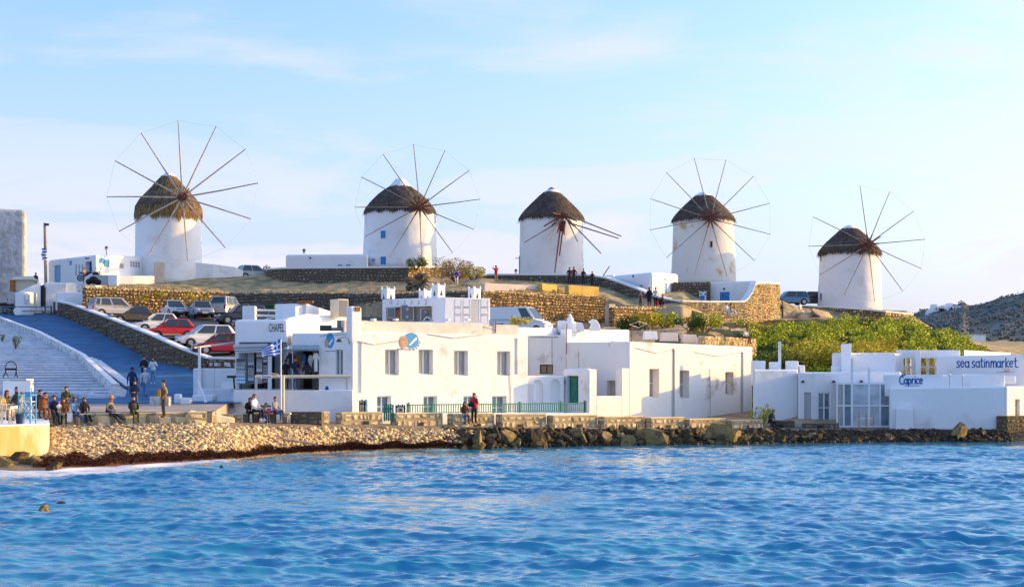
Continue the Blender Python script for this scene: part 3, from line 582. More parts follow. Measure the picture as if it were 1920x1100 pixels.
# ------------------------------------------------------------------ the five windmills
def cyl_win(t, u, v, w, h, uc, dc, r, pane='blue_paint', frame='white_paint', bars=True):
    """small window let into a round tower; w, h in metres"""
    x, _ = XY(u, dc-r*.7); xc, _ = XY(uc, dc); s = max(-.985, min(.985, (x-xc)/r)); th = math.asin(s)
    for _k in range(3): dd = dc-r*math.cos(th); x = (u-CXP)*dd/FOC; s = max(-.985, min(.985, (x-xc)/r)); th = math.asin(s)
    n = Vector((math.sin(th), -math.cos(th), 0)); tg = Vector((math.cos(th), math.sin(th), 0)); c = Vector((xc, dc, 0))+n*(r-.02); c.z = ZV(v, dc-r*math.cos(th))
    f = MB(); up = Vector((0, 0, 1)); e = .07
    for a, b, ww, hh in ((-w/2-e/2, 0, e, h+2*e), (w/2+e/2, 0, e, h+2*e), (0, h/2+e/2, w, e), (0, -h/2-e/2, w, e)):
        q = c+tg*a+up*b; f.extr([(-ww/2, -hh/2), (ww/2, -hh/2), (ww/2, hh/2), (-ww/2, hh/2)], q-n*.1, tg, up, n, .2)
    fo = link('window', f, frame, t)
    p = MB(); p.extr([(-w/2, -h/2), (w/2, -h/2), (w/2, h/2), (-w/2, h/2)], c-n*.05, tg, up, n, .08)
    if bars:
        for k in range(3): p.extr([(-.02, -h/2), (.02, -h/2), (.02, h/2), (-.02, h/2)], c+tg*((k-1)*w/3)+n*.03, tg, up, n, .03)
    link('shutter' if pane == 'blue_paint' else 'pane', p, pane, fo)
def mill(label, u, d, r0, r1, v_base, v_eave, v_apex, eave_r, hub, rim, R_px, phase, missing=(), tilt=13, yaw=6, pole_r=.07, pole_m='sail_wood', fringe=.35, body='mill_plaster', capw=.24, wins=(), broken=None, straw='thatch_straw', skirt=0.0, strands=2600, bell=False, topr=.25, topz=.88):
    k = d/FOC; x, _ = XY(u, d); zb = ZV(v_base, d); ze = ZV(v_eave, d-eave_r*k); za = ZV(v_apex, d)
    t = thing('windmill', label, 'windmill', (x, d, zb-.4), group='whitewashed windmills on the ridge')
    R0, R1, RE = r0*k, r1*k, eave_r*k
    mb = MB(); n = 64; prof_ = []
    for i in range(13):
        q = i/12; prof_.append((R0+(R1-R0)*q, zb-.4+(ze+.06-zb+.4)*q))
    mb.lathe(prof_, (x, d, 0), n)
    mb.v = [(vx+.05*mnoise.noise(Vector((vx*.6, vy*.6, vz*.5))), vy+.05*mnoise.noise(Vector((vx*.6+9, vy*.6, vz*.5))), vz) for vx, vy, vz in mb.v]
    link('tower', mb, body, t, smooth=True)
    # thatched cone
    H_ = za-ze; cp = ([(1.0, .02), (.99, .16), (.84, .36), (.56, .58), (.35, .77), (.21, .90)] if bell else [(1.0, .02), (.955, .14), (.80, .33), (.60, .54), (.60-(.6-topr)*.5, .54+(topz-.54)*.5), (topr, topz)])
    mb = MB(); n = 56; vs = []; rs = random.Random(int(u)); full = [(.55, -.02)]+cp
    for r_, z_ in full:
        for i in range(n):
            th = 2*math.pi*i/n; jr = 1+.03*mnoise.noise(Vector((math.cos(th)*3, math.sin(th)*3, z_*6+u)))
            vs.append((x+RE*r_*jr*math.cos(th), d+RE*r_*jr*math.sin(th), ze+H_*z_+.05*rs.uniform(-1, 1)))
    fs = [(a*n+i, a*n+(i+1) % n, (a+1)*n+(i+1) % n, (a+1)*n+i) for a in range(len(full)-1) for i in range(n)]; fs.append(tuple(range((len(full)-1)*n, len(full)*n)))
    mb.add(vs, fs); cap = link('roof', mb, 'thatch', t, smooth=True)
    rr_ = np.random.RandomState(int(u)); V = []; 
    def surf_pt(q):   # q 0 = eave .. 1 = top of the thatch
        zz = np.interp(q, np.linspace(0, 1, len(cp)), [c[1] for c in cp]); r_ = np.interp(q, np.linspace(0, 1, len(cp)), [c[0] for c in cp]); return RE*r_, ze+H_*zz
    for i in range(strands):
        th = rr_.uniform(0, 6.283); fr = i < strands*.42; q = 0.0 if fr else rr_.uniform(0.02, 1)**1.25
        rad, z = surf_pt(q); L = (fringe*(.55+.9*max(0, mnoise.noise(Vector((math.cos(th)*4, math.sin(th)*4, u)))+.3))*rr_.uniform(.6, 1.3) if fr else rr_.uniform(.35, .7)); w = rr_.uniform(.02, .055)
        if fr: rad *= rr_.uniform(.985, 1.015); z += rr_.uniform(-.02, .18); dr, dz = rr_.uniform(-.03, .05)-skirt*0, -L
        else: r2, z2 = surf_pt(max(q-.25, 0)); l_ = math.hypot(r2-rad, z2-z)+1e-6; dr, dz = (r2-rad)/l_*L+.03*rr_.uniform(.3, 1.4), (z2-z)/l_*L+.05; rad += .02; 
        dth = rr_.uniform(-.06, .06); ca, sa = math.cos(th), math.sin(th); cb, sb = math.cos(th+dth), math.sin(th+dth)
        a = (x+rad*ca, d+rad*sa, z); b = (x+(rad+dr)*cb, d+(rad+dr)*sb, z+dz)
        V += [(a[0]-sa*w, a[1]+ca*w, a[2]), (a[0]+sa*w, a[1]-ca*w, a[2]), (b[0]+sa*w*.4, b[1]-ca*w*.4, b[2]), (b[0]-sa*w*.4, b[1]+ca*w*.4, b[2])]
    V = np.array(V); F_ = np.arange(len(V)).reshape(-1, 4); o = fast_mesh('straw', V, F_, straw, kind='stuff', parent=cap)
    # whitewashed apex
    rw_ = RE*cp[-1][0]*1.06; zt = ze+H_*(cp[-1][1]-.03)
    mb = MB(); mb.lathe([(rw_*1.05, zt-.05), (rw_*.98, zt+.12), (rw_*capw*2.6, zt+(za-zt)*.62), (rw_*.42, za-.06), (.05, za)], (x, d, 0), 20); link('roof_top', mb, 'whitewash', t, smooth=True)
    if broken:   # dark straw tuft over the white ring
        mb = MB(); mb.lathe([(rw_*.5, za-.22), (rw_*.42, za-.02), (.08, za+.16)], (x, d, 0), 14); link('straw_tuft', mb, 'thatch', t, smooth=True)
    # axle, hub, sails
    dh = d-R1-.9; Hc = P(hub[0], hub[1], dh); back = Vector((x, d, Hc.z-.05)); ax = (Hc-back).normalized()
    mb = MB(); mb.tube(back+ax*R1*.75, Hc+ax*.35, .17, .15, 10)
    for s_ in (-.18, .12): mb.tube(Hc+ax*(s_-.09), Hc+ax*(s_+.09), .34, .34, 12)
    Cr = P(rim[0], rim[1], dh-.95); e1 = Vector((math.cos(R(yaw)), math.sin(R(yaw)), 0)); e2 = Vector((0, math.sin(R(tilt)), math.cos(R(tilt)))); Rm = R_px*(dh-.95)/FOC/math.cos(R(tilt))**.5
    tips = []
    if not broken:
        for i in range(12):
            a = R(phase+30*i); tips.append(Cr+e1*math.cos(a)*Rm+e2*math.sin(a)*Rm)
        for i, tp in enumerate(tips):
            if i in missing: continue
            dv = (tp-Hc).normalized(); mb.tube(Hc+dv*.12, Hc+dv*1.15, .095, .075, 6)
        mast = Hc+Vector((.42, -.62, .30))*2.3
        mb.tube(Hc, mast, .10, .05, 7)
        link('hub', mb, 'rust_wood', t)
        for i, tp in enumerate(tips):
            if i in missing: continue
            s = MB(); dv = (tp-Hc).normalized(); rs2 = random.Random(i+int(u)); bend = Vector((0, 0, rs2.uniform(-.05, .05)))
            mid = Hc+(tp-Hc)*.5+bend; s.tube(Hc+dv*.5, mid, pole_r, pole_r*.85, 7); s.tube(mid, tp, pole_r*.85, pole_r*.6, 7); link('sail_pole', s, pole_m, t)
        s = MB()
        for i in range(12):
            if i in missing or (i+1) % 12 in missing: continue
            a_, b_ = tips[i], tips[(i+1) % 12]; m_ = (a_+b_)/2-Vector((0, 0, .08)); s.tube(a_, m_, .009, .009, 3, caps=False); s.tube(m_, b_, .009, .009, 3, caps=False)
            s.tube(mast, a_+(Hc-a_)*.06, .004, .004, 3, caps=False)
        link('rim_rope', s, 'rope', t)
    else:
        for (bu, bv, bd) in [(1020, 424, -1.8), (1035, 422, -1.2), (1082, 414, -1.0), (1076, 424, -1.5), (1036, 399, -1.3), (1045, 436, -1.1), (1058, 440, -.6)]:
            mb.tube(Hc, P(bu, bv, dh+bd), .11, .07, 6)
        link('hub', mb, 'rust_wood', t)
        b = MB(); b.box(P(1054, 424, dh-.2), (.5, .3, 1.1), .1, 0, top=(.75, .35)); link('hub_block', b, 'rust_wood', t)
        for (a, b_, db, m_) in broken:
            s = MB(); s.tube(P(a[0], a[1], dh-.3), P(b_[0], b_[1], dh+db), .085, .06, 7); link('sail_pole', s, m_, t)
    for w_ in wins: cyl_win(t, w_[0], w_[1], w_[2], w_[3], u, d, R0+(R1-R0)*(v_base-w_[1])/(v_base-v_eave), *(w_[4:]))
    return t
MATS['mill_stained'] = mat('mill_stained', (.80, .76, .70), .9, (.58, .40, .20), .30, .57, .66, detail=8, bump=.5, bscale=1.1, bdist=.1)
mill('leftmost windmill with shaggy golden brown thatch and thick pale sail poles', 316, 150, 62, 60, 528, 394, 323, 62, (342, 370), (343, 356), 138, 6.4, pole_r=.088, pole_m='sail_wood_pale', fringe=.85, straw='thatch_gold', strands=4200, bell=True)
mill('second windmill from the left, widest tower with blue window and blue door', 750, 155, 70, 66, 498, 391, 335, 67, (787, 388), (783, 381), 116, 4.6, fringe=.4, pole_r=.06,
     wins=((719, 439.5, .55, .75), (719, 489, .62, .85), (701, 489, .4, .4), (817.5, 412, .4, .8)), topr=.29, topz=.77)
mill('middle windmill with broken sails, only a few stubs and leaning poles left', 1034, 160, 61, 59, 524, 405, 354, 61, (1055, 404), (1055, 404), 100, 0, fringe=.25, body='mill_plaster', straw='thatch_straw',
     broken=[((1050, 415), (983, 455), -2.6, 'sail_wood'), ((1052, 414), (1025, 447), -1.2, 'sail_wood_pale'), ((1051, 425), (1040, 511), -.8, 'rust_wood'), ((1056, 425), (1049, 480), -.5, 'rust_wood'), ((1064, 412), (1083, 453), -1.2, 'sail_wood'), ((1066, 412), (1127, 475), -3.0, 'sail_wood'), ((1066, 404), (1165, 443), -4.0, 'sail_wood'), ((1068, 418), (1160, 447), -3.0, 'sail_wood')])
mill('fourth windmill from the left with dark slit window and ochre stain', 1319, 164, 61, 56, 530, 408, 360, 59, (1332, 410), (1332, 406), 117, 13.5, fringe=.22, body='mill_stained', wins=((1333.5, 458, .24, .62, 'black', 'cream_paint', False),), pole_r=.055, topr=.27, topz=.87)
mill('rightmost windmill with a torn dark thatch cap, standing alone above the green bank', 1593, 165, 60, 55, 580, 470, 422, 58, (1628, 458), (1626, 455), 112, 4.0, missing=(4,), fringe=.42, body='mill_plaster', wins=((1538, 484, .3, .7, 'shade_interior', 'mill_plaster', False), (1539, 556, .4, .8, 'shade_interior', 'mill_plaster', False)), pole_r=.055)
# rim ropes hang free on the middle mill, a fallen pole leans beside it
mb = MB(); mb.tube(P(1130, 518, 146), P(1143, 499, 145), .06, .05, 6); o = link('fallen_pole', mb, 'sail_wood', origin=P(1130, 518, 146)); props(o, 'short dark pole sticking up slantwise behind the terrace wall right of the middle windmill', 'pole')
# old tower at the left edge
# ------------------------------------------------------------------ buildings: footprint prisms, softened, with openings cut in
def quad(u0, d0, al, u1, D):
    p0 = Vector(XY(u0, d0)); dv = Vector((math.cos(R(al)), math.sin(R(al)))); k = (u1-CXP)/FOC
    t = (k*p0.y-p0.x)/(dv.x-k*dv.y); p1 = p0+dv*t; b = Vector((-dv.y, dv.x))*D
    return [p0, p1, p1+b, p0+b]
class Bld:
    def __init__(s, name, label, cat, fp, z0, z1, m='whitewash', bevel=.05, group=None, parent=None, rough=0.0):
        s.fp = [Vector((p[0], p[1])) for p in fp]; s.z0 = z0; s.z1 = z1; s.m = m; s.bevel = bevel; s.cut = []; s.name = name
        s.t = parent or thing(name, label, cat, (s.fp[0].x, s.fp[0].y, z0 if not isinstance(z0, list) else z0[0]), group=group); s.wall_name = 'wall' if not parent else name
    def side(s, i=0):
        a, b = s.fp[i], s.fp[(i+1) % len(s.fp)]; L = (b-a).length; dv = (b-a)/L; return a, Vector((dv.x, dv.y, 0)), Vector((dv.y, -dv.x, 0)), L
    def hit(s, i, u, v):
        """point of side i seen at (u, v) -> (distance along it, z)"""
        a, dv, nr, L = s.side(i); k = (u-CXP)/FOC; t = (k*a.y-a.x)/(dv.x-k*dv.y); d = a.y+dv.y*t; return t, ZV(v, d)
    def pt(s, i, t, z, out=0): a, dv, nr, L = s.side(i); return Vector((a.x, a.y, 0))+dv*t+nr*out+Vector((0, 0, z))
    def hole(s, i, u0, u1, v0, v1, depth, arch=False):
        t0, za = s.hit(i, u0, v0); t1, _ = s.hit(i, u1, v0); _, zb = s.hit(i, (u0+u1)/2, v1); _, za = s.hit(i, (u0+u1)/2, v0)
        if t1 < t0: t0, t1 = t1, t0
        return s.hole_m(i, t0, t1, zb, za, depth, arch)
    def hole_m(s, i, t0, t1, zb, za, depth, arch=False):
        pr = [(t0, zb), (t1, zb)]
        if arch:
            r = (t1-t0)/2; zc = za-r; pr += [((t0+t1)/2+r*math.cos(math.pi*k/10), zc+r*math.sin(math.pi*k/10)) for k in range(11)]
        else: pr += [(t1, za), (t0, za)]
        s.cut.append((i, pr, depth)); return (i, t0, t1, zb, za, depth)
    def build(s):
        mb = MB(); mb.prism(s.fp, s.z0, s.z1); o = link(s.wall_name, mb, s.m, s.t)
        if s.bevel:
            b = o.modifiers.new('b', 'BEVEL'); b.width = s.bevel; b.segments = 3; b.limit_method = 'ANGLE'; b.angle_limit = R(40)
        tmp = []
        if s.cut:
            cb = MB()
            for i, pr, dp in s.cut:
                a, dv, nr, L = s.side(i); cb.extr(pr, Vector((a.x, a.y, 0))-nr*dp, dv, Vector((0, 0, 1)), nr, dp+.5)
            c = link('cutter', cb, s.m);             bo = o.modifiers.new('x', 'BOOLEAN'); bo.operation = 'DIFFERENCE'; bo.object = c; bo.solver = 'EXACT'; tmp.append(c)
            bpy.context.view_layer.update()
        bake(o)
        for c in tmp: me = c.data; bpy.data.objects.remove(c); bpy.data.meshes.remove(me)
        s.o = o; return s
    def panel(s, name, i, t0, t1, z0, z1, out, th, m, parent=None, bevel=0, label=None):
        """slab standing on side i, its back at distance out from the wall plane"""
        a, dv, nr, L = s.side(i); mb = MB(); mb.extr([(t0, z0), (t1, z0), (t1, z1), (t0, z1)], Vector((a.x, a.y, 0))+nr*out, dv, Vector((0, 0, 1)), nr, th)
        return link(name, mb, m, parent or s.t, bevel=bevel, label=label)
    def window(s, h, pane='glass_curtain', frame='white_paint', mull=1, bars=0, fw=.06, name='window', back=.06):
        i, t0, t1, z0, z1, dp = h; a, dv, nr, L = s.side(i); o = Vector((a.x, a.y, 0))-nr*(dp-.004); up = Vector((0, 0, 1)); f = MB()
        def bar(x0, x1, y0, y1, th=.07): f.extr([(x0, y0), (x1, y0), (x1, y1), (x0, y1)], o, dv, up, nr, th)
        bar(t0, t0+fw, z0, z1); bar(t1-fw, t1, z0, z1); bar(t0+fw, t1-fw, z0, z0+fw); bar(t0+fw, t1-fw, z1-fw, z1)
        for k in range(mull): c = t0+(t1-t0)*(k+1)/(mull+1); bar(c-fw*.6, c+fw*.6, z0+fw, z1-fw)
        for k in range(bars): c = z0+(z1-z0)*(k+1)/(bars+1); bar(t0+fw, t1-fw, c-fw*.35, c+fw*.35, .05)
        fo = link(name, f, frame, s.t)
        for k in range(mull+1):
            x0 = t0+fw+(t1-t0-2*fw)*k/(mull+1); x1 = t0+fw+(t1-t0-2*fw)*(k+1)/(mull+1)
            p = MB(); p.extr([(x0+.02, z0+fw*.5), (x1-.02, z0+fw*.5), (x1-.02, z1-fw*.5), (x0+.02, z1-fw*.5)], o+nr*.006, dv, up, nr, .025); link('pane', p, pane, fo)
        return fo
    def text(s, body, i, u0, u1, v0, v1, m, name='lettering', font_shear=0, off=.012, squash=True):
        t0, za = s.hit(i, u0, v0); t1, _ = s.hit(i, u1, v0); _, zb = s.hit(i, (u0+u1)/2, v1); _, za = s.hit(i, (u0+u1)/2, v0); a, dv, nr, L = s.side(i)
        return text_obj(body, s.pt(i, t0, zb, off), dv, nr, t1-t0, za-zb, m, s.t, name, font_shear)
def text_obj(body, org, dv, nr, w, h, m, parent, name='lettering', shear=0, bold=0):
    c = bpy.data.curves.new('t', 'FONT'); c.body = body; c.size = 1; c.shear = shear; c.offset = bold; c.extrude = .004; c.resolution_u = 3
    o = bpy.data.objects.new('t', c); COL.objects.link(o); bpy.context.view_layer.update(); dg = bpy.context.evaluated_depsgraph_get()
    me = bpy.data.meshes.new_from_object(o.evaluated_get(dg)); bpy.data.objects.remove(o)
    xs_ = [v.co.x for v in me.vertices]; ys_ = [v.co.y for v in me.vertices]; x0, x1, y0, y1 = min(xs_), max(xs_), min(ys_), max(ys_)
    off = ORG.get(parent, Vector())
    for v in me.vertices:
        q = org+dv*((v.co.x-x0)/(x1-x0)*w)+Vector((0, 0, 1))*((v.co.y-y0)/(y1-y0)*h)+nr*(v.co.z+.004)-off; v.co = q
    me.materials.clear(); me.materials.append(MATS[m]); o = bpy.data.objects.new(name, me); COL.objects.link(o); o.parent = parent; ORG[o] = off; return o
def stroke_text(strokes, org, dv, nr, sc, r, m, parent, name='lettering'):
    mb = MB()
    for st in strokes:
        pts = [org+dv*(x*sc[0])+Vector((0, 0, 1))*(y*sc[1]) for x, y in st]
        for p, q in zip(pts[:-1], pts[1:]):
            dd = (q-p); L = dd.length
            if L < 1e-5: continue
            dd /= L; sd_ = dd.cross(nr)*r; e = dd*r*.6; a = [p-e+sd_, p-e-sd_, q+e-sd_, q+e+sd_]
            mb.add(a+[k+nr*.012 for k in a], [(4, 5, 6, 7), (0, 1, 5, 4), (1, 2, 6, 5), (2, 3, 7, 6), (3, 0, 4, 7)])
    return link(name, mb, m, parent)
def arc(cx, cy, rx, ry, a0, a1, n=9): return [(cx+rx*math.cos(R(a0+(a1-a0)*k/n)), cy+ry*math.sin(R(a0+(a1-a0)*k/n))) for k in range(n+1)]
# ---- old grey tower at the left edge
OT = Bld('old_tower', 'weathered grey flat topped block cut by the left edge', 'tower', quad(-160, 148, 17, 48, 7), 9.5, [ZV(381, 148), ZV(390, 149.5), ZV(390, 149.5), ZV(381, 148)], 'grey_plaster', bevel=.35); OT.build()
# ---- the two storey house with the blue disc
fp = quad(660, 80, 38, 990, 8.5); zt = ZV(621, 80)
B = Bld('white_house', 'long white two storey house with blue disc sign and eight deep windows', 'house', fp, .9, zt, bevel=.07)
hs_ = [B.hole(0, *q, .34) for q in ((722, 748, 655, 703), (785, 812, 655, 702), (851, 877.5, 657, 703.5), (932, 957, 658, 704), (707, 733.5, 742, 782), (794, 820, 742, 782), (869, 895, 742, 785), (922.5, 950, 742, 786))]
g1 = B.hole(0, 669.5, 678, 630, 736, .09); g2 = B.hole(0, 964, 970.5, 634, 702, .09); B.build()
for k, h in enumerate(hs_): B.window(h, 'glass_curtain' if k < 4 else 'glass_blue', mull=1, bars=0 if k < 4 else 1)
q = quad(661, 80.0, 38, 989, .3); q = [p+Vector((-math.sin(R(38)), math.cos(R(38))))*.9 for p in q]
mb = MB(); mb.prism(q, zt-.05, ZV(600, 81)); link('parapet', mb, 'pink_plaster', B.t, bevel=.05)
mb = MB(); c = quad(657, 79.9, 38, 679, .5); mb.prism(c, zt-.6, ZV(574, 80)); 
for k in range(1): pass
ch = link('chimney', mb, 'whitewash', B.t, bevel=.12); mb = MB(); cc = (c[0]+c[1])/2; mb.box((cc.x, cc.y+.12, ZV(579, 80)), (.3, .32, .22), R(38)); link('flue_hole', mb, 'rust', ch)
for uu_ in (718, 760, 858, 895):   # small spouts along the parapet
    t_, z_ = B.hit(0, uu_, 621); mb = MB(); pp = B.pt(0, t_, ZV(598, 80+t_*.6), -.95); mb.box(pp, (.16, .35, .12), R(38)); link('spout', mb, 'whitewash', B.t)
# disc sign: blue disc, white banner, ring of white letters, words below
t_, z_ = B.hit(0, 771, 638); mb = MB(); c_ = B.pt(0, t_, z_, .004); a_, dv, nr, L = B.side(0); up = Vector((0, 0, 1))
sg = thing('shop_sign', 'round blue painted sign with white banner between the upper windows of the white house', 'sign', tuple(c_))
mb.extr([(.50*math.cos(2*math.pi*k/28), .43*math.sin(2*math.pi*k/28)) for k in range(28)], c_, dv, up, nr, .012); link('disc', mb, 'sky_blue_paint', sg)
MATS['tan_paint'] = mat('tan_paint', (.50, .27, .17), .8, (.62, .42, .26), 3)
mb = MB(); mb.extr([(.27*math.cos(2*math.pi*k/20), .36*math.sin(2*math.pi*k/20)) for k in range(20)], c_-dv*.52-up*.1, dv, up, nr, .02); link('tan_shape', mb, 'tan_paint', sg)
mb = MB(); mb.extr([(-.26, -.21), (-.2, -.28), (.3, .12), (.22, .22)], c_+dv*.1+nr*.013-up*.02, dv, up, nr, .008); link('banner', mb, 'white_paint', sg)
for k in range(9):
    an = R(-100+k*11); q_ = c_+dv*(.58*math.cos(an))+up*(.50*math.sin(an)); mb = MB(); mb.extr([(-.03, -.035), (.03, -.035), (.03, .035), (-.03, .035)], q_, dv, up, nr, .012); link('ring_mark', mb, 'white_paint' if k % 2 else 'sign_blue', sg)
text_obj('greek souvenirs', B.pt(0, t_-.95, ZV(657, 82.3), .004), dv, nr, 1.2, .12, 'navy', sg)
# tall wire and antenna on the roof
# ---- shop wing left of it, facing the water squarely
fp = [XY(548, 80.2), XY(659.5, 80.05), XY(664, 88), XY(548, 88)]; zs = ZV(624, 80.1)
W2 = Bld('shop_house', 'white shop with smaller blue disc and hanging lamp, left of the long white house', 'shop', fp, .9, zs, 'whitewash_clean', bevel=.08)
h1 = W2.hole(0, 629, 643.5, 655, 703, .3); h2 = W2.hole(0, 634, 650, 741, 779, .3); h3 = W2.hole(0, 606, 621, 741, 779, .25); h4 = W2.hole(0, 549, 598, 655, 731, 3.2); W2.build()
W2.window(h1, 'glass_blue', mull=1); W2.window(h2, 'glass_curtain', mull=1)
t_, z_ = W2.hit(0, 619, 638); c_ = W2.pt(0, t_, z_, .004); a_, dv, nr, L = W2.side(0)
sg = thing('shop_sign', 'smaller blue disc sign with two white streaks next to the hanging lamp', 'sign', tuple(c_))
mb = MB(); mb.extr([(.22*math.cos(2*math.pi*k/24), .42*math.sin(2*math.pi*k/24)) for k in range(24)], c_, dv, up, nr, .012); link('disc', mb, 'sky_blue_paint', sg)
mb = MB(); mb.extr([(-.1, -.2), (.0, -.26), (.16, .02), (.12, .12)], c_+nr*.013, dv, up, nr, .008); link('banner', mb, 'white_paint', sg)
mb = MB(); mb.extr([(.1*math.cos(2*math.pi*k/16), .24*math.sin(2*math.pi*k/16)) for k in range(16)], c_-dv*.2-up*.14, dv, up, nr, .018); link('tan_shape', mb, 'tan_paint', sg)
text_obj('greek souvenirs', c_-dv*.22-up*.6, dv, nr, .5, .07, 'navy', sg)
t_, z_ = W2.hit(0, 613, 730); c_ = W2.pt(0, t_, z_, .004); sg = thing('shop_sign', 'tiny blue emblem low on the shop wall over the doorway', 'sign', tuple(c_))
mb = MB(); mb.extr([(.10*math.cos(2*math.pi*k/16), .2*math.sin(2*math.pi*k/16)) for k in range(16)], c_, dv, up, nr, .012); link('emblem', mb, 'sign_blue', sg); text_obj('souvenirs', c_-dv*.12-up*.34, dv, nr, .26, .06, 'navy', sg)
lp = thing('wall_lamp', 'gooseneck lamp with dark shade on the shop wall beside the chimney corner', 'lamp', tuple(P(655, 636, 79.9)))
mb = MB(); pts = [P(655, 645, 79.95), P(654, 636, 79.6), P(648, 631.5, 79.2), P(640, 633, 79.0), P(637, 637, 79.0)]; mb.path(pts, .02); link('arm', mb, 'dark_grey', lp); mb = MB(); mb.lathe([(.05, .1), (.17, -.06), (.15, -.08)], P(636, 638, 79.0), 12); link('lamp_shade', mb, 'dark_grey', lp)
# ---- shop with CHAPEL lettering: upper wall over an open shopfront
fp = [XY(441, 83), XY(540, 83), XY(540, 90), XY(441, 90)]
CH_ = Bld('chapel_shop', 'white shop front lettered CHAPEL with awning over a dark open interior', 'shop', fp, 1.2, ZV(599, 83), 'whitewash_clean', bevel=.16)
hh = CH_.hole(0, 448, 538, 641, 729, 4.0); CH_.build(); 
CH_.text('CHAPEL', 0, 504, 533, 606.5, 622, 'dark_grey')
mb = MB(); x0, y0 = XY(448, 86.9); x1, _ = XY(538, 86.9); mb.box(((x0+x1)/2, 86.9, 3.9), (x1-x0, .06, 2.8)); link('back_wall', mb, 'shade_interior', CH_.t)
mb = MB(); x0, _ = XY(446, 84); x1, _ = XY(600, 84); mb.box(((x0+x1)/2, 84.5, ZV(729, 83)-.05), (x1-x0, 5, .14)); link('shop_floor', mb, 'tan_plaster', CH_.t)
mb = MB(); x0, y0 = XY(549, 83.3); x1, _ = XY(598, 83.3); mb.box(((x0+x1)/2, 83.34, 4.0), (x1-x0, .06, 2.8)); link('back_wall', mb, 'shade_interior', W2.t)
# sloping white roofs behind the shops
def wedge(name, label, pts, D, m='whitewash'):
    """pts: list of (u, v_top, d); vertical slab from low to the given top line, D thick"""
    fr = [Vector(XY(u, d)) for u, v, d in pts]; dv = (fr[-1]-fr[0]).normalized(); n_ = Vector((-dv.y, dv.x))*D
    poly = fr+[p+n_ for p in reversed(fr)]; zz = [ZV(v, d) for u, v, d in pts]; mb = MB(); mb.prism(poly, [min(zz)-2.6]*len(poly), zz+list(reversed(zz)))
    o = link(name, mb, m, bevel=.05, origin=(fr[0].x, fr[0].y, min(zz)-2.6)); props(o, label, 'roof wall'); return o
wedge('roof_wall', 'white sloping stair wall on the roof behind the CHAPEL shop, sunlit', [(574, 568, 88), (640, 590, 91.5)], 2.2)
wedge('roof_wall', 'white roof parapet dipping right behind the shop with the lamp', [(540, 597, 85), (574, 590, 87), (610, 601, 88.6), (640, 592, 90), (659, 588, 91)], .4)
wedge('roof_wall', 'small white stepped block with orange top left of the sloping stair wall', [(553, 571, 87.6), (574, 571, 88.2)], 1.2)
mb = MB(); mb.box(P(572, 566, 88), (.95, .4, .12)); o = link('roof_tile_ridge', mb, 'rust', origin=P(572, 566, 88)); props(o, 'orange plank lying on the small stepped roof block', 'plank')
def hvac(name, label, u, v0, v1, w, dep, d, rz, grille_side=True, fan=False):
    zt_, zb_ = ZV(v0, d), ZV(v1, d); x, y = XY(u, d); t = thing(name, label, 'air conditioner', (x, y, zb_), R(rz), local=True); h = zt_-zb_
    mb = MB(); mb.box((0, 0, h/2), (w, dep, h)); link('casing', mb, 'cream_paint', t, bevel=.02)
    g = MB(); g.box((0, -dep/2-.004, h/2), (w*.86, .02, h*.88)); link('coil', g, 'mid_grey', t)
    if grille_side:
        for k in range(11): g = MB(); g.box((w/2+.01, 0, h*(.07+.081*k)), (.03, dep*.8, h*.035)); link('louvre', g, 'light_grey', t)
    if fan:
        for z_ in ((h*.72,) if h < .9 else (h*.72, h*.26)):
            g = MB(); g.tube((0, -dep/2-.03, z_), (0, -dep/2-.01, z_), w*.3, w*.3, 20); link('fan_grille', g, 'mid_grey', t)
            g = MB(); g.tube((0, -dep/2-.045, z_), (0, -dep/2-.032, z_), w*.1, w*.1, 12); link('fan_hub', g, 'light_grey', t)
    return t
hvac('roof_unit', 'tall cream cooling unit with slatted right side on the roof left of the chimney', 636, 561, 596, .7, .95, 89, 38)
bx = thing('stacked_boxes', 'dark boxes and a yellow crate lying on the shop roof by the chimney', 'boxes', tuple(P(628, 621, 80.8)))
mb = MB(); mb.box(P(611, 615, 81), (.6, .5, .3)); link('dark_box', mb, 'dark_grey', bx); mb = MB(); mb.box(P(633, 617, 81), (.75, .5, .18)); link('dark_plank', mb, 'mid_grey', bx); mb = MB(); mb.box(P(643, 609, 81.3), (.6, .5, .5)); link('crate', mb, 'pale_wood', bx)
# awnings and pipe frames of the shops
aw = thing('awning', 'rolled grey awning with scalloped edge hanging over the CHAPEL shopfront', 'awning', tuple(P(437, 660, 82)))
mb = MB(); mb.tube(P(438, 650, 82), P(502, 648, 82), .13, .13, 10); link('roller', mb, 'light_grey', aw)
mb = MB(); a0, a1 = P(438, 650, 82.7), P(505, 648, 82.7); b0, b1 = P(440, 657, 81.3), P(508, 655, 81.3); mb.add([a0, a1, b1, b0, a0-up*.03, a1-up*.03, b1-up*.03, b0-up*.03], [(0, 1, 2, 3), (7, 6, 5, 4), (3, 2, 6, 7), (0, 3, 7, 4), (1, 5, 6, 2)]); link('canvas', mb, 'light_grey', aw)
mb = MB(); 
for k in range(24):
    p = b0+(b1-b0)*(k/24); q = b0+(b1-b0)*((k+1)/24); m_ = (p+q)/2; mb.add([p, q, q-up*.1, m_-up*.17, p-up*.1], [(0, 1, 2, 3, 4)])
link('scallops', mb, 'light_grey', aw)
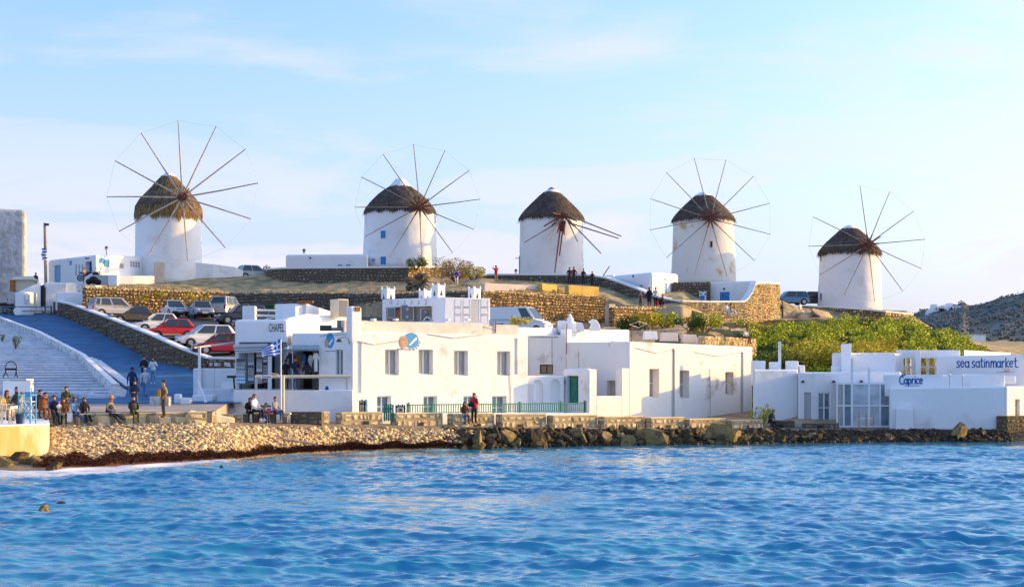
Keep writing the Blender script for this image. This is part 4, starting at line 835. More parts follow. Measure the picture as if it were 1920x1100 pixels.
mb = MB(); a0, a1 = P(545, 647, 80.1), P(598, 647, 80.1); b0, b1 = P(529, 654, 79.0), P(597, 654, 79.0); mb.add([a0, a1, b1, b0, a0-up*.1, a1-up*.1, b1-up*.1, b0-up*.1], [(0, 1, 2, 3), (7, 6, 5, 4), (3, 2, 6, 7), (0, 3, 7, 4), (1, 5, 6, 2)]); o = link('awning', mb, 'glass_blue', origin=a0); props(o, 'flat grey blue awning over the right hand shop opening', 'awning')
fr = thing('pipe_frame', 'cream pipe frame with one post standing in front of the open shop', 'frame', tuple(P(530, 779, 78)))
mb = MB(); mb.tube(P(478, 706, 78.6), P(657, 705.5, 79.8), .09, .09, 10); link('beam', mb, 'cream_paint', fr); mb = MB(); mb.tube(P(531, 772, 78.8), P(531, 705, 78.8), .085, .085, 10); link('post', mb, 'cream_paint', fr)
mb = MB(); mb.tube(P(480, 706, 78.6), P(480, 730, 78.6), .07, .07, 8); link('post', mb, 'light_grey', fr); mb = MB(); mb.path([P(500, 705, 78.6), P(504, 699, 78.5), P(520, 701, 78.5), P(524, 706, 78.6)], .03); link('bracket', mb, 'cream_paint', fr)
mb = MB(); mb.box(P(499, 706.5, 78.4), (.58, .04, .16)); sg = link('name_board', mb, 'white_paint', fr); text_obj('MYKONOS', P(491.5, 708.3, 78.37), Vector((1, 0, 0)), Vector((0, -1, 0)), .44, .09, 'sign_blue', fr, 'lettering')
cs = thing('column', 'white square column between the two dark shop openings', 'column', tuple(P(506, 730, 82)))
mb = MB(); mb.box((P(506, 730, 82).x, 82, (ZV(730, 82)+ZV(660, 82))/2), (.2, .2, ZV(660, 82)-ZV(730, 82))); link('shaft', mb, 'whitewash_clean', cs)
# terrace wall under the shops with steps at its left
fpw = [XY(540, 79.3), XY(662, 79.75), XY(662, 84), XY(438, 84), XY(438, 79.4)]
mb = MB(); mb.prism(fpw, 1.0, ZV(731, 79.5)); o = link('shop_terrace', mb, 'whitewash_clean', bevel=.05, origin=(fpw[0][0], fpw[0][1], 1.0)); props(o, 'plain white terrace wall under the open shopfront', 'terrace')
o_ = thing('corner_steps', 'white masonry block with blue steps left of the shop terrace', 'steps', tuple(P(400, 772, 79)))
for k in range(5):
    mb = MB(); x0 = P(393+k*1.5, 0, 79).x; x1 = P(440, 0, 79).x; z_ = ZV(772-k*7, 79); mb.box(((x0+x1)/2, 79.2+.28*k, (z_+1.2)/2), (x1-x0, .3, z_-1.2)); link('step', mb, 'step_white', o_)
lw = [('planter_wall', 'low white wall left of the shop, behind the pergola post', 378, 403, 690, 731, 85.0, .2), ('planter_wall', 'second low white wall with rounded corner beside the postcard rack', 403, 447, 690, 727, 84.8, .2), ('bench_block', 'low white block with a dark opening below the planter walls', 415, 448, 716, 731, 84.0, .3), ('end_pillar', 'short white pillar at the left end of the planter walls', 362, 378, 690, 738, 84.8, .5),
      ('ledge', 'white ledge running below the planter walls', 364, 448, 728, 737, 83.2, .9), ('stair_block', 'white stepped block right of the lit corner', 360, 398, 740, 757, 80.2, 1.6), ('kerb_block', 'small white kerb block beside the walking man', 326, 338, 738, 757, 78.5, .5), ('round_kerb', 'low rounded white kerb left of the handrail', 337, 356, 745, 757, 78.3, .6)]
for nm, lb, u0, u1, v0, v1, d_, th in lw:
    p, q = P(u0, v1, d_), P(u1, v0, d_); mb = MB(); mb.box(((p.x+q.x)/2, d_+th/2, (q.z+p.z-.4)/2), (q.x-p.x, th, q.z-p.z+.4)); o = link(nm, mb, 'whitewash_clean', bevel=.06, origin=(p.x, d_, p.z)); props(o, lb, 'low wall')
pg = thing('pergola', 'white pergola post with pale reed roof strip and slanting handrail', 'pergola', tuple(P(374, 760, 81)))
mb = MB(); mb.box(P(374, 703, 81), (.13, .13, 3.1)); link('post', mb, 'white_paint', pg)
mb = MB(); a0, a1 = P(365, 650, 80.7), P(443, 640, 84); mb.add([a0, a1, a1+Vector((0, 1.6, .1)), a0+Vector((0, 1.6, .1))]+[k-up*.09 for k in (a0, a1, a1+Vector((0, 1.6, .1)), a0+Vector((0, 1.6, .1)))], [(0, 1, 2, 3), (7, 6, 5, 4), (0, 4, 5, 1), (1, 5, 6, 2), (2, 6, 7, 3), (3, 7, 4, 0)]); link('roof_strip', mb, 'light_grey', pg)
mb = MB(); mb.path([P(371, 712, 80.6), P(388, 757, 79.2), P(385, 763, 79.2)], .05); mb.tube(P(384, 763, 79.2), P(384, 745, 79.4), .04); link('handrail', mb, 'white_paint', pg)
for k, (u, v, w, h, m_) in enumerate([(452, 688, .48, .95, 'glass_blue'), (452, 706, .5, .75, 'sky_blue_paint'), (471, 690, .32, 1.7, 'light_grey'), (487, 688, .32, 1.8, 'light_grey'), (498, 690, .22, 1.6, 'mid_grey')]):
    d_ = 82.2 if k > 1 else 81.2; t = thing('postcard_rack', ['tall pale blue rack standing at the left end of the shopfront', 'bright blue card rack with white rows, lower left of the shopfront', 'left grey souvenir rack inside the dark shop', 'middle grey souvenir rack inside the dark shop', 'narrow dark rack next to the white column'][k], 'rack', tuple(P(u, v, d_)))
    mb = MB(); mb.box(P(u, v, d_), (w, .25, h)); link('panel', mb, m_, t); n = int(h/.16)
    for j in range(n):
        mb = MB(); pp = P(u, v, d_); nx = max(2, int(w/.1))
        for i in range(nx): mb.box((pp.x-w/2+w*(i+.5)/nx, d_-.14, pp.z-h/2+h*(j+.5)/n), (w/nx*.7, .03, h/n*.62))
        link('card_row', mb, ['white_paint', 'light_grey', 'navy', 'glass_curtain', 'tan_paint'][(j*3+k) % 5] if k != 1 else 'white_paint', t)
    mb = MB(); pp = P(u, v, d_); mb.tube((pp.x, d_, pp.z-h/2), (pp.x, d_, ZV(730, d_)), .03); link('stand', mb, 'dark_grey', t)
def shirt(u, v, d_, w, m_, lb, long=.6):
    mb = MB(); c = P(u, v, d_); pr = [(-w*.5, -long), (w*.5, -long), (w*.5, -.05), (w*.95, -.25), (w*1.05, -.05), (w*.5, .18), (w*.15, .2), (0, .14), (-w*.15, .2), (-w*.5, .18), (-w*1.05, -.05), (-w*.95, -.25), (-w*.5, -.05)]
    mb.extr(pr, c, Vector((1, 0, 0)), up, Vector((0, 1, 0)), .07); o = link('hanging_shirt', mb, m_, origin=c); props(o, lb, 'shirt'); return o
shirt(546, 668, 80.3, .26, 'black', 'black shirt hanging high in the shop opening behind the flag pole'); shirt(576, 690, 79.7, .27, 'black', 'black shirt hanging low at the right of the shop opening'); shirt(592, 668, 79.9, .17, 'white_paint', 'white shirt hanging rightmost in the shop opening', .8); shirt(582, 672, 79.9, .13, 'light_grey', 'grey garment hanging beside the rightmost white shirt', .7); shirt(559, 676, 80.3, .16, 'rust', 'dark red shirt hanging in the middle of the shop opening', .5); shirt(570, 670, 80.2, .10, 'sign_blue', 'narrow blue garment hanging near the middle of the shop opening', .7)
mb = MB(); pp = P(566, 690, 80.4); mb.box((pp.x, 80.6, pp.z), (.3, .2, .75)); o = link('display_case', mb, 'glass_curtain', origin=pp); props(o, 'pale lit display panel behind the shirts', 'display')
mb = MB(); mb.box(P(434, 706, 82.6), (.45, .3, .14)); mb.tube(P(438, 706, 82.6), P(440, 730, 82.6), .05); o = link('dark_stand', mb, 'dark_grey', origin=P(438, 730, 82.6)); props(o, 'small dark stand left of the blue card rack', 'stand')
# ---- turreted block behind the white house
fp1 = [XY(717, 96), XY(834, 93.5), XY(834, 99), XY(717, 100)]
T = Bld('turret_house', 'white roof building with four horned turrets, triangle vents and shuttered right side', 'building', fp1, 4.6, ZV(559, 94.8), 'whitewash_clean', bevel=.05)
for uu_ in (734, 746, 759, 772, 785.5, 799):
    t_, z_ = T.hit(0, uu_, 566.5); T.cut.append((0, [(t_-.12, z_-.16), (t_+.12, z_-.16), (t_, z_+.17)], .1))
rc = T.hole(0, 724, 812, 574.5, 603, .9); T.build()
fp2 = quad(834, 93.4, 24, 919, 4.5); T2 = Bld('side_wing', '', '', fp2, 4.6, ZV(558.5, 94.2), 'whitewash_clean', bevel=.04, parent=T.t)
ds_ = [T2.hole(0, *q, .05) for q in ((851, 865, 562, 604), (867, 881, 562, 604), (883, 898, 562, 604), (900, 915, 562, 604))]; T2.build()
for k, h in enumerate(ds_):
    i, t0, t1, z0, z1, dp = h; fo = T2.panel('door', i, t0+.02, t1-.02, z0, z1-.03, -.045, .03, 'white_paint', bevel=.01)
    n = 12 if k == 2 else 3
    for j in range(n): z_ = z0+(z1-z0)*(j+.5)/n; T2.panel('slat', i, t0+.08, t1-.08, z_-.03 if n > 3 else z_-.3, z_+.03 if n > 3 else z_+.3, -.014, .02, 'cream_paint' if n > 3 else 'white_paint', parent=fo)
for (uu_, vt_, w_, d_, vb_) in ((727.5, 541, .85, 96, 560), (797, 544, .78, 97, 562), (822, 534, .8, 93.9, 600), (889.5, 540, .8, 98, 560)):
    x, y = XY(uu_, d_+.4); zt_, zb_ = ZV(vt_, d_), ZV(vb_, d_); c = R(38 if uu_ > 720 else 20); ba = math.radians(-38+76) ; rz = R(40)
    mb = MB(); mb.box((x, y, (zt_+zb_)/2), (w_*.78, w_*.78, zt_-zb_), rz); tu = link('turret', mb, 'whitewash_clean', T.t, bevel=.04)
    mb = MB()
    for sx, sy in ((-1, -1), (1, -1), (1, 1), (-1, 1)):
        ox, oy = sx*w_*.34, sy*w_*.34; px_, py_ = x+ox*math.cos(rz)-oy*math.sin(rz), y+ox*math.sin(rz)+oy*math.cos(rz); mb.lathe([(.08, 0), (.05, .1), (.01, .2)], (px_, py_, zt_-.02), 6)
    link('horn', mb, 'whitewash_clean', tu)
    for an in (-50, 40):
        n_ = Vector((math.sin(R(an)), -math.cos(R(an)), 0)); tg = Vector((math.cos(R(an)), math.sin(R(an)), 0)); q_ = Vector((x, y, zt_-.5))+n_*(w_*.39); mb = MB(); mb.extr([(-.1, -.16), (.1, -.16), (0, .2)], q_, tg, up, n_, .012); link('vent', mb, 'black', tu)
hvac('roof_unit', 'white double fan cooling unit in the recess of the turret house', 764, 571, 602, .85, .4, 95.2, 0, False, True); hvac('roof_unit', 'small grey cooling unit at the left of the recess in the turret house', 734, 576, 596, .5, .4, 95.6, 0, False); hvac('roof_unit', 'grey cooling unit with fan at the right of the recess beside a white hoop', 798, 578, 602, .62, .4, 95.0, 0, False, True)
mb = MB(); mb.box(P(756, 590, 95.6), (.7, .35, .5)); mb.box(P(756, 574.5, 95.6), (.75, .4, .12)); o = link('cabinet', mb, 'orange_wood', origin=P(756, 600, 95.6)); props(o, 'orange wooden cabinet between the cooling units of the turret house', 'cabinet')
mb = MB(); mb.path([P(794, 603, 94.4), P(796, 597, 94.4), P(801, 594, 94.4), P(807, 597, 94.4), P(809, 603, 94.4)], .04); o = link('white_hoop', mb, 'white_paint', origin=P(800, 603, 94.4)); props(o, 'white pipe hoop standing in front of the turret house', 'pipe')
# ------------------------------------------------------------------ houses right of the long white house
fp = [XY(986, 94.6), XY(1062, 94.2), XY(1062, 98), XY(986, 98)]
M1 = Bld('back_house', 'plain shaded house wall with one small dark window between the two sunlit houses', 'house', fp, .9, ZV(628, 94.4), 'peeling_plaster', bevel=.05)
h = M1.hole(0, 1012, 1037, 683, 701, .2); M1.build(); M1.window(h, 'glass_dark', 'dark_grey', mull=1)
mb = MB(); mb.path([P(994, 632, 94.3), P(1046, 632, 94.1)], .025); mb.tube(P(1035, 632, 94.1), P(1035, 706, 94.1), .02); link('pipe', mb, 'mid_grey', M1.t)
wedge('roof_wall', 'bright sunlit roof parapet strip above the stained wall', [(1063, 617, 97), (1180, 618, 105)], .5, 'whitewash'); wedge('roof_wall', 'white roof edge between the long white house and the stained wall', [(962, 613, 93), (1062, 615, 99)], .5, 'whitewash')
# right house, sunlit, peeling paint
full = quad(1180, 90.5, 45, 1411, 5.2); dv2 = Vector((math.cos(R(45)), math.sin(R(45))))
zr0, zr1 = ZV(640, 90.5), ZV(650, 99.4)
R_ = Bld('peeling_house', 'sunlit white house with peeling plaster, three narrow windows and two grey channels', 'house', full, .7, [zr0, zr1, zr1, zr0+.05], 'peeling_plaster', bevel=.06)
hw = [R_.hole(0, *q, .52) for q in ((1217.5, 1236, 691, 745), (1274.5, 1292.5, 694, 746), (1360, 1375.5, 697, 740))]
g_ = [R_.hole(0, 1259, 1265.5, 653, 783, .12, True), R_.hole(0, 1388.5, 1394, 659, 786, .12, True)]; hn = R_.hole(3, 1138, 1153.5, 713, 744, .3); R_.build(); R_.panel('niche_back', 3, min(hn[1], hn[2]), max(hn[1], hn[2]), hn[3], hn[4], -.29, .02, 'tan_plaster')
for h in hw: R_.window(h, 'glass_curtain', mull=0, bars=1)
for h in g_: R_.panel('channel', 0, h[1]+.01, h[2]-.01, h[3], h[4]-.15, -.115, .03, 'light_grey')
lowp = Vector(XY(1180, 90.5)); l0 = lowp-dv2*3.62; n2 = Vector((-dv2.y, dv2.x))
def lowwall(name, t0, t1, v_top, vd, th=.4, m='peeling_plaster'):
    a, b = l0+dv2*t0, l0+dv2*t1; mb = MB(); mb.prism([a, b, b+n2*th, a+n2*th], .7, ZV(v_top, vd)); return link(name, mb, m, R_.t, bevel=.05)
lowwall('parapet', .66, 2.92, 742, 89); lowwall('pier', 0, .66, 692, 88.2, .9, 'whitewash'); lowwall('pier', 2.92, 3.62, 690, 90, .5)
for k in range(3): mb = MB(); a = l0+dv2*(.0+k*.0); 
# porch with the green door
fp = [XY(1057, 89.4), XY(1106, 88.2), Vector(XY(1106, 88.2))+Vector((.3, 1.6)), Vector(XY(1057, 89.4))+Vector((0, 2.6))]
PO = Bld('porch', 'small white porch with rounded top and a half open green door', 'porch', fp, .9, ZV(690, 88.6), 'whitewash_clean', bevel=.25)
h = PO.hole(0, 1063, 1088, 704, 757, .35); PO.build(); i, t0, t1, z0, z1, dp = h
dr = PO.panel('door', 0, t0+.03, t0+(t1-t0)*.6, z0, z1-.03, -.30, .06, 'green_paint', bevel=.01); PO.panel('door', 0, t0+(t1-t0)*.64, t1-.03, z0, z1-.03, -.33, .05, 'dark_green_paint', bevel=.01)
for k in range(3): PO.panel('door_panel', 0, t0+.12, t0+(t1-t0)*.52, z0+.12+k*(z1-z0-.1)/3, z0+.02+(k+1)*(z1-z0-.1)/3, -.24, .02, 'green_paint', parent=dr)
for uu_ in (1058.5, 1094): 
    t_, z_ = PO.hit(0, uu_, 716); mb = MB(); mb.box(PO.pt(0, t_, z_, .08), (.14, .14, .2)); link('lamp', mb, 'dark_grey', PO.t)
# shaded garden wall with two arches
fp = [XY(978, 87.9), XY(1058, 89.0), XY(1058, 89.5), XY(978, 88.5)]
GW = Bld('garden_wall', 'blue shaded white wall with two arched niches left of the green door', 'wall', fp, .9, ZV(704, 88.5), 'whitewash_clean', bevel=.08)
GW.hole(0, 997, 1019, 712, 756, .12, True); GW.hole(0, 1032, 1050, 710, 757, .2, True); GW.build()
mb = MB(); mb.extr([(0, 0), (.2, 0), (.2, 1.1), (-1.2, 1.1), (-1.2, .95), (0, .95)], P(998, 752, 87.6), Vector((1, 0, 0)), up, Vector((0, 1, 0)), .2); link('buttress', mb, 'whitewash_clean', GW.t, bevel=.05)
# white plinth and green railing on it
pl = [XY(688, 78.6), XY(1107, 87.3), XY(1107, 87.8), XY(700, 79.4)]
mb = MB(); mb.prism(pl, .9, [ZV(773.5, 78.6), ZV(774, 87.3), ZV(774, 87.8), ZV(773.5, 79.4)]); o = link('plinth', mb, 'whitewash', bevel=.05, origin=(*pl[0], .9)); props(o, 'low white plinth running under the green railing', 'plinth')
mb = MB(); mb.prism([XY(690, 79.2), XY(1107, 87.8), XY(1107, 93), XY(690, 88)], .9, ZV(774.5, 87)-.05); o = link('garden_floor', mb, 'whitewash_clean'); o['kind'] = 'structure'
rl = thing('railing', 'long light green wooden railing in front of the long white house', 'railing', tuple(P(766, 774, 79.5)))
A, Bp = P(767, 0, 80.45), P(1097, 0, 87.35); zt_, zb_ = ZV(757, 83.5), ZV(773, 83.5)
def on(t): return Vector((A.x+(Bp.x-A.x)*t, A.y+(Bp.y-A.y)*t, 0))
ang = math.atan2(Bp.y-A.y, Bp.x-A.x)
mb = MB(); Lr = (Bp-A); Lr.z = 0; Lr = Lr.length; c = on(.5); mb.box((c.x, c.y, zt_), (Lr, .06, .055), ang); link('top_rail', mb, 'green_paint', rl); mb = MB(); mb.box((c.x, c.y, zb_+.04), (Lr, .05, .045), ang); link('bottom_rail', mb, 'green_paint', rl)
sl0 = None; nb = 78
for k in range(nb):
    if k % 19 == 9: 
        mb = MB(); c = on((k+.5)/nb); mb.box((c.x, c.y, (zt_+zb_)/2+.05), (.1, .1, zt_-zb_+.14), ang); link('post', mb, 'green_paint', rl); continue
    mb = MB(); c = on((k+.5)/nb); mb.box((c.x, c.y, (zt_+zb_)/2), (.045, .03, zt_-zb_-.03), ang); link('slat', mb, 'green_paint', rl)
mb = MB(); c = on(1.0); mb.box((c.x, c.y, (zt_+zb_)/2+.04), (.12, .12, zt_-zb_+.2), ang); link('end_post', mb, 'dark_green_paint', rl)
def board_gate(name, label, u0, u1, v0, v1, d_, m, n=5, point=False):
    t = thing(name, label, 'gate', tuple(P(u0, v1, d_))); a, b = P(u0, v1, d_), P(u1, v0, d_); w = (b.x-a.x)/n
    for k in range(n):
        mb = MB(); mb.box((a.x+w*(k+.5), d_+k*w*.4, (a.z+b.z)/2+(.04 if k % 2 else 0)), (w*.86, .04, b.z-a.z)); link('board', mb, m, t)
    mb = MB(); mb.box(((a.x+b.x)/2, d_+.06, a.z+(b.z-a.z)*.75), (b.x-a.x, .04, .08), .0); link('cross_bar', mb, m, t); return t
board_gate('green_gate', 'light green board gate reaching down between the stone blocks', 719, 738, 758, 789, 77.6, 'green_paint'); board_gate('green_gate', 'small dark green gate beside the left corner of the long white house', 673, 688, 750, 775, 79.0, 'dark_green_paint', 4); board_gate('green_gate', 'light green board panel at the left end of the railing', 762, 768, 755, 774, 79.2, 'green_paint', 2)
board_gate('green_gate', 'dark green low fence panel holding a small pink notice', 741, 760, 759, 774, 79.0, 'dark_green_paint', 5)
mb = MB(); mb.box(P(751, 768, 78.8), (.3, .02, .3)); sg = link('notice', mb, 'pink_plaster', origin=P(751, 774, 78.8)); props(sg, 'small pink notice with dark mark on the dark green fence panel', 'notice'); mb = MB(); mb.box(P(751, 768, 78.78), (.14, .02, .1)); link('mark', mb, 'dark_grey', sg)
wedge('garden_pier', 'white wall with rounded shoulder beside the small dark green gate', [(688, 750, 79.0), (694, 751, 79.15), (700, 757, 79.3), (705, 768, 79.4)], .35)
bpy.data.objects[-1] if False else None
# roof clutter of the middle houses
mb = MB(); mb.lathe([(.42, ZV(622, 98)), (.40, ZV(604, 98)), (.24, ZV(602, 98)), (.20, ZV(596, 98)), (.1, ZV(594, 98)), (.13, ZV(592, 98)), (.02, ZV(587, 98))], (*XY(1069, 98), 0), 16); o = link('chimney', mb, 'whitewash_clean', origin=P(1069, 618, 93)); props(o, 'white chimney with stepped pointed cap on the middle roof', 'chimney')
mb = MB(); c = P(1054, 612, 98); mb.box(c, (.6, .5, .8)); mb.box(P(1085, 613, 98.5), (.8, .5, .6), top=(.5, .5)); o = link('roof_block', mb, 'whitewash_clean', bevel=.1, origin=c); props(o, 'rounded white roof block hugging the pointed chimney', 'roof block')
mb = MB(); q_ = [(0, 0), (.85, 0), (.72, .45), (.55, .72), (.25, .78), (.0, .62), (.22, .45)]; mb.extr(q_, P(1103, 620, 98), Vector((1, 0, 0)), up, Vector((0, 1, 0)), .5); o = link('bell_arch', mb, 'whitewash_clean', bevel=.05, origin=P(1103, 620, 98)); props(o, 'white curved roof horn right of the pointed chimney', 'roof horn')
an = thing('tv_antenna', 'diamond shaped wire antenna on a short mast on the sunlit roof corner', 'antenna', tuple(P(1184, 639, 92)))
mb = MB(); mb.tube(P(1184, 640, 92), P(1185, 608, 92), .03); link('mast', mb, 'rust', an); mb = MB(); mb.path([P(1180, 608, 92), P(1198, 603, 91.4), P(1213, 607, 92), P(1197, 614, 92.6), P(1180, 608, 92)], .022); link('loop', mb, 'light_grey', an)
mb = MB(); mb.tube(P(1062, 664, 93.9), P(1063, 606, 93.9), .03); o = link('rusty_pole', mb, 'rust', origin=P(1062, 664, 87.2)); props(o, 'thin rusty pole fixed to the corner of the stained wall', 'pole')
an = thing('roof_lamp', 'thin roof mast with grey lamp and loose wires above the long white house', 'mast', tuple(P(928, 622, 87)))
mb = MB(); mb.tube(P(929, 624, 87), P(930, 601, 87), .04); link('mast', mb, 'mid_grey', an); mb = MB(); mb.box(P(922, 605, 87), (.3, .3, .3)); link('lamp', mb, 'light_grey', an); mb = MB(); mb.path([P(900, 624, 86.5), P(905, 612, 86.5), P(925, 618, 86.7)], .015); mb.path([P(885, 624, 86), P(903, 613, 86.5)], .015); link('wire', mb, 'dark_grey', an)
# pink roof benches and stone parapet
for k, (u0, u1) in enumerate([(1206, 1232), (1237, 1271), (1277, 1306), (1309, 1325)]):
    a, b = XY(u0, 103+k*.9), XY(u1, 103.9+k*.9); mb = MB(); zt_ = ZV(621+k*2.4, 104); mb.box(((a[0]+b[0])/2, (a[1]+b[1])/2, zt_-.3), (b[0]-a[0], .3, .6), .35, top=(b[0]-a[0]-.1, .2)); o = link('roof_parapet', mb, 'pink_plaster' if k else 'whitewash', bevel=.04, origin=(*a, zt_-.6)); props(o, ['leftmost pale length of low roof parapet behind the peeling house', 'pinkish roof parapet length, second from the left behind the peeling house', 'pinkish roof parapet length beside the stone wall', 'short pinkish roof parapet length touching the stone wall'][k], 'parapet')
stone_wall('stone_parapet', 'low golden stone wall behind the peeling house where a woman sits', [(*XY(1322, 103.5), 4.8, ZV(632, 103.5)), (*XY(1418, 109), 3.9, ZV(637, 109))], .5, .4, .28, 'wall_stone', 'mortar', seed=31, depth=.07)
for b_, i_, rows in ((B, 0, [((672, 640), (700, 646), (760, 637)), ((800, 626), (850, 634), (905, 627)), ((955, 700), (957, 735), (957, 770))]), (W2, 0, [((600, 630), (612, 628), (650, 626)), ((650, 700), (651, 740), (651, 772))]), (R_, 0, [((1190, 652), (1230, 662), (1262, 655)), ((1300, 660), (1345, 668), (1392, 660)), ((1330, 690), (1331, 740), (1331, 782))]), (R_, 3, [((1085, 660), (1086, 690), (1086, 735))])):
    for rw_ in rows:
        pp_ = [b_.pt(i_, *b_.hit(i_, *q), .03) for q in rw_]; mb = MB(); mb.path(pp_, .014, 4); link('cable', mb, 'mid_grey', b_.t)
# ------------------------------------------------------------------ seawall of separate masonry blocks, stones as parts
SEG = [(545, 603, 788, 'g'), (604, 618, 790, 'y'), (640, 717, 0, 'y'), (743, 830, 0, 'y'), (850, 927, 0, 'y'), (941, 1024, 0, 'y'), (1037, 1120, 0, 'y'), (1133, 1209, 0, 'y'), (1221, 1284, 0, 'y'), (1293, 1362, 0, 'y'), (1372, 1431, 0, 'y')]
def sw_d(u): return 80.86/(1-.55*(u-960)/2800)
def sw_top(u): return np.interp(u, [440, 620, 1000, 1200, 1430], [772, 773.5, 777.5, 782, 789])
def masonry(name, label, u0, u1, zb, zt_, d0, al, th, m_st, m_core, seed, sw=.42, sh=.33, group=None, drain=True, sidefirst=True, capm=None):
    q = quad(u0, d0, al, u1, th); a, b = q[0], q[1]; t = thing(name, label, 'stone block', (a.x, a.y, zb), group=group); rs = random.Random(seed)
    mb = MB(); mb.prism(q, zb-.1, zt_-.01); link('wall_core', mb, m_core, t)
    L = (b-a).length; dv = Vector(((b-a).x/L, (b-a).y/L, 0)); nr = Vector((dv.y, -dv.x, 0)); c_ = L*rs.uniform(.4, .6)
    fs = stone_faces(L, lambda s: (zb, zt_), sw, sh, rs, .05, .014, keep=(lambda s, z: not (abs(s-c_) < .2 and z < zb+.32)) if drain else (lambda s, z: True))
    for st in fs: mb = MB(); stone_geo(mb, [st], Vector((a.x, a.y, 0)), dv, nr, 0, False); link('stone', mb, m_st, t)
    fs = stone_faces(th, lambda s: (zb, zt_), sw, sh*1.1, rs, .04, .014)
    for st in fs: mb = MB(); stone_geo(mb, [st], Vector((q[3].x, q[3].y, 0)), nr, -dv, 0, False); link('stone', mb, m_st, t)
    if drain: mb = MB(); mb.box((a.x+dv.x*c_+.02*nr.x, a.y+dv.y*c_+.02*nr.y, zb+.12), (.3, .08, .24), math.atan2(dv.y, dv.x)); link('drain_hole', mb, 'black', t)
    mb = MB(); qq = quad(u0, d0, al, u1, th); e = .03; mb.prism([p for p in qq], zt_-.01, zt_+.05); link('coping', mb, capm or m_st, t, bevel=.02); return t
where = ['beneath the pipe frame, grey and shaded', 'small bright end piece right of the shaded grey block', 'beneath the left corner of the long white house', 'just right of the light green gate', 'where the man in red stands', 'under the middle of the green railing', 'under the right end of the green railing', 'under the low wall with the open notch', 'below the first narrow window of the peeling house', 'below the two grey channels of the peeling house', 'last sunlit one before the alley']
for k, (u0, u1, vb, c) in enumerate(SEG):
    d0 = sw_d(u0); um = (u0+u1)/2; zt_ = ZV(sw_top(um), sw_d(um)); zb = min(gz(u0, d0+.1), gz(u1, sw_d(u1)+.1))-.03
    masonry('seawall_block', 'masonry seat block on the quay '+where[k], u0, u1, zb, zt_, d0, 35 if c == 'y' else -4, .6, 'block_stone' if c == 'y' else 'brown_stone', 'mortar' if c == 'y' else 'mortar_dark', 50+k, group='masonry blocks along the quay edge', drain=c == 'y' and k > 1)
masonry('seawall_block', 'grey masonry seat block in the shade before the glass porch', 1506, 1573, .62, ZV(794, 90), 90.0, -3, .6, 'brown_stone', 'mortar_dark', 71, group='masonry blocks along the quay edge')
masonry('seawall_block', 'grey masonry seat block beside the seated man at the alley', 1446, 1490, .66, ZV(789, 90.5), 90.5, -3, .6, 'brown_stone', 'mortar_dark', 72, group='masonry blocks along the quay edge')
# seat wall in front of the plaza (people sit on it), in blocks
for k, (u0, u1, zt_, d0, d1) in enumerate([(86, 110, 2.03, 69.3, 69.3), (111, 142, 1.98, 69.3, 69.3), (150, 178, 1.98, 69.3, 69.4), (180, 232, 2.0, 69.4, 69.6), (233, 292, 2.0, 69.6, 69.8), (293, 352, 2.02, 69.8, 70.1), (353, 388, 2.05, 70.1, 70.6)]):
    masonry('seat_wall', 'cream stone seat wall '+['beside the hooded pair at the quay', 'under the man in the dark jacket', 'under the woman in the denim jacket', 'under the woman with sunglasses', 'under the reclining man in the straw hat', 'behind the standing man in the brown jacket', 'rising at the right end of the pebbles'][k], u0, u1, 1.35, zt_, d0-.25, 27, .6, 'block_stone', 'mortar', 80+k, .9, .55, group='cream seat walls between plaza and pebbles', drain=False, capm='quay_concrete')
mb = MB(); mb.prism([XY(356, 71), XY(440, 72.2), XY(440, 73.0), XY(356, 72.2)], 1.4, [ZV(768, 71), ZV(783, 72), ZV(783, 73), ZV(768, 72)]); o = link('kerb_wall', mb, 'quay_concrete', bevel=.06, origin=(*XY(356, 71), 1.4)); props(o, 'cream kerb sloping down from the plaza towards the benches', 'kerb')
masonry('seat_wall', 'golden rubble seat block left of the bench', 415, 453, 1.4, ZV(778, 73), 73, 10, .5, 'block_stone', 'mortar', 91, .4, .3, drain=False)
# ------------------------------------------------------------------ right hand cafes
fp = [XY(1412, 93.2), XY(1496.5, 94.2), XY(1496.5, 98), XY(1413.5, 97.5)]
C1 = Bld('alley_house', 'pinkish lit blank wall with small roof battlements at the alley right of the peeling house', 'house', fp, .7, ZV(692, 93), 'whitewash_clean', bevel=.12); C1.build()
for k, (u0, u1, v0) in enumerate([(1412, 1436, 676), (1446, 1463, 678), (1477, 1498, 676), (1500, 1510, 684)]):
    x0, _ = XY(u0, 95.5); x1, _ = XY(u1, 95.5); mb = MB(); z_ = ZV(v0, 95.5); mb.box(((x0+x1)/2, 96, z_-.8), (x1-x0, .8, 1.6)); link('battlement', mb, 'whitewash_clean', C1.t, bevel=.06)
mb = MB(); mb.box(P(1462, 668, 95.8), (.16, .16, 1.9)); link('roof_post', mb, 'white_paint', C1.t)
fp = [XY(1496.5, 93.4), XY(1690, 93.0), XY(1690, 98.4), XY(1496.5, 98)]
C2 = Bld('caprice_house', 'long blue shaded white cafe front with grey door and pale double door', 'cafe', fp, .7, [ZV(698, 93.4), ZV(697, 93), ZV(697, 97.5), ZV(697, 97.5)], 'whitewash_clean', bevel=.12)
h1 = C2.hole(0, 1508, 1520.5, 735, 793, .15); h2 = C2.hole(0, 1533, 1557, 735, 793, .12); h3 = C2.hole(0, 1634, 1648, 735, 780, .5); C2.build()
C2.panel('door', 0, h1[1]+.02, h1[2]-.02, h1[3], h1[4]-.02, -.14, .05, 'light_grey', bevel=.01); fo = C2.window(h2, 'glass_blue', mull=1, bars=1, fw=.08, name='double_door'); C2.window(h3, 'glass_dark', 'dark_grey', mull=0)
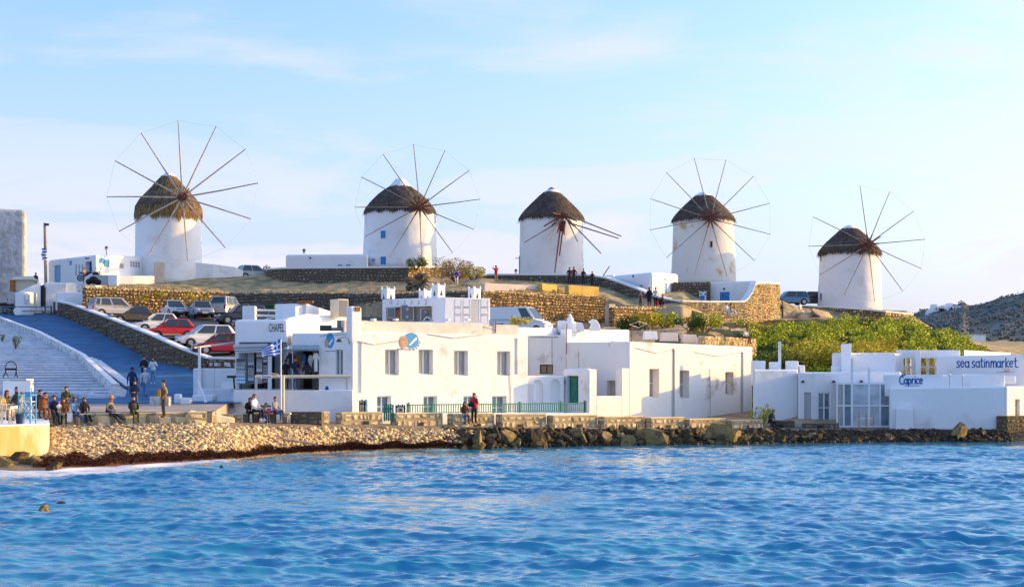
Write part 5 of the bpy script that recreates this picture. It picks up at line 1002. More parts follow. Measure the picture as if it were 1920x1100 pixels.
for uu_ in (1505, 1562.5, 1614.5): t_, z_ = C2.hit(0, uu_, 715); mb = MB(); mb.box(C2.pt(0, t_, z_, .12), (.13, .25, .13)); link('wall_lamp', mb, 'dark_grey', C2.t)
gp = thing('glass_porch', 'glazed porch with white frames standing before the cafe front', 'glass porch', tuple(P(1568, 800, 91)))
xs0, xs1 = XY(1568, 91)[0], XY(1670, 91)[0]; zt_, zb_ = ZV(719, 91), .72
mb = MB(); mb.box(((xs0+xs1)/2, 91, zt_), (xs1-xs0, .08, .1)); mb.box(((xs0+xs1)/2, 91, zb_+.05), (xs1-xs0, .08, .1)); link('frame', mb, 'white_paint', gp)
pu = [1569.5, 1582, 1597, 1629, 1650, 1668]
for k, u_ in enumerate(pu):
    x, _ = XY(u_, 91); hi = {2: ZV(672, 91), 3: ZV(689, 91)}.get(k, zt_); mb = MB(); mb.box((x, 91, (hi+zb_)/2), (.09 if k not in (2, 3) else .13, .09, hi-zb_)); link('post', mb, 'white_paint', gp)
for k in range(5):
    xa, xb = XY(pu[k], 91)[0]+.06, XY(pu[k+1], 91)[0]-.06; mid = ZV(760, 91)
    for z0, z1 in ((zb_+.1, mid-.04), (mid+.04, zt_-.05)): mb = MB(); mb.box(((xa+xb)/2, 91.0, (z0+z1)/2), (xb-xa, .02, z1-z0)); link('pane', mb, 'glass_blue' if k in (1, 4) else 'glass_curtain' if k == 0 else 'glass_pale', gp)
    mb = MB(); mb.box(((xa+xb)/2, 90.99, mid), (xb-xa, .06, .08)); link('cross_bar', mb, 'white_paint', gp)
mb = MB(); mb.prism([XY(1568, 91.1), XY(1670, 91.1), XY(1670, 93.1), XY(1568, 93.2)], zt_, zt_+.06); link('porch_roof', mb, 'white_paint', gp)
# barrier of wooden bars
br = thing('wooden_barrier', 'small brown wooden barrier frame standing before the glass porch', 'barrier', tuple(P(1624, 806, 89.9)))
for uu_ in (1610.5, 1624.5, 1637.5): mb = MB(); mb.box((XY(uu_, 90)[0], 90, 1.15), (.09, .09, .95 if uu_ < 1630 else .6)); link('post', mb, 'tan_paint', br)
mb = MB(); mb.box((XY(1624, 90)[0], 90, ZV(784, 90)), (.95, .05, .06)); link('bar', mb, 'white_paint', br)
# right cafe block
fp = [XY(1668, 90.2), XY(1884, 89.2), XY(1890, 94), XY(1668, 95)]
C4 = Bld('cafe_block', 'large blank lavender white block with curved shoulder right of the glass porch', 'cafe', fp, .6, [ZV(727, 90.2), ZV(724, 89.2), ZV(724, 89.2), ZV(727, 90.2)], 'whitewash_clean', bevel=.1); C4.build()
mb = MB(); fpp = [XY(1672, 91.2), XY(1884, 90.4), XY(1884, 91), XY(1672, 91.8)]; mb.prism(fpp, 2.4, ZV(702.5, 91)); link('upper_wall', mb, 'whitewash_clean', C4.t, bevel=.06)
C5 = Bld('caprice_wall', '', '', [XY(1656, 91.0), XY(1770, 90.6), XY(1770, 91.0), XY(1656, 91.4)], 2.6, ZV(702, 91), 'whitewash_clean', bevel=.04, parent=C4.t); C5.build()
a, dv, nr, L = C5.side(0)
capr = [arc(.11, .5, .11, .5, 60, 320, 12)]     # C
def glyph(ch, x, w):
    x0 = x; A_ = lambda pts: [(x0+px_*w, py_) for px_, py_ in pts]
    if ch == 'a': return [A_(arc(.42, .33, .38, .31, 20, 340, 10)), A_([(.82, .66), (.80, .12), (.95, 0)])]
    if ch == 'e': return [A_([(.08, .34), (.75, .42)]+arc(.42, .36, .36, .32, 15, 320, 10))]
    if ch == 's': return [A_([(.8, .58), (.5, .68), (.18, .56), (.3, .38), (.68, .26), (.7, .08), (.4, 0), (.08, .06)])]
    if ch == 't': return [A_([(.4, 1.0), (.38, .15), (.6, 0), (.8, .05)]), A_([(.02, .66), (.85, .7)])]
    if ch == 'i': return [A_([(.4, .62), (.4, 0)]), A_([(.4, .82), (.42, .86)])]
    if ch == 'n': return [A_([(.12, .65), (.12, 0)]), A_([(.12, .4), (.4, .66), (.72, .6), (.78, .35), (.78, 0)])]
    if ch == 'm': return [A_([(.05, .68), (.03, 0)]), A_([(.05, .4), (.25, .68), (.42, .6), (.44, 0)]), A_([(.44, .4), (.66, .68), (.86, .58), (.88, 0)])]
    if ch == 'r': return [A_([(.2, .66), (.2, 0)]), A_([(.2, .38), (.5, .66), (.85, .62)])]
    if ch == 'k': return [A_([(.15, 1.0), (.15, 0)]), A_([(.8, .68), (.17, .32), (.8, 0)])]
    if ch == 'p': return [A_([(.15, .66), (.13, -.3)]), A_(arc(.48, .34, .34, .31, 160, -160, 10))]
    if ch == 'c': return [A_(arc(.5, .34, .4, .32, 50, 315, 10))]
    if ch == '.': return [A_([(.2, 0), (.24, .03)])]
    return []
def write_strokes(txt, widths, org, dv, nr, W_, H_, r, m, parent):
    x = 0; tot = sum(widths); 
    for ch, w in zip(txt, widths):
        st = glyph(ch, x, w)
        if ch == 'C': st = [[(x+px_*w, py_) for px_, py_ in arc(.6, .48, .52, .5, 55, 315, 12)], [(x+.55*w, 1.12), (x+1.3*w, 1.2)]]
        if st: stroke_text(st, org, dv, nr, (W_/tot, H_), r, m, parent, 'letter')
        x += w
t0_, z1_ = C5.hit(0, 1686, 705); t1_, z0_ = C5.hit(0, 1731, 719.5)
write_strokes('Caprice', [.95, .75, .75, .6, .32, .65, .75], C5.pt(0, t0_, z0_, .003), dv, nr, t1_-t0_, z1_-z0_, .035, 'sign_blue', C4.t)
text_obj('of Mykonos', C5.pt(0, C5.hit(0, 1696, 720)[0], ZV(725, 90.8), .003), dv, nr, (t1_-t0_)*.62, .13, 'sign_blue', C4.t)
# sea satin market wall and roof pavilion
fp = [XY(1756, 96.5), XY(1925, 95.5), XY(1990, 95.0), XY(1990, 101), XY(1756, 101)]
C6 = Bld('market_wall', 'shaded white wall lettered sea satin market in blue handwriting', 'restaurant', fp, .6, [ZV(667.5, 96.5), ZV(664, 95.5), ZV(664, 95.5), ZV(664, 96), ZV(667.5, 97)], 'whitewash_clean', bevel=.08); C6.build()
a, dv, nr, L = C6.side(0); t0_, _ = C6.hit(0, 1793, 689); t1_, _ = C6.hit(0, 1911, 689)
write_strokes('sea satin market.', [.7, .75, .8, .3, .7, .75, .6, .3, .75, .12, 1.0, .75, .65, .7, .72, .65, .25], C6.pt(0, t0_, ZV(688.5, 96.2), .003), dv, nr, t1_-t0_, ZV(671, 96.2)-ZV(688.5, 96.2), .033, 'sign_blue', C6.t)
mb = MB(); mb.box(P(1888, 694.5, 95.2), (.25, .25, .12)); mb.box(P(1886, 697, 95.3), (1.1, .2, .05)); link('wall_spot', mb, 'tan_paint', C6.t)
mb = MB(); p_ = [P(1807, 699, 94.5), P(1850, 699, 94.9), P(1812, 710, 94.5), P(1807, 710, 94.5)]; mb.extr([(0, 0), (1.5, .38), (0, .38)], P(1806, 711, 94.4), Vector((1, .1, 0)), up, Vector((0, 1, 0)), .3); link('sunlit_fin', mb, 'whitewash', C6.t)
mb = MB(); mb.box((XY(1845, 93)[0], 93, ZV(722, 93)+.35), (3.2, 2.5, .5)); link('low_roof', mb, 'whitewash_clean', C6.t, bevel=.1)
fp = [XY(1560, 98.3), XY(1680, 98.0), XY(1680, 103), XY(1560, 103)]
C7 = Bld('roof_block_house', 'white upper storey with three round wall lights and a square tower at its left', 'house', fp, 3.2, ZV(661, 98.2), 'whitewash_clean', bevel=.14); C7.build()
tw = [XY(1577, 97.6), XY(1596, 97.4), XY(1596, 98.4), XY(1577, 98.6)]; mb = MB(); mb.prism(tw, 3.0, ZV(644, 97.5)); link('tower', mb, 'whitewash_clean', C7.t, bevel=.04); mb = MB(); mb.prism([XY(1558, 97.9), XY(1577, 97.9), XY(1577, 98.9), XY(1558, 98.9)], 3.0, ZV(685, 98)); link('step_wall', mb, 'whitewash_clean', C7.t, bevel=.04)
for uu_, vv_ in ((1609, 664), (1638, 664), (1657, 664)): mb = MB(); mb.ball(P(uu_, vv_, 98.1), (.13, .1, .07)); link('round_light', mb, 'white_paint', C7.t)
fp = [XY(1680, 99), XY(1800, 99), XY(1800, 99.6), XY(1680, 99.6)]
C8 = Bld('roof_pavilion', 'open white roof pavilion framing green bank through two mullioned openings', 'pavilion', fp, 3.2, ZV(656, 99), 'whitewash_clean', bevel=.04)
h1 = C8.hole(0, 1694, 1711, 671, 702, 1.2); h2 = C8.hole(0, 1727, 1757, 671, 702, 1.2); C8.build()
for h, mu in ((h1, 1), (h2, 1)):
    i, t0, t1, z0, z1, dp = h
    for k in range(mu): c = t0+(t1-t0)*.5; C8.panel('mullion', 0, c-.07, c+.07, z0, z1, -.4, .2, 'white_paint')
    zc = ZV(688, 99); C8.panel('cross_bar', 0, t0, t1, zc-.06, zc+.06, -.36, .14, 'white_paint')
mb = MB(); mb.prism([XY(1808, 99.5), XY(1895, 104), XY(1895, 104.6), XY(1808, 100.1)], 3.4, [ZV(656, 99.5), ZV(661, 104), ZV(661, 104), ZV(656, 99.5)]); link('side_wall', mb, 'whitewash', C8.t)
mb = MB(); mb.prism([XY(1716, 98.2), XY(1727, 98.1), XY(1727, 98.8), XY(1716, 98.9)], 3.2, ZV(656, 98)); link('pillar', mb, 'whitewash', C8.t, bevel=.03); mb = MB(); mb.prism([XY(1678, 98.4), XY(1694, 98.9), XY(1694, 99), XY(1678, 98.9)], 3.0, ZV(662, 98)); link('side_panel', mb, 'whitewash', C8.t)
# right end, sunlit face with orange window on a rough stone base
fp = quad(1887, 89.15, 36, 1990, 4)
C9 = Bld('corner_house', 'sunlit white corner at the right edge with an orange lit window above rough stones', 'house', fp, 1.1, ZV(724, 89.2), 'whitewash', bevel=.08)
h = C9.hole(0, 1903.5, 1912, 748, 781, .2); C9.build(); C9.window(h, 'orange_glow_glass', mull=0, bars=1)
masonry('masonry_base', 'rough golden stone base under the sunlit corner at the right edge', 1888, 1990, -.3, ZV(781, 88.6), 88.4, 30, .8, 'wall_stone_part', 'mortar_mid', 99, .3, .24, drain=False)
ut = Bld('meter_cupboard', 'white utility cupboard against the blank lavender block', 'cupboard', [XY(1680, 89.3), XY(1712, 89.1), XY(1712, 89.9), XY(1680, 90.1)], .62, ZV(766, 89.2), 'whitewash_clean', bevel=.03); ut.build()
for uu_, v0 in ((1780.5, 702.5), (1805, 705)):
    lm = thing('globe_lamp', ['left of the two white globe lamps above the blank lavender block', 'right of the two white globe lamps above the blank lavender block'][uu_ > 1790], 'lamp', tuple(P(uu_, 724, 89.4))); mb = MB(); mb.ball(P(uu_, v0, 89.1), .09, 12, 8); link('globe', mb, 'white_paint', lm); mb = MB(); mb.tube(P(uu_, 726, 89.1), P(uu_, v0+2, 89.1), .025); link('stem', mb, 'light_grey', lm)
# ------------------------------------------------------------------ houses on the ridge
fp = [XY(90, 151), XY(178.5, 141), XY(292, 149.2), XY(292, 153), XY(178, 151)]
N1 = Bld('ridge_house', 'white house with blue shutters and blue doors on the ridge left of the first windmill', 'house', fp, 12.2, [ZV(487, 151), ZV(477.5, 141), ZV(481, 149.2), ZV(481, 149.2), ZV(477.5, 141)], 'whitewash', bevel=.25)
hN = [N1.hole(0, 102, 113.5, 497, 530, .15), N1.hole(0, 130, 135, 488, 497, .1), N1.hole(0, 160, 172, 490, 515, .5), N1.hole(1, 186, 194, 483.5, 493, .12), N1.hole(1, 194.8, 205, 487, 500, .12), N1.hole(1, 224, 233, 493, 504, .12), N1.hole(1, 244, 264, 489.5, 502, .12)]; N1.build()
for k, m_ in ((0, 'blue_sh'), (1, 'blue_sh')): i, t0, t1, z0, z1, dp = hN[k]; N1.panel('shutter' if k else 'door', 0, t0+.03, t1-.03, z0, z1-.03, -dp+.02, .06, 'sky_blue_paint', bevel=.01)
for k in (3, 4):
    i, t0, t1, z0, z1, dp = hN[k]; fo = N1.panel('shutter', 1, t0, t1, z0, z1, -.02, .06, 'sky_blue_paint', bevel=.01)
    for j in range(6): N1.panel('slat', 1, t0+.05, t1-.05, z0+(z1-z0)*(j+.25)/6, z0+(z1-z0)*(j+.75)/6, .045, .02, 'sky_blue_paint', parent=fo)
N1.window(hN[5], 'glass_curtain', mull=0); N1.window(hN[6], 'glass_curtain', mull=3, bars=1); i, t0, t1, z0, z1, dp = hN[2]; N1.panel('open_door', 0, t0+.05, t1-.05, z0, z1-.05, -.45, .05, 'navy')
for uu_ in (143, 149, 155): t_, z_ = N1.hit(0, uu_, 505); N1.panel('white_board', 0, t_-.12, t_+.12, z_-.6, z_+.5, .01, .05, 'light_grey')
a, dv, nr, L = N1.side(0); t_, z_ = N1.hit(0, 160, 488); text_obj('Mykonos', N1.pt(0, t_, z_, .004), dv, nr, 1.1, .28, 'dark_grey', N1.t)
wedge('white_wall', 'long white wall stepping down right below the first windmill', [(292, 488, 148.0), (345, 490, 148.5), (400, 495, 149), (440, 500, 150), (456, 507, 151)], .5)
mb = MB(); mb.prism([XY(289, 146), XY(308, 146.6), XY(308, 149), XY(289, 149)], 13, ZV(491, 146)); o = link('wall_box', mb, 'tan_plaster', bevel=.05, origin=(*XY(289, 146), 13)); props(o, 'tan box shaped end of the white wall under the first windmill', 'wall')
wedge('white_kerb', 'low white terrace kerb in front of the ridge house', [(180, 519, 141.5), (250, 517, 143.5), (290, 517, 145)], 2)
fp = [XY(536, 152.5), XY(690, 150), XY(690, 155), XY(536, 157)]
N2 = Bld('mill_annex', 'low white annex with two blue slits left of the second windmill', 'annex', fp, 13.4, [ZV(477, 152.5), ZV(476, 150), ZV(476, 150), ZV(477, 152.5)], 'whitewash_clean', bevel=.25)
N2.build()
for uu_ in (637.5, 653): t_, z_ = N2.hit(0, uu_, 497.2); N2.panel('blue_slit', 0, t_-.26, t_+.26, z_-.06, z_+.06, .002, .03, 'blue_paint')
t_, z_ = N2.hit(0, 582, 483.5); N2.panel('vent', 0, t_-.08, t_+.08, z_-.1, z_+.1, .002, .03, 'dark_grey')
fp = [XY(1128, 145), XY(1222, 137.5), XY(1271, 142.5), XY(1271, 147), XY(1150, 149)]
N3 = Bld('mill_house', 'white house with curved roof and small blue window below the middle windmill', 'house', fp, 9.5, [ZV(519, 145), ZV(510, 137.5), ZV(512, 142.5), ZV(512, 142.5), ZV(510, 142)], 'whitewash', bevel=.4)
h1 = N3.hole(0, 1199.5, 1205, 534, 542, .2); h2 = N3.hole(1, 1245.5, 1250.5, 530, 549, .15); N3.build(); N3.window(h1, 'navy', 'white_paint', mull=1); i, t0, t1, z0, z1, dp = h2; N3.panel('shutter', 1, t0, t1, z0, z1, -.1, .06, 'sky_blue_paint')
for i_, uu_, vv_ in ((0, 1187, 517.5), (1, 1247, 523)):
    t_, z_ = N3.hit(i_, uu_, vv_); a, dv, nr, L = N3.side(i_); mb = MB(); c_ = N3.pt(i_, t_, z_, .002); mb.extr([(.13*math.cos(k*.524), .13*math.sin(k*.524)) for k in range(12)], c_, dv, up, nr, .02); link('round_vent', mb, 'mid_grey', N3.t)
wedge('white_wall', 'low white roof edge left of the curved mill house', [(1100, 521, 147), (1128, 517, 146.5), (1150, 515, 146)], .6)
fp = [XY(1322, 142.2), XY(1419, 139.5), XY(1419, 143), XY(1330, 146)]
N4 = Bld('courtyard_house', 'white flat house with blue barred window inside the golden courtyard wall', 'house', fp, 10, [ZV(529, 142.2), ZV(526, 139.5), ZV(526, 139.5), ZV(529, 142.2)], 'whitewash_clean', bevel=.15)
h1 = N4.hole(0, 1349.5, 1368, 547, 565, .12); N4.build(); fo = N4.window(h1, 'blue_paint', 'blue_paint', mull=0, fw=.12)
i, t0, t1, z0, z1, dp = h1
for k in range(5): c = t0+(t1-t0)*(k+1)/6; N4.panel('bar', 0, c-.025, c+.025, z0+.35, z1-.1, -.05, .03, 'sky_blue_paint', parent=fo)
t_, z_ = N4.hit(0, 1357.5, 541.5); mb = MB(); a, dv, nr, L = N4.side(0); mb.extr([(.13*math.cos(k*.524), .13*math.sin(k*.524)) for k in range(12)], N4.pt(0, t_, z_, .002), dv, up, nr, .02); link('round_vent', mb, 'mid_grey', N4.t)
mb = MB(); mb.box(P(1317, 558, 141.4), (.7, .6, 1.2)); hb = link('hutch', mb, 'whitewash_clean', bevel=.05, origin=P(1317, 566, 141.4)); props(hb, 'tiny white hut with a blue hatch left of the courtyard house', 'hut'); mb = MB(); mb.box(P(1317, 560, 141.06), (.38, .06, .6)); link('hatch', mb, 'blue_paint', hb)
# far white villas on the headland
vil = [(1757, 580, 20, 9, 'pale villa, uppermost left of the cluster on the far headland'), (1770, 583, 26, 8, 'widest white villa in the cluster on the far headland'), (1786, 578, 22, 9, 'white villa at the upper right of the cluster on the far headland'), (1748, 588, 18, 6, 'small white villa at the lower left of the headland cluster'), (1775, 592, 24, 6, 'low white villa beneath the widest one on the headland'), (1733, 605, 16, 6, 'white villa half hidden by the green bank, under the headland cluster'), (1792, 590, 14, 5, 'little white annex at the right foot of the headland cluster')]
for k, (u_, v_, w_, h_, lb) in enumerate(vil):
    d_ = 780; s_ = d_/FOC; t = thing('far_villa', lb, 'house', tuple(P(u_, v_+h_/2, d_)), group='white villas on the far headland'); mb = MB(); c = P(u_, v_, d_); W_, H_ = w_*s_, h_*s_
    mb.box((c.x, c.y, c.z-2), (W_, 8, H_+4)); link('wall', mb, 'whitewash_clean', t); mb = MB(); mb.box((c.x-W_*.25, c.y+1, c.z+H_*.5+.6), (W_*.4, 5, 1.6)); link('upper_storey', mb, 'whitewash_clean', t)
    for j in range(3): mb = MB(); mb.box((c.x+W_*(j-1)*.28, c.y-4.02, c.z), (W_*.1, .1, H_*.4)); link('window', mb, 'dark_grey', t)
t = thing('far_shed', 'flat pale blue building standing alone at the foot of the far headland', 'shed', tuple(P(1827, 637, 330))); mb = MB(); mb.box(P(1827, 632.5, 330)-Vector((0, 0, .8)), (3.7, 4, 2.7)); link('wall', mb, 'whitewash_clean', t); mb = MB(); mb.box(P(1827, 627.3, 330), (3.9, 4.3, .15)); link('roof', mb, 'light_grey', t)
# ------------------------------------------------------------------ wide white staircase and its rubble parapet
st = thing('staircase', 'wide whitewashed public stairs climbing beside the blue road', 'stairs', (*XY(60, 84.3), 2.6))
zs_ = rz_(84); k = 0
def d_of(z): return float(np.interp(z, [b for a_, b in RZ], [a_ for a_, b in RZ]))
def rampL_x(d):
    pts = [(p[1], p[0]) for p in rampL]; return float(np.interp(d, [p[0] for p in pts], [p[1] for p in pts]))
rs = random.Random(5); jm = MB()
while True:
    z = zs_+.02+.18*(k+1); d0 = d_of(zs_+.18*k)+.35; d1 = d_of(z)+.35
    if d0 > 132: break
    xr = rampL_x(d0)-.3; xl = XY(-160, d0)[0]; mb = MB(); n = 7; xs_ = [xl+(xr-xl)*(i/n) for i in range(n+1)]
    for i in range(n):
        a_, b_ = xs_[i]+.006, xs_[i+1]-.006; jd = rs.uniform(.0, .04); mb.box(((a_+b_)/2, (d0+d1)/2+jd+.3, z-.3), (b_-a_, d1-d0+.6, .6))
    link('step', mb, 'step_white', st); k += 1
    jm.box(((xl+xr)/2, d0+.005, z-.165), (xr-xl, .05, .05))  # dark strip under each step edge, painting its nosing shadow and joint line
o = link('joint_shade_strips', jm, 'mid_grey', st); o['kind'] = 'stuff'
pp = [(rampL[i][0]-.35, rampL[i][1]+.1, rz_(rampL[i][1])-.5, rz_(rampL[i][1])+.42) for i in range(1, 6)]; pp = list(reversed(pp))
stone_wall('stair_parapet', 'whitewashed rubble parapet sloping between the wide stairs and the blue road', pp, -.5, .36, .22, 'white_rubble', 'white_rubble', seed=21, depth=.06, cap=.05)
mb = MB(); q0, q1 = XY(166, 105.5), XY(236, 88.5)
for j in range(3):
    o0 = .28+.28*j; mb.add([(q0[0]+o0-.3, q0[1], rz_(q0[1])+.30-.10*j), (q0[0]+o0, q0[1], rz_(q0[1])+.30-.10*j), (q1[0]+o0, q1[1], rz_(q1[1])+.30-.10*j), (q1[0]+o0-.3, q1[1], rz_(q1[1])+.30-.10*j), (q0[0]+o0, q0[1], rz_(q0[1])-.1), (q1[0]+o0, q1[1], rz_(q1[1])-.1)], [(0, 1, 2, 3), (1, 4, 5, 2)])
o = link('kerb_steps', mb, 'step_white', origin=(*q1, 2.6)); props(o, 'pale blue stepped kerb along the left edge of the road', 'kerb')
mb = MB(); mb.box(P(142, 748, 83.2), (1.9, .35, .75)); o = link('mural_wall', mb, 'step_white', bevel=.04, origin=P(142, 760, 83.2)); props(o, 'low pale wall with dark scribbles at the foot of the stairs', 'wall')
for j in range(9):
    c = P(124+j*2.6, 745+rs.uniform(-5, 5), 83.0); m2 = MB(); m2.path([c, c+Vector((rs.uniform(-.1, .1), 0, rs.uniform(-.12, .12))), c+Vector((rs.uniform(-.15, .15), 0, rs.uniform(-.15, .15)))], .018, 4); link('scribble', m2, 'dark_grey', o)
mb = MB(); mb.box(P(183, 752, 83.0), (2.0, .5, .8)); o = link('stair_plinth', mb, 'step_white', bevel=.04, origin=P(183, 765, 83)); props(o, 'long pale block at the bottom of the stairs left of the walkers', 'plinth')
mb = MB(); mb.prism([XY(202, 83.6), XY(236, 83.6), XY(241, 88.5), XY(214, 90)], 2.3, [ZV(733, 83.6), ZV(745, 83.6), ZV(732, 88), ZV(715, 89)]); o = link('parapet_foot', mb, 'white_rubble', bevel=.1, origin=(*XY(202, 83.6), 2.3)); props(o, 'rounded white foot where the rubble parapet meets the plaza', 'wall')
# ------------------------------------------------------------------ quay at the left edge
mb = MB(); fpq = [XY(-500, 54.6), XY(0, 60.2), XY(82, 61.9), XY(90, 62.5), XY(93, 64), XY(93, 70.5), XY(-500, 70.5)]
mb.prism(fpq, -1.2, 1.68); o = link('quay', mb, 'quay_concrete', bevel=.08, origin=(*XY(0, 61.2), 0)); props(o, 'yellowed concrete quay block with white top at the left edge', 'quay')
mb = MB(); mb.prism([(x_-.03*(1 if x_ > -30 else 0), y_+.03) for x_, y_ in fpq], 1.684, 1.74); link('white_top', mb, 'whitewash', o)
mb = MB(); mb.prism([XY(-500, 54.3), XY(0, 59.9), XY(84, 61.6), XY(88, 62), XY(-500, 62)], -1.2, .35); link('footing', mb, 'quay_concrete', o, bevel=.2)
# ------------------------------------------------------------------ pebbles, weed, boulders
peb = [lump(100+i, 1, .28, .62, 2) for i in range(14)]; rr_ = np.random.RandomState(3); pts = []; sz = []
for _ in range(34000):
    u = rr_.uniform(60, 905); w = np.interp(u, UK, WATER); c = np.interp(u, UK, CEDGE)-.1; t_ = rr_.uniform(.16, 1.0)
    if u > 430 and t_ > .93: continue
    d_ = w+(c-w)*t_; 
    if u < 96 and d_ > 60.5: continue
    s_ = rr_.gamma(1.7, .024)+.02
    if u > 560: 
        if rr_.rand() < .45: continue
        s_ *= 1.1
    s_ = min(s_, .26); pts.append(((u-CXP)*d_/FOC, d_, gz(u, d_)+s_*.12)); sz.append(s_)
nd = int(len(pts)*.3); v_, f_ = scatter(peb, pts[nd:], sz[nd:], .5, rr_); fast_mesh('pebbles', v_, f_, 'pebble', kind='stuff'); v_, f_ = scatter(peb, pts[:nd], [s*.85 for s in sz[:nd]], .5, rr_); fast_mesh('dark_pebbles', v_, f_, 'pebble_dark', kind='stuff')
# stones heaped below the quay: joined rubble between the single boulders
pts = []; sz = []
for _ in range(2600):
    u = rr_.uniform(830, 1900); w = np.interp(u, UK, WATER); c = np.interp(u, UK, CEDGE); t_ = rr_.uniform(-.05, .98); d_ = w+(c-w)*t_; s_ = rr_.uniform(.05, .2); pts.append(((u-CXP)*d_/FOC, d_, gz(u, d_)+s_*.2)); sz.append(s_)
v_, f_ = scatter(peb, pts, sz, .8, rr_); fast_mesh('shore_rubble', v_, f_, 'rock_brown', kind='stuff', fm=None)
def weed(name, n, ua, ub, ta, tb, m, thick=.16):
    V = []; 
    for _ in range(n):
        u = rr_.uniform(ua, ub); w = np.interp(u, UK, WATER); c = np.interp(u, UK, CEDGE); pat = mnoise.noise(Vector((u*.025, 0, 3)))
        wid = (.05+.16*max(0, pat+.35))*np.interp(u, [60, 450, 900], [1.4, .8, .6]); t_ = rr_.uniform(ta, ta+wid)-np.interp(u, [60, 450, 700], [.05, .04, 0])
        d_ = w+(c-w)*t_; x = (u-CXP)*d_/FOC; z = gz(u, d_)+rr_.uniform(.0, thick*(1.2+pat)); L = rr_.uniform(.06, .22); an = rr_.uniform(0, 6.28); dz = rr_.uniform(-.6, .7)*L; wd = rr_.uniform(.008, .022)
        dx, dy = math.cos(an)*L, math.sin(an)*L; V += [(x, d_, z), (x+wd, d_, z+wd), (x+dx+wd, d_+dy, z+dz+wd), (x+dx, d_+dy, z+dz-wd)]
    V = np.array(V); fast_mesh(name, V, np.arange(len(V)).reshape(-1, 4), m, kind='stuff')
weed('seaweed', 22000, 70, 900, .07, .25, 'seaweed')
mb = MB(); vs = []; fs = []; NU = 300
for i in range(NU):      # the matted bank the strands lie on
    u = 62+(905-62)*i/(NU-1); w = np.interp(u, UK, WATER); c = np.interp(u, UK, CEDGE); pat = mnoise.noise(Vector((u*.025, 0, 3))); wid = (.05+.16*max(0, pat+.35))*np.interp(u, [60, 450, 900], [1.4, .8, .6])
    for j in range(7):
        q = j/6; t_ = .06+wid*q-np.interp(u, [60, 450, 700], [.05, .04, 0]); d_ = w+(c-w)*t_; h_ = math.sin(math.pi*q)**.6*(.12+.12*pat)+.05*mnoise.noise(Vector((u*.2, q*3, 8))); vs.append(((u-CXP)*d_/FOC, d_, gz(u, d_)-.03+max(h_, 0)))
for i in range(NU-1):
    for j in range(6): fs.append((i*7+j, (i+1)*7+j, (i+1)*7+j+1, i*7+j+1))
mb.add(vs, fs); o = link('seaweed_mat', mb, 'seaweed_bed', smooth=True); o['kind'] = 'stuff'
BL = []
for i in range(16):
    vv, ff = lump(300+i, 2, .25, .85, 7); me = bpy.data.meshes.new('boulder'); me.from_pydata(vv.tolist(), [], ff.tolist()); me.update(); BL.append(me)
BLM = {}
def boulder(u, d, s, label, m, rs, z=None, group='boulders heaped between the quay and the water', sq=(1, 1, 1)):
    i = rs.randrange(len(BL)); key = (i, m)
    if key not in BLM: me = BL[i].copy(); me.materials.append(MATS[m]); BLM[key] = me
    o = bpy.data.objects.new('boulder', BLM[key]); COL.objects.link(o); x, y = XY(u, d); o.location = (x, y, (gz(u, d) if z is None else z)+s*.18)
    o.scale = (s*sq[0]*1.6, s*sq[1]*1.2, s*sq[2]*1.25); o.rotation_euler = (rs.uniform(-.5, .5), rs.uniform(-.5, .5), rs.uniform(0, 6.28)); props(o, label, 'boulder', group); return o
rs = random.Random(77); u = 862
LMK = [(880, 'left of the man in red'), (935, 'right of the man in red'), (985, 'below the middle of the railing'), (1035, 'below the right part of the railing'), (1085, 'below the green door'), (1135, 'below the porch pier'), (1185, 'below the open notch wall'), (1240, 'below the first narrow window'), (1290, 'below the second narrow window'), (1345, 'below the last narrow window'), (1400, 'below the shaded corner of the peeling house'), (1455, 'near the seated man at the alley'), (1520, 'below the grey cafe door'), (1580, 'below the pale double door'), (1640, 'below the glass porch'), (1700, 'below the utility cupboard'), (1760, 'below the two globe lamps'), (1830, 'below the right half of the blank block'), (2000, 'beside the rough stone base')]
SEEN = {}
def blabel(u, tier, s, m):
    lm = next(t_ for lim, t_ in LMK if u < lim+25); sz_ = 'small' if s < .27 else 'middling' if s < .42 else 'large'; cl = {'rock_brown': 'brown', 'rock_dark': 'blackish', 'rock_gold': 'golden'}[m]
    lb = sz_+' '+cl+' boulder '+['at the water', 'low in the heap', 'high in the heap', 'right under the quay edge'][tier]+' '+lm
    n = SEEN.get(lb, 0); SEEN[lb] = n+1
    return lb if n == 0 else lb.replace(' boulder', ' '+['rounded', 'tilted', 'half buried', 'rough', 'blocky'][n % 5]+' boulder', 1)
big = {893: ('golden pointed boulder below the gap right of the man in red', 'rock_gold', .62), 1218: ('largest tan boulder below the low wall notch, close to the waterline', 'rock_gold', .85), 1345: ('tall golden brown boulder below the two grey channels', 'rock_gold', .72), 1375: ('broad golden wedge boulder near the right end of the heap', 'rock_gold', .75), 1010: ('flat pale boulder lying half in the water under the railing', 'rock_brown', .65), 970: ('small bright yellowish boulder low under the railing', 'rock_gold', .35), 1795: ('square golden block on the dark shore under the blank lavender block', 'rock_gold', .62), 1520: ('golden flat stone at the right end of the quay rocks', 'rock_gold', .4), 1668: ('small leaning golden slab on the dark shore before the glass porch', 'rock_gold', .38)}
for ub, (lb, m, s) in big.items(): w = np.interp(ub, UK, WATER); c = np.interp(ub, UK, CEDGE); boulder(ub, w+(c-w)*.22-.1, s, lb, m, rs, z=.25 if s > .5 else .1)
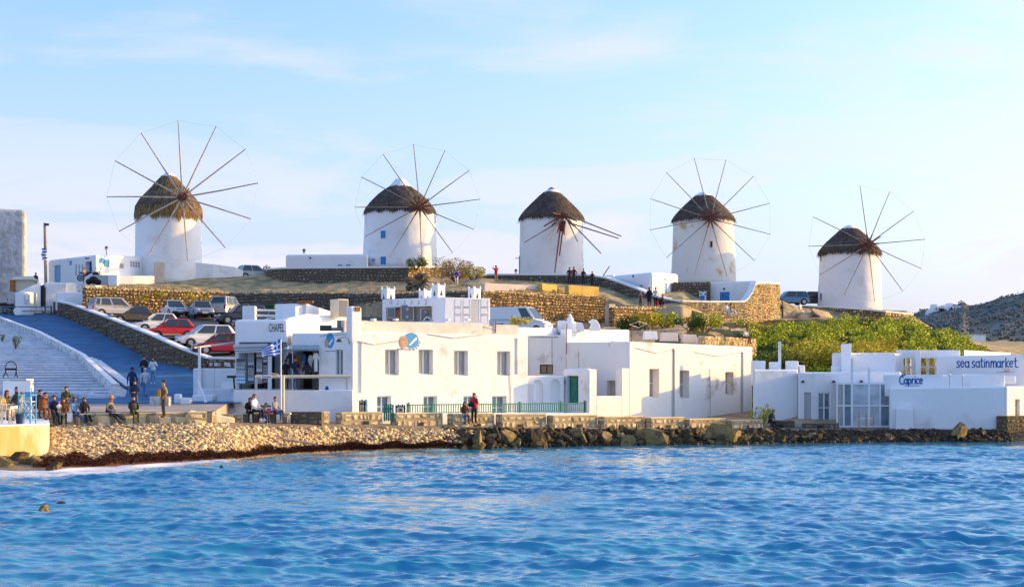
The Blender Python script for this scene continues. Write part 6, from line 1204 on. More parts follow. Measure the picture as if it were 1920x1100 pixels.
while u < 1480:
    w = np.interp(u, UK, WATER); c = np.interp(u, UK, CEDGE)
    for t_, sc in ((.08, .36), (.34, .40), (.62, .34), (.85, .22)):
        if rs.random() < .3: continue
        s = sc*rs.uniform(.4, 1.3); m = rs.choice(['rock_brown', 'rock_brown', 'rock_dark', 'rock_gold']); ub = u+rs.uniform(-9, 9); boulder(ub, w+(c-w)*t_, s, blabel(ub, (.08, .34, .62, .85).index(t_), s, m), m, rs, z=min(gz(u, w+(c-w)*t_), .95-s*.4))
    u += rs.uniform(11, 21)
while u < 1885:
    w = np.interp(u, UK, WATER); c = np.interp(u, UK, CEDGE)
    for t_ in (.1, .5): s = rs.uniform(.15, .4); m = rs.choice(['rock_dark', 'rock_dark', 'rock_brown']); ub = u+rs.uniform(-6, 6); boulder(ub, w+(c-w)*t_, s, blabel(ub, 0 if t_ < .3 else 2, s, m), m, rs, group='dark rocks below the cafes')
    u += rs.uniform(14, 26)
for k, (u_, d_, s, m) in enumerate([(12, 60.4, .5, 'rock_gold'), (30, 60.3, .55, 'rock_brown'), (20, 59.9, .4, 'rock_gold'), (48, 60.3, .4, 'rock_gold'), (70, 60.2, .42, 'rock_gold'), (102, 59.2, .3, 'rock_brown'), (84, 60.7, .38, 'rock_gold'), (5, 59.6, .4, 'rock_gold')]):
    boulder(u_, d_, s, ['wet golden boulder at the far left foot of the quay', 'dark topped boulder under the quay footing', 'round golden boulder lowest in the water by the quay', 'golden boulder below the middle of the quay', 'golden boulder under the right half of the quay', 'low brown rock lying in the foam right of the quay', 'golden boulder at the right corner of the quay', 'golden boulder cut by the left edge of the photo'][k], m, rs, z=-.05+s*.2, group='boulders at the foot of the quay')
for k, (u_, v_, s, lb) in enumerate([(86, 955, .14, 'rust coloured rock breaking the water near the left edge'), (118, 945, .13, 'small dark rock beside the rust coloured one in the water'), (362, 877, .12, 'small stone in the shallows beneath the weed, left one'), (415, 876, .1, 'small stone in the shallows beneath the weed, right one')]):
    d_ = 9800/(v_-715); boulder(u_, d_, s, lb, 'rock_gold' if k == 0 else 'rock_brown', rs, z=-.03, group='stones in the shallows')
mb = MB(); mb.tube(P(530, 823, 71.5), P(592, 832, 72), .07, .05, 7); o = link('driftwood', mb, 'pale_wood', origin=P(530, 823, 71.5)); props(o, 'long pale driftwood pole lying on the shingle', 'driftwood')
# ------------------------------------------------------------------ plants
def leaves(name, P_, size, m, parent=None, kind='stuff', up_=.3, asp=.45, rr=None):
    rr = rr or rr_; n = len(P_); a_ = rr.uniform(0, 6.28, n); el = rr.uniform(-.4, 1.2, n)
    dx = np.stack([np.cos(a_)*np.cos(el), np.sin(a_)*np.cos(el), np.sin(el)], 1); b_ = rr.normal(size=(n, 3)); b_ -= (b_*dx).sum(1)[:, None]*dx; b_ /= np.linalg.norm(b_, axis=1)[:, None]+1e-9
    s_ = (np.asarray(size)*rr.uniform(.6, 1.4, n))[:, None]; Pn = np.asarray(P_)
    V = np.stack([Pn, Pn+dx*s_*.5+b_*s_*asp*.5, Pn+dx*s_, Pn+dx*s_*.5-b_*s_*asp*.5], 1).reshape(-1, 3)
    return fast_mesh(name, V, np.arange(n*4).reshape(-1, 4), m, kind=kind, parent=parent)
def shrub(name, label, u, vb, d, w, h, m, n=900, size=.16, cat='shrub', lobes=7, group=None, twig=True, z=None, seed=0):
    rr = np.random.RandomState(int(u*7+vb)+seed); x, y = XY(u, d); zb = ZV(vb, d) if z is None else z; t = thing(name, label, cat, (x, y, zb), group=group)
    C_ = [(rr.uniform(-.32, .32)*w, rr.uniform(-.3, .3)*w, rr.uniform(.3, .68)*h, rr.uniform(.22, .42)) for _ in range(lobes)]; pts = []
    for _ in range(n):
        c = C_[rr.randint(lobes)]; q = rr.normal(size=3); q /= np.linalg.norm(q); r_ = rr.uniform(.55, 1.08)**.6; pts.append((x+c[0]+q[0]*r_*c[3]*w*.62, y+c[1]+q[1]*r_*c[3]*w*.55, max(zb+.02, zb+c[2]+q[2]*r_*c[3]*h)))
    leaves('foliage', pts, size, m, t, None, rr=rr)
    if twig:
        mb = MB()
        for k in range(9): c = C_[k % lobes]; mb.tube((x+rr.uniform(-.06, .06), y, zb-.1), (x+c[0], y+c[1], zb+c[2]), .03*w**.5, .01, 5)
        link('stems', mb, 'bark', t)
    return t
# green mat on the bank
pts = []; siz = []; pts2 = []; siz2 = []; pts3 = []; siz3 = []
for _ in range(95000):
    u = rr_.uniform(1330, 1850); d_ = rr_.uniform(100, 141); x = (u-CXP)*d_/FOC
    nz = mnoise.noise(Vector((x*.22, d_*.22, 2.0))); 
    if u < 1390+60*nz and d_ > 112: continue
    top_ = np.interp(u, [1330, 1390, 1440, 1510, 1570, 1610, 1660, 1715, 1760, 1815, 1850], [124, 132, 133, 130, 136, 141, 141, 141, 141, 141, 130])
    if d_ > top_+2*nz: continue
    b_ = mnoise.noise(Vector((x*.6, d_*.6, 6))); z = gz(u, d_)+max(0, .3+1.0*b_)*rr_.uniform(.3, 1)+.05
    if b_ < -.30 and rr_.rand() < .75: continue
    sel = mnoise.noise(Vector((x*.16, d_*.10, 11)))
    if sel > .30: pts3.append((x, d_, z)); siz3.append(.15)
    elif b_ < .02: pts2.append((x, d_, z)); siz2.append(.18)
    else: pts.append((x, d_, z)); siz.append(.19)
leaves('ground_cover', pts, siz, 'leaf', asp=.55); leaves('dark_ground_cover', pts2, siz2, 'leaf_dark', asp=.55); leaves('olive_ground_cover', pts3, siz3, 'leaf_olive', asp=.35)
shrub('round_shrub', 'dense round green shrub left of the dry shrub under the second windmill', 780, 499, 144.5, 2.3, 1.3, 'leaf_dark', 1600, .14, z=14.35)
shrub('dry_shrub', 'large dry straw coloured shrub right of the second windmill', 853, 524, 143, 4.4, 2.3, 'leaf_dry', 3800, .15, lobes=10, z=13.1); shrub('dry_shrub', 'lower yellowish shrub trailing right of the large dry shrub', 888, 526, 142.5, 2.8, 1.5, 'leaf_olive', 1500, .15, z=13.1)
shrub('small_tree', 'small dark green shrub tips at the left end of the second mill terrace', 507, 507, 152, 1.6, 1.3, 'leaf_grey', 500, .16, z=14.0)
for k, (u_, v_, d_, w_, h_, m_) in enumerate([(1178, 613, 121, 2.4, 1.2, 'leaf_dark'), (1215, 614, 121, 3.0, 1.4, 'leaf_olive'), (1248, 613, 122, 2.6, 1.4, 'leaf'), (1292, 618, 119, 2.8, 1.3, 'leaf_dark'), (1322, 612, 119, 3.2, 1.6, 'leaf')]):
    shrub('bank_shrub', 'green shrub '+['farthest left', 'second from the left, olive toned', 'third from the left, brightest', 'fourth from the left, dark', 'farthest right, leading into the green bank'][k]+' below the lower golden wall', u_, v_, d_, w_, h_, m_, 1100, .2, group='shrubs below the lower golden wall', z=gz(u_, d_)-.1)
for k, (u_, v_, d_, w_, h_, m_) in enumerate([(1590, 690, 104, 6.5, 2.6, 'leaf_olive'), (1530, 690, 103.5, 5, 2.2, 'leaf_olive'), (1470, 690, 103, 5, 2.2, 'leaf_dark'), (1430, 680, 104, 4, 2.4, 'leaf_olive'), (1640, 670, 108, 5, 2.0, 'leaf_olive')]):
    shrub('feathery_shrub', ['widest feathery olive shrub behind the white roof tower', 'feathery olive shrub above the roof battlements', 'dark feathery shrub behind the thin roof post', 'feathery shrub directly right of the peeling house', 'feathery olive shrub right of the roof tower'][k], u_, v_, d_, w_, h_, m_, 3600, .17, lobes=12, group='feathery shrubs at the foot of the green bank', z=gz(u_, d_)-.2)
for k, (u_, v_, d_, w_) in enumerate([(300, 545, 133.5, .9), (355, 556, 134.5, 1.8), (385, 558, 135, 1.4), (270, 552, 133, 1.0)]): shrub('wall_weed', ['small green weed on top of the sunlit car park wall', 'green creeper on the car park wall behind the grey car', 'reddish green creeper on the car park wall right of the grey car', 'little weed high on the sunlit car park wall, leftmost'][k], u_, v_, d_, w_, w_*.7, 'leaf_olive', 260, .16, cat='weed', twig=False, z=ZV(v_+8, d_)-.3)
shrub('stair_bush', 'dark green weed growing on the rubble parapet of the stairs', 30, 645, 111, .8, 1.0, 'leaf_dark', 420, .1, z=ZV(651, 111)); shrub('stair_bush', 'tiny weed on the stair parapet near the left edge', 5, 636, 116, .5, .6, 'leaf_dark', 160, .1, z=ZV(640, 116))
shrub('alley_bush', 'bush at the alley mouth beside the seated man', 1425, 788, 92, 1.4, 1.5, 'leaf', 700, .14, z=.7); shrub('roof_plant', 'small green plant on the roof edge before the white van', 978, 613, 95, 1.5, .7, 'leaf_olive', 300, .18, z=6.9, twig=False)
# dry tufts over the bank below the mills
pts = []; 
for _ in range(17000):
    u = rr_.uniform(170, 1130); d_ = np.interp(u, UK, LD[10])+rr_.uniform(.3, 14)
    if mnoise.noise(Vector((u*.03, d_*.4, 5))) < -.08: continue
    pts.append(((u-CXP)*d_/FOC, d_, gz(u, d_)))
leaves('dry_grass', pts, .26, 'leaf_dry', asp=.2); 
pts = []
for _ in range(3500):
    u = rr_.uniform(170, 1130); d_ = np.interp(u, UK, LD[10])+rr_.uniform(.3, 14)
    if mnoise.noise(Vector((u*.04, d_*.5, 15))) < .2: continue
    pts.append(((u-CXP)*d_/FOC, d_, gz(u, d_)))
leaves('green_weeds', pts, .24, 'leaf_olive', asp=.4)
pts = []; sz = []
for _ in range(900):
    u = rr_.uniform(170, 1250); d_ = np.interp(u, UK, LD[10])+rr_.uniform(.2, 13); s_ = rr_.uniform(.06, .3)**1.2; pts.append(((u-CXP)*d_/FOC, d_, gz(u, d_))); sz.append(s_)
v_, f_ = scatter(peb, pts, sz, .6, rr_); fast_mesh('loose_stones', v_, f_, 'wall_stone', kind='stuff')
# ruined stone hut and heaps on the bank
rs = random.Random(9)
rh = thing('ruined_hut', 'tumbled stone ruin with a square opening on the bank below the second windmill', 'ruin', tuple(P(778, 560, 131)))
for k in range(46):
    u_ = rs.uniform(760, 800); v_ = rs.uniform(515, 560)
    if 772 < u_ < 792 and 520 < v_ < 531: continue
    mb = MB(); pv, pf = peb[rs.randrange(14)]; s_ = rs.uniform(.28, .55); c = P(u_, v_, 131+rs.uniform(-.4, .6)); mb.add([(c.x+p[0]*s_, c.y+p[1]*s_, c.z+p[2]*s_*.9) for p in pv], [tuple(x) for x in pf]); link('stone', mb, 'brown_stone', rh)
mb = MB(); mb.box(P(782, 526, 131.6), (1.1, .3, .55)); link('opening', mb, 'yellow_plaster', rh)
for k, (u_, v_, s, lb) in enumerate([(905, 526, 1.1, 'tan rock mound right of the boy in purple'), (880, 531, .9, 'low tan rock mound beside the boy in purple'), (762, 552, .8, 'pale heap of stones left of the turret house roof'), (1545, 592, 1.3, 'tan rock outcrop on the path below the fifth windmill'), (1520, 588, 1.2, 'tan rock outcrop between the two people and the terrace wall'), (1490, 592, 1.0, 'tan rock outcrop by the high end of the courtyard wall')]):
    d_ = 138 if u_ < 1000 else 148; boulder(u_, d_, s, lb, 'dirt', rs, z=ZV(v_, d_)-s*.4, group='rock mounds on the ridge', sq=(1.4, 1, .6))
# ------------------------------------------------------------------ cars
for nm, c in (('car_red', (.50, .012, .012)), ('car_white', (.72, .72, .70)), ('car_brown', (.12, .085, .05)), ('car_grey', (.30, .33, .36)), ('car_silver', (.45, .44, .42)), ('car_dark', (.035, .04, .055)), ('car_maroon', (.30, .015, .03)), ('car_blue', (.10, .20, .30))):
    mat(nm, c, .28, metallic=.15 if nm not in ('car_white', 'car_red') else 0, spec=.6)
mat('tyre', (.015, .015, .016), .8); mat('rim', (.42, .42, .44), .35, metallic=.6); mat('lamp_glass', (.55, .57, .6), .1, spec=.7); mat('tail_red', (.45, .01, .01), .2); mat('plate', (.6, .6, .58), .5); mat('bumper_tan', (.35, .27, .17), .6); mat('car_glass', (.025, .035, .04), .04, spec=.8)
def make_car(L, Wd, Ht, kind, paint, label, loc, rz, sill=None):
    t = thing('parked_car' if kind != 'van' else 'parked_van', label, 'van' if kind == 'van' else 'car', loc, rz, 'vehicles parked on the ridge' if loc[1] > 140 else 'vehicles in the sloping car park', local=True)
    h = L/2; rw_ = .31 if kind != 'suv' else .35; xf, xr = h-.78, -h+.72; bz = .92 if kind in ('van',) else (.80 if kind == 'sedan' else .86); bz = bz*Ht/1.5 if kind != 'van' else 1.05
    hoodz = bz-.06; cow = {'hatch': h-.95, 'sedan': h-1.25, 'suv': h-1.2, 'van': h-.85, 'mpv': h-.9}[kind]; tailx = {'hatch': -h+.08, 'sedan': -h+.95, 'suv': -h+.08, 'van': -h+.05, 'mpv': -h+.06}[kind]
    def arch(xc): return [(xc+(rw_+.06)*math.cos(a), .24+(rw_+.05)*math.sin(a)) for a in [math.pi*k/8 for k in range(9)]]
    pr = [(h-.06, .24), (h, .45), (h-.04, .62), (h-.22, hoodz-.10), (cow+.25, hoodz+.02), (cow-.1, bz+.02), (tailx+.1, bz+.02)]
    if kind == 'sedan': pr += [(-h+.12, bz-.02), (-h+.02, bz-.12)]
    else: pr += [(-h+.03, bz-.02)]
    pr += [(-h, .5), (-h+.06, .26)]
    ar = list(reversed(arch(xr))); ar2 = list(reversed(arch(xf))); pr += ar+ar2
    n = len(pr); NY = 6; vs = []
    for j in range(NY+1):
        y = -1+2*j/NY
        for (x, z) in pr:
            k = 1-.13*(abs(x)/h)**5; k *= 1-.07*max(0, (z-.55))/.4; ex = 0 if abs(y) < .99 else .0
            yy = y*Wd/2*k; x2 = x*(1-.035*abs(y)**3) if abs(x) > h*.8 else x; vs.append((x2, yy, z))
    fs = []
    for j in range(NY):
        for i in range(n): fs.append((j*n+i, j*n+(i+1) % n, (j+1)*n+(i+1) % n, (j+1)*n+i))
    fs += [tuple(range(n-1, -1, -1)), tuple(range(NY*n, (NY+1)*n))]
    mb = MB(); mb.add([(a, -b, c) for a, b, c in vs], fs); body = link('body', mb, paint, t, bevel=.055)
    for p_ in body.data.polygons: p_.use_smooth = False
    # wheels
    for (xc, sy) in ((xf, 1), (xf, -1), (xr, 1), (xr, -1)):
        mb = MB(); yo = sy*(Wd/2-.02); yi = sy*(Wd/2-.22); mb.tube((xc, yi, rw_), (xc, yo, rw_), rw_, rw_, 18); w_ = link('wheel', mb, 'tyre', t)
        mb = MB(); mb.tube((xc, yo-sy*.02, rw_), (xc, yo+sy*.012, rw_), rw_*.62, rw_*.55, 12); link('rim', mb, 'rim', w_)
    mb = MB(); mb.box((0, 0, .30), (L-1.0, Wd-.3, .18)); link('underside', mb, 'black', t)
    # cabin frustum
    wb, wt_ = Wd/2*.93, Wd/2*.74; zr = Ht; fx = {'hatch': .85, 'sedan': .82, 'suv': .66, 'van': .75, 'mpv': .70}[kind]; rx = {'hatch': .50, 'sedan': .62, 'suv': .32, 'van': .12, 'mpv': .3}[kind]
    B0 = [(cow, wb), (tailx, wb), (tailx, -wb), (cow, -wb)]; T0 = [(cow-fx, wt_), (tailx+rx, wt_), (tailx+rx, -wt_), (cow-fx, -wt_)]
    V8 = [Vector((x, y, bz)) for x, y in B0]+[Vector((x, y, zr)) for x, y in T0]
    mb = MB(); mb.add(V8, [(0, 1, 2, 3), (7, 6, 5, 4), (0, 4, 5, 1), (1, 5, 6, 2), (2, 6, 7, 3), (3, 7, 4, 0)]); cb = link('cabin', mb, paint, t, bevel=.10)
    def pane(name, a, b, c, d_, s0, s1, r0, r1, m, skew=0):
        def q(s, r): p0 = a*(1-s)+b*s; p1 = d_*(1-s)+c*s; return p0*(1-r)+p1*r
        pts = [q(s0, r0), q(s1, r0), q(s1-skew, r1), q(s0+skew, r1)]; nn = (pts[1]-pts[0]).cross(pts[3]-pts[0]).normalized(); cen = (V8[0]+V8[6])/2
        if nn.dot(pts[0]-cen) < 0: nn = -nn
        mb = MB(); mb.add([p+nn*.004 for p in pts]+[p+nn*.014 for p in pts], [(4, 5, 6, 7), (0, 1, 5, 4), (1, 2, 6, 5), (2, 3, 7, 6), (3, 0, 4, 7)]); return link(name, mb, m, t)
    pane('windscreen', V8[3], V8[0], V8[4], V8[7], .06, .94, .06, .92, 'car_glass')
    if kind != 'van': pane('rear_window', V8[1], V8[2], V8[6], V8[5], .10, .90, .15, .88, 'car_glass')
    for a, b, c, d_ in ((V8[0], V8[1], V8[5], V8[4]), (V8[3], V8[2], V8[6], V8[7])):
        if kind == 'van': pane('side_window', a, b, c, d_, .06, .26, .1, .88, 'car_glass')
        else:
            pane('side_window', a, b, c, d_, .07, .47, .1, .9, 'car_glass'); pane('side_window', a, b, c, d_, .51, .80 if kind in ('mpv', 'suv') else .90, .1, .9, 'car_glass')
            if kind in ('mpv', 'suv'): pane('side_window', a, b, c, d_, .84, .95, .12, .88, 'car_glass')
    for sy in (1, -1):
        mb = MB(); mb.ball((h-.17, sy*(Wd/2-.27), .66*Ht/1.5 if kind != 'van' else .72), (.12, .17, .09), 10, 6); link('headlight', mb, 'lamp_glass', t)
        mb = MB(); mb.box((-h+.05, sy*(Wd/2-.19), .78 if kind != 'van' else 1.2), (.1, .18, .32)); link('tail_light', mb, 'tail_red', t, bevel=.02)
        mb = MB(); mb.box((cow-.15, sy*(Wd/2+.04), bz+.08), (.1, .16, .11)); link('mirror', mb, paint, t, bevel=.025)
        mb = MB(); mb.box((-.15, sy*(Wd/2*.985), bz-.14), (.16, .03, .03)); link('door_handle', mb, 'black' if kind != 'sedan' else 'rim', t)
    mb = MB(); mb.box((h-.02, 0, .33), (.09, Wd*.82, .13)); link('bumper', mb, sill or 'black', t, bevel=.03); mb = MB(); mb.box((-h+.02, 0, .36), (.09, Wd*.84, .14)); link('bumper', mb, sill or paint, t, bevel=.03)
    mb = MB(); mb.box((h-.055, 0, .56), (.06, Wd*.42, .09)); link('grille', mb, 'black', t); mb = MB(); mb.box((h+.03, 0, .38), (.02, .5, .11)); link('number_plate', mb, 'plate', t); mb = MB(); mb.box((-h-.03, 0, .6), (.02, .5, .11)); link('number_plate', mb, 'plate', t)
    if sill:
        for sy in (1, -1): mb = MB(); mb.box((0, sy*(Wd/2-.01), .33), (xf-xr-.9, .05, .16)); link('side_skirt', mb, sill, t)
    return t
def cpos(u, d, z=None): x, y = XY(u, d); return (x, y, cpz(x, y) if z is None else z)
SL = math.radians(0)
make_car(4.3, 1.7, 1.62, 'mpv', 'car_silver', 'beige silver people carrier with red tail light, farthest left car by the golden wall', cpos(213, 128.5), R(38))
make_car(4.5, 1.72, 1.42, 'sedan', 'car_brown', 'brown saloon behind the ramp wall, its nose to the left', cpos(256, 121), R(205))
make_car(3.6, 1.62, 1.46, 'hatch', 'car_white', 'small white rounded car half hidden between the brown and the bright red car', cpos(292, 115), R(207))
make_car(3.7, 1.6, 1.52, 'hatch', 'car_red', 'bright red hatchback with beige lower sides behind the ramp wall', cpos(318, 110.6), R(204), 'bumper_tan')
make_car(4.25, 1.8, 1.58, 'hatch', 'car_white', 'white crossover with round headlights right of the bright red hatchback', cpos(386, 106), R(208), None)
make_car(3.8, 1.65, 1.48, 'hatch', 'car_maroon', 'dark red hatchback nearest the pergola and the CHAPEL shop', cpos(412, 101.9, 5.32), R(204))
make_car(4.3, 1.7, 1.43, 'sedan', 'car_white', 'white saloon facing the camera before the golden wall', cpos(326, 127), R(-62))
make_car(4.4, 1.7, 1.45, 'mpv', 'car_grey', 'steel grey estate car facing the camera, centre of the back row', cpos(376, 125), R(-68))
make_car(4.2, 1.75, 1.7, 'suv', 'car_silver', 'silver off-roader showing its rear with red lights', cpos(427, 128), R(76))
make_car(4.2, 1.75, 1.65, 'suv', 'car_dark', 'dark off-roader left of the white roof pillar', cpos(452, 120), R(206))
make_car(4.2, 1.7, 1.5, 'mpv', 'car_blue', 'blue grey car roof showing above the CHAPEL wall', cpos(487, 116.5), R(204))
make_car(4.2, 1.7, 1.45, 'hatch', 'car_silver', 'pale car roof showing above the CHAPEL wall, right of the blue grey one', cpos(512, 112), R(204))
make_car(4.9, 1.9, 2.05, 'van', 'car_white', 'white delivery van before the tall golden wall', cpos(976, 113.5, 7.1), R(-24))
make_car(4.2, 1.7, 1.4, 'hatch', 'car_dark', 'dark car roof in front of the rear of the white van', cpos(941, 108.5, 6.3), R(-22))
make_car(3.9, 1.65, 1.45, 'hatch', 'car_silver', 'silver car on the ridge behind the end of the long white wall', (*XY(477, 153), ZV(523, 152)), R(30))
make_car(4.3, 1.7, 1.5, 'suv', 'car_blue', 'pale blue car on the ridge beside the courtyard wall', (*XY(1479, 161), ZV(572, 161)), R(190))
make_car(4.3, 1.7, 1.5, 'mpv', 'car_dark', 'dark car on the ridge tucked behind the fifth windmill', (*XY(1521, 166), ZV(572, 166)), R(195))
mb = MB(); mb.box((0, 0, .6), (3.4, 1.3, 1.2), top=(3.6, 1.6)); mb.box((0, 0, 1.24), (3.7, 1.7, .1)); o = link('green_skip', mb, 'dark_green_paint', bevel=.05); o.location = cpos(493, 124, 8.5); o.rotation_euler = (0, 0, R(-30)); props(o, 'dark green waste container in the corner of the car park', 'container')
mb = MB(); x, y = XY(468, 99); mb.box((x, y, ZV(598, 99)), (.85, .7, 1.7)); o = link('roof_pillar', mb, 'whitewash_clean', bevel=.05, origin=(x, y, 6)); props(o, 'white pillar on the shop roof before the dark off-roader', 'pillar')
for k, vv in enumerate((581, 591)):
    mb = MB(); mb.tube(P(475, vv, 99), P(541, vv+2, 99.5), .07, .07, 8); o = link('roof_rail', mb, 'white_paint', origin=P(475, vv, 99)); props(o, ['upper', 'lower'][k]+' white rail on the roof behind the CHAPEL wall', 'rail')
shrub('dry_branches', 'bare twiggy bush beside the white roof pillar', 462, 603, 100, .9, 1.1, 'leaf_grey', 500, .14, z=ZV(603, 100), cat='bush')
# ------------------------------------------------------------------ motorbikes
def motorbike(label, loc, rz, cover=False):
    t = thing('motorbike', label, 'motorbike', loc, rz, 'motorbikes on the ridge', local=True)
    for x in (-.62, .68):
        mb = MB(); n = 20
        vs = []; fs = []
        for i in range(n):
            a = 2*math.pi*i/n
            for j in range(6): b = 2*math.pi*j/6; r_ = .27+.055*math.cos(b); vs.append((x+r_*math.cos(a), .055*math.sin(b), .32+r_*math.sin(a)))
        for i in range(n):
            for j in range(6): fs.append((i*6+j, ((i+1) % n)*6+j, ((i+1) % n)*6+(j+1) % 6, i*6+(j+1) % 6))
        mb.add(vs, fs); w_ = link('wheel', mb, 'tyre', t); mb = MB(); mb.tube((x, -.03, .32), (x, .03, .32), .18, .18, 12); link('rim', mb, 'mid_grey', w_)
    mb = MB(); mb.ball((.1, 0, .62), (.45, .18, .2)); link('engine_body', mb, 'black', t, smooth=True); mb = MB(); mb.ball((.12, 0, .84), (.26, .14, .12)); link('tank', mb, 'car_dark', t, smooth=True); mb = MB(); mb.ball((-.38, 0, .82), (.38, .14, .08)); link('seat', mb, 'black', t, smooth=True)
    mb = MB(); mb.path([(.68, .07, .32), (.42, .07, .98)], .025); mb.path([(.68, -.07, .32), (.42, -.07, .98)], .025); link('fork', mb, 'steel', t); mb = MB(); mb.path([(.38, .35, 1.08), (.44, 0, 1.0), (.38, -.35, 1.08)], .02); link('handlebar', mb, 'steel', t); mb = MB(); mb.ball((.56, 0, .88), .1); link('headlight', mb, 'lamp_glass', t); mb = MB(); mb.path([(.1, -.17, .4), (-.7, -.2, .42)], .05); link('exhaust', mb, 'steel', t)
    for sy in (1, -1): mb = MB(); mb.tube((.36, sy*.3, 1.08), (.36, sy*.38, 1.22), .01); mb.ball((.36, sy*.38, 1.24), .05); link('mirror', mb, 'black', t)
    return t
m0 = motorbike('large black motorbike parked at the very left edge of the road top', (*XY(6, 138.5), rz_(138.5)+.1), R(20)); dup(m0, (*XY(20, 137.5), rz_(137.5)+.1), R(-15), 'second black motorbike whose headlight faces right, beside the wall with the portrait')
dup(m0, (*XY(163, 141), ZV(528, 141)), R(30), 'dark scooter before the steps of the ridge house'); dup(m0, (*XY(178, 140.5), ZV(528, 140.5)), R(-20), 'dark motorbike right of the scooter at the ridge house corner')
mb = MB(); mb.ball((0, 0, .3), (.5, .4, .38), 14, 8); mb.ball((-.45, 0, .15), (.35, .3, .3), 10, 6); mb.ball((.4, 0, .1), (.4, .35, .3), 10, 6); o = link('covered_scooter', mb, 'black', smooth=True); o.location = (*XY(176, 139.6), ZV(531, 139.6)); props(o, 'black tarpaulin hump over a scooter under the white ramp of the ridge house', 'tarpaulin')
wedge('house_ramp', 'white sloping stair cheek at the corner of the ridge house', [(158, 520, 140.2), (180, 507, 140.6)], .4)
mb = MB(); mb.box(P(188, 525, 139.8), (1.7, .7, .9)); o = link('bin_row', mb, 'light_grey', bevel=.05, origin=P(188, 534, 139.8)); props(o, 'grey box with blue and orange goods beside the black tarpaulin', 'box'); m2 = MB(); m2.box(P(184, 518.5, 139.8), (.8, .5, .15)); link('blue_lid', m2, 'sky_blue_paint', o)
mb = MB(); mb.box(P(213, 527, 139.5), (.85, .7, 1.15)); o = link('white_locker', mb, 'white_paint', bevel=.04, origin=P(213, 538, 139.5)); props(o, 'white locker standing on the bank right of the grey box', 'locker')
# ------------------------------------------------------------------ left edge: shack, booth, barrier, flag pole, lamps
fp = quad(86, 139, 22, 160, 4); SH = Bld('metal_shack', 'white corrugated shack with small dark window and door on the road top', 'shack', fp, 8.6, ZV(529, 139), 'whitewash_clean', bevel=.05)
h1 = SH.hole(0, 127, 146, 548, 556, .1); SH.build(); SH.window(h1, 'glass_dark', mull=2)
a, dv, nr, L = SH.side(0)
for k in range(15): t_ = L*(k+.5)/15; SH.panel('corrugation', 0, t_-.05, t_+.05, 9.8, ZV(531, 139) if not (.5 < t_/L < .86) else ZV(546, 139), .002, .05, 'white_paint')
SH.panel('dark_door', 3, SH.side(3)[3]-1.1, SH.side(3)[3]-.2, 9.8, 12.3, .002, .04, 'black')
x0, y0 = XY(80, 138.6); mb = MB(); mb.box((x0, y0, ZV(555, 138.6)), (.35, .1, 2.0)); link('door', mb, 'black', SH.t)
wedge('sloped_wall', 'white plank wall sloping down left of the shack door', [(30, 549, 138.0), (60, 535, 138.3), (78, 529, 138.6)], .3)
mb = MB(); x, y = XY(46, 137); mb.lathe([(.8, rz_(137)), (.8, ZV(549, 137)), (.76, ZV(548, 137))], (x, y, 0), 20); o = link('round_drum', mb, 'whitewash_clean', smooth=False, origin=(x, y, 9.6)); props(o, 'white drum shaped block with grey drawing beside the motorbikes', 'block')
m2 = MB(); c = P(50, 560, 136.15); m2.path([c+Vector((.22*math.cos(q_), 0, .36*math.sin(q_)+.1)) for q_ in [k*.5 for k in range(13)]], .025, 4); m2.path([c+Vector((-.2, 0, -.3)), c+Vector((0, 0, -.5)), c+Vector((.2, 0, -.3))], .025, 4); link('drawing', m2, 'mid_grey', o)
bt = thing('market_booth', 'orange and cream booth with pitched roof at the left end of the ridge', 'booth', tuple(P(42, 545, 142)))
mb = MB(); x, y = XY(30, 142); x2 = XY(60, 142)[0]; zb_, zt_ = ZV(546, 142), ZV(525, 142); mb.box(((x+x2)/2, 142.6, (zb_+zt_)/2), (x2-x, 1.6, zt_-zb_)); link('body', mb, 'cream_paint', bt)
mb = MB(); mb.box(((XY(21, 142)[0]+x)/2, 142.3, (zb_+zt_)/2), (x-XY(21, 142)[0], 1.4, zt_-zb_)); link('side', mb, 'orange_wood', bt)
mb = MB(); x_a, x_b = XY(20, 142)[0], XY(63, 142)[0]; mb.add([(x_a, 141.5, zt_), (x_b, 141.5, zt_), (x_b, 143.6, zt_), (x_a, 143.6, zt_), (x_a+.35, 142.5, zt_+.4), (x_b-.2, 142.5, zt_+.4)], [(0, 1, 5, 4), (1, 2, 5), (2, 3, 4, 5), (3, 0, 4), (3, 2, 1, 0)]); link('roof', mb, 'cream_paint', bt)
ba = thing('road_barrier', 'low pipe barrier with a round white disc across the top of the road', 'barrier', tuple(P(0, 592, 134)))
mb = MB(); mb.tube(P(-20, 575, 134), P(97, 575, 133.6), .05); link('rail', mb, 'mid_grey', ba); mb = MB(); mb.tube(P(-20, 583, 134), P(97, 583, 133.6), .04); link('rail', mb, 'mid_grey', ba)
for uu_ in (24, 96): mb = MB(); mb.tube(P(uu_, 590, 133.8), P(uu_, 573, 133.8), .07); link('post', mb, 'dark_grey', ba)
mb = MB(); mb.tube(P(33, 583, 133.6), P(33, 583, 133.5), .36, .36, 20); link('disc', mb, 'white_paint', ba)
mb = MB(); mb.box(P(66, 566, 136.5), (.25, .25, 1.6)); o = link('bollard', mb, 'cream_paint', origin=P(66, 584, 136.5)); props(o, 'slim cream bollard between drum and shack door', 'bollard')
mb = MB(); mb.box((XY(137, 136.5)[0], 136.8, ZV(565, 136.5)), (3.3, .4, 1.7)); o = link('low_white_wall', mb, 'whitewash', bevel=.1, origin=P(120, 580, 136.5)); props(o, 'low white wall behind which two heads show, left of the car park', 'wall')
fl = thing('flag_pole', 'tall pale mast with a small furled striped flag beside the shack', 'flagpole', tuple(P(86, 530, 141)))
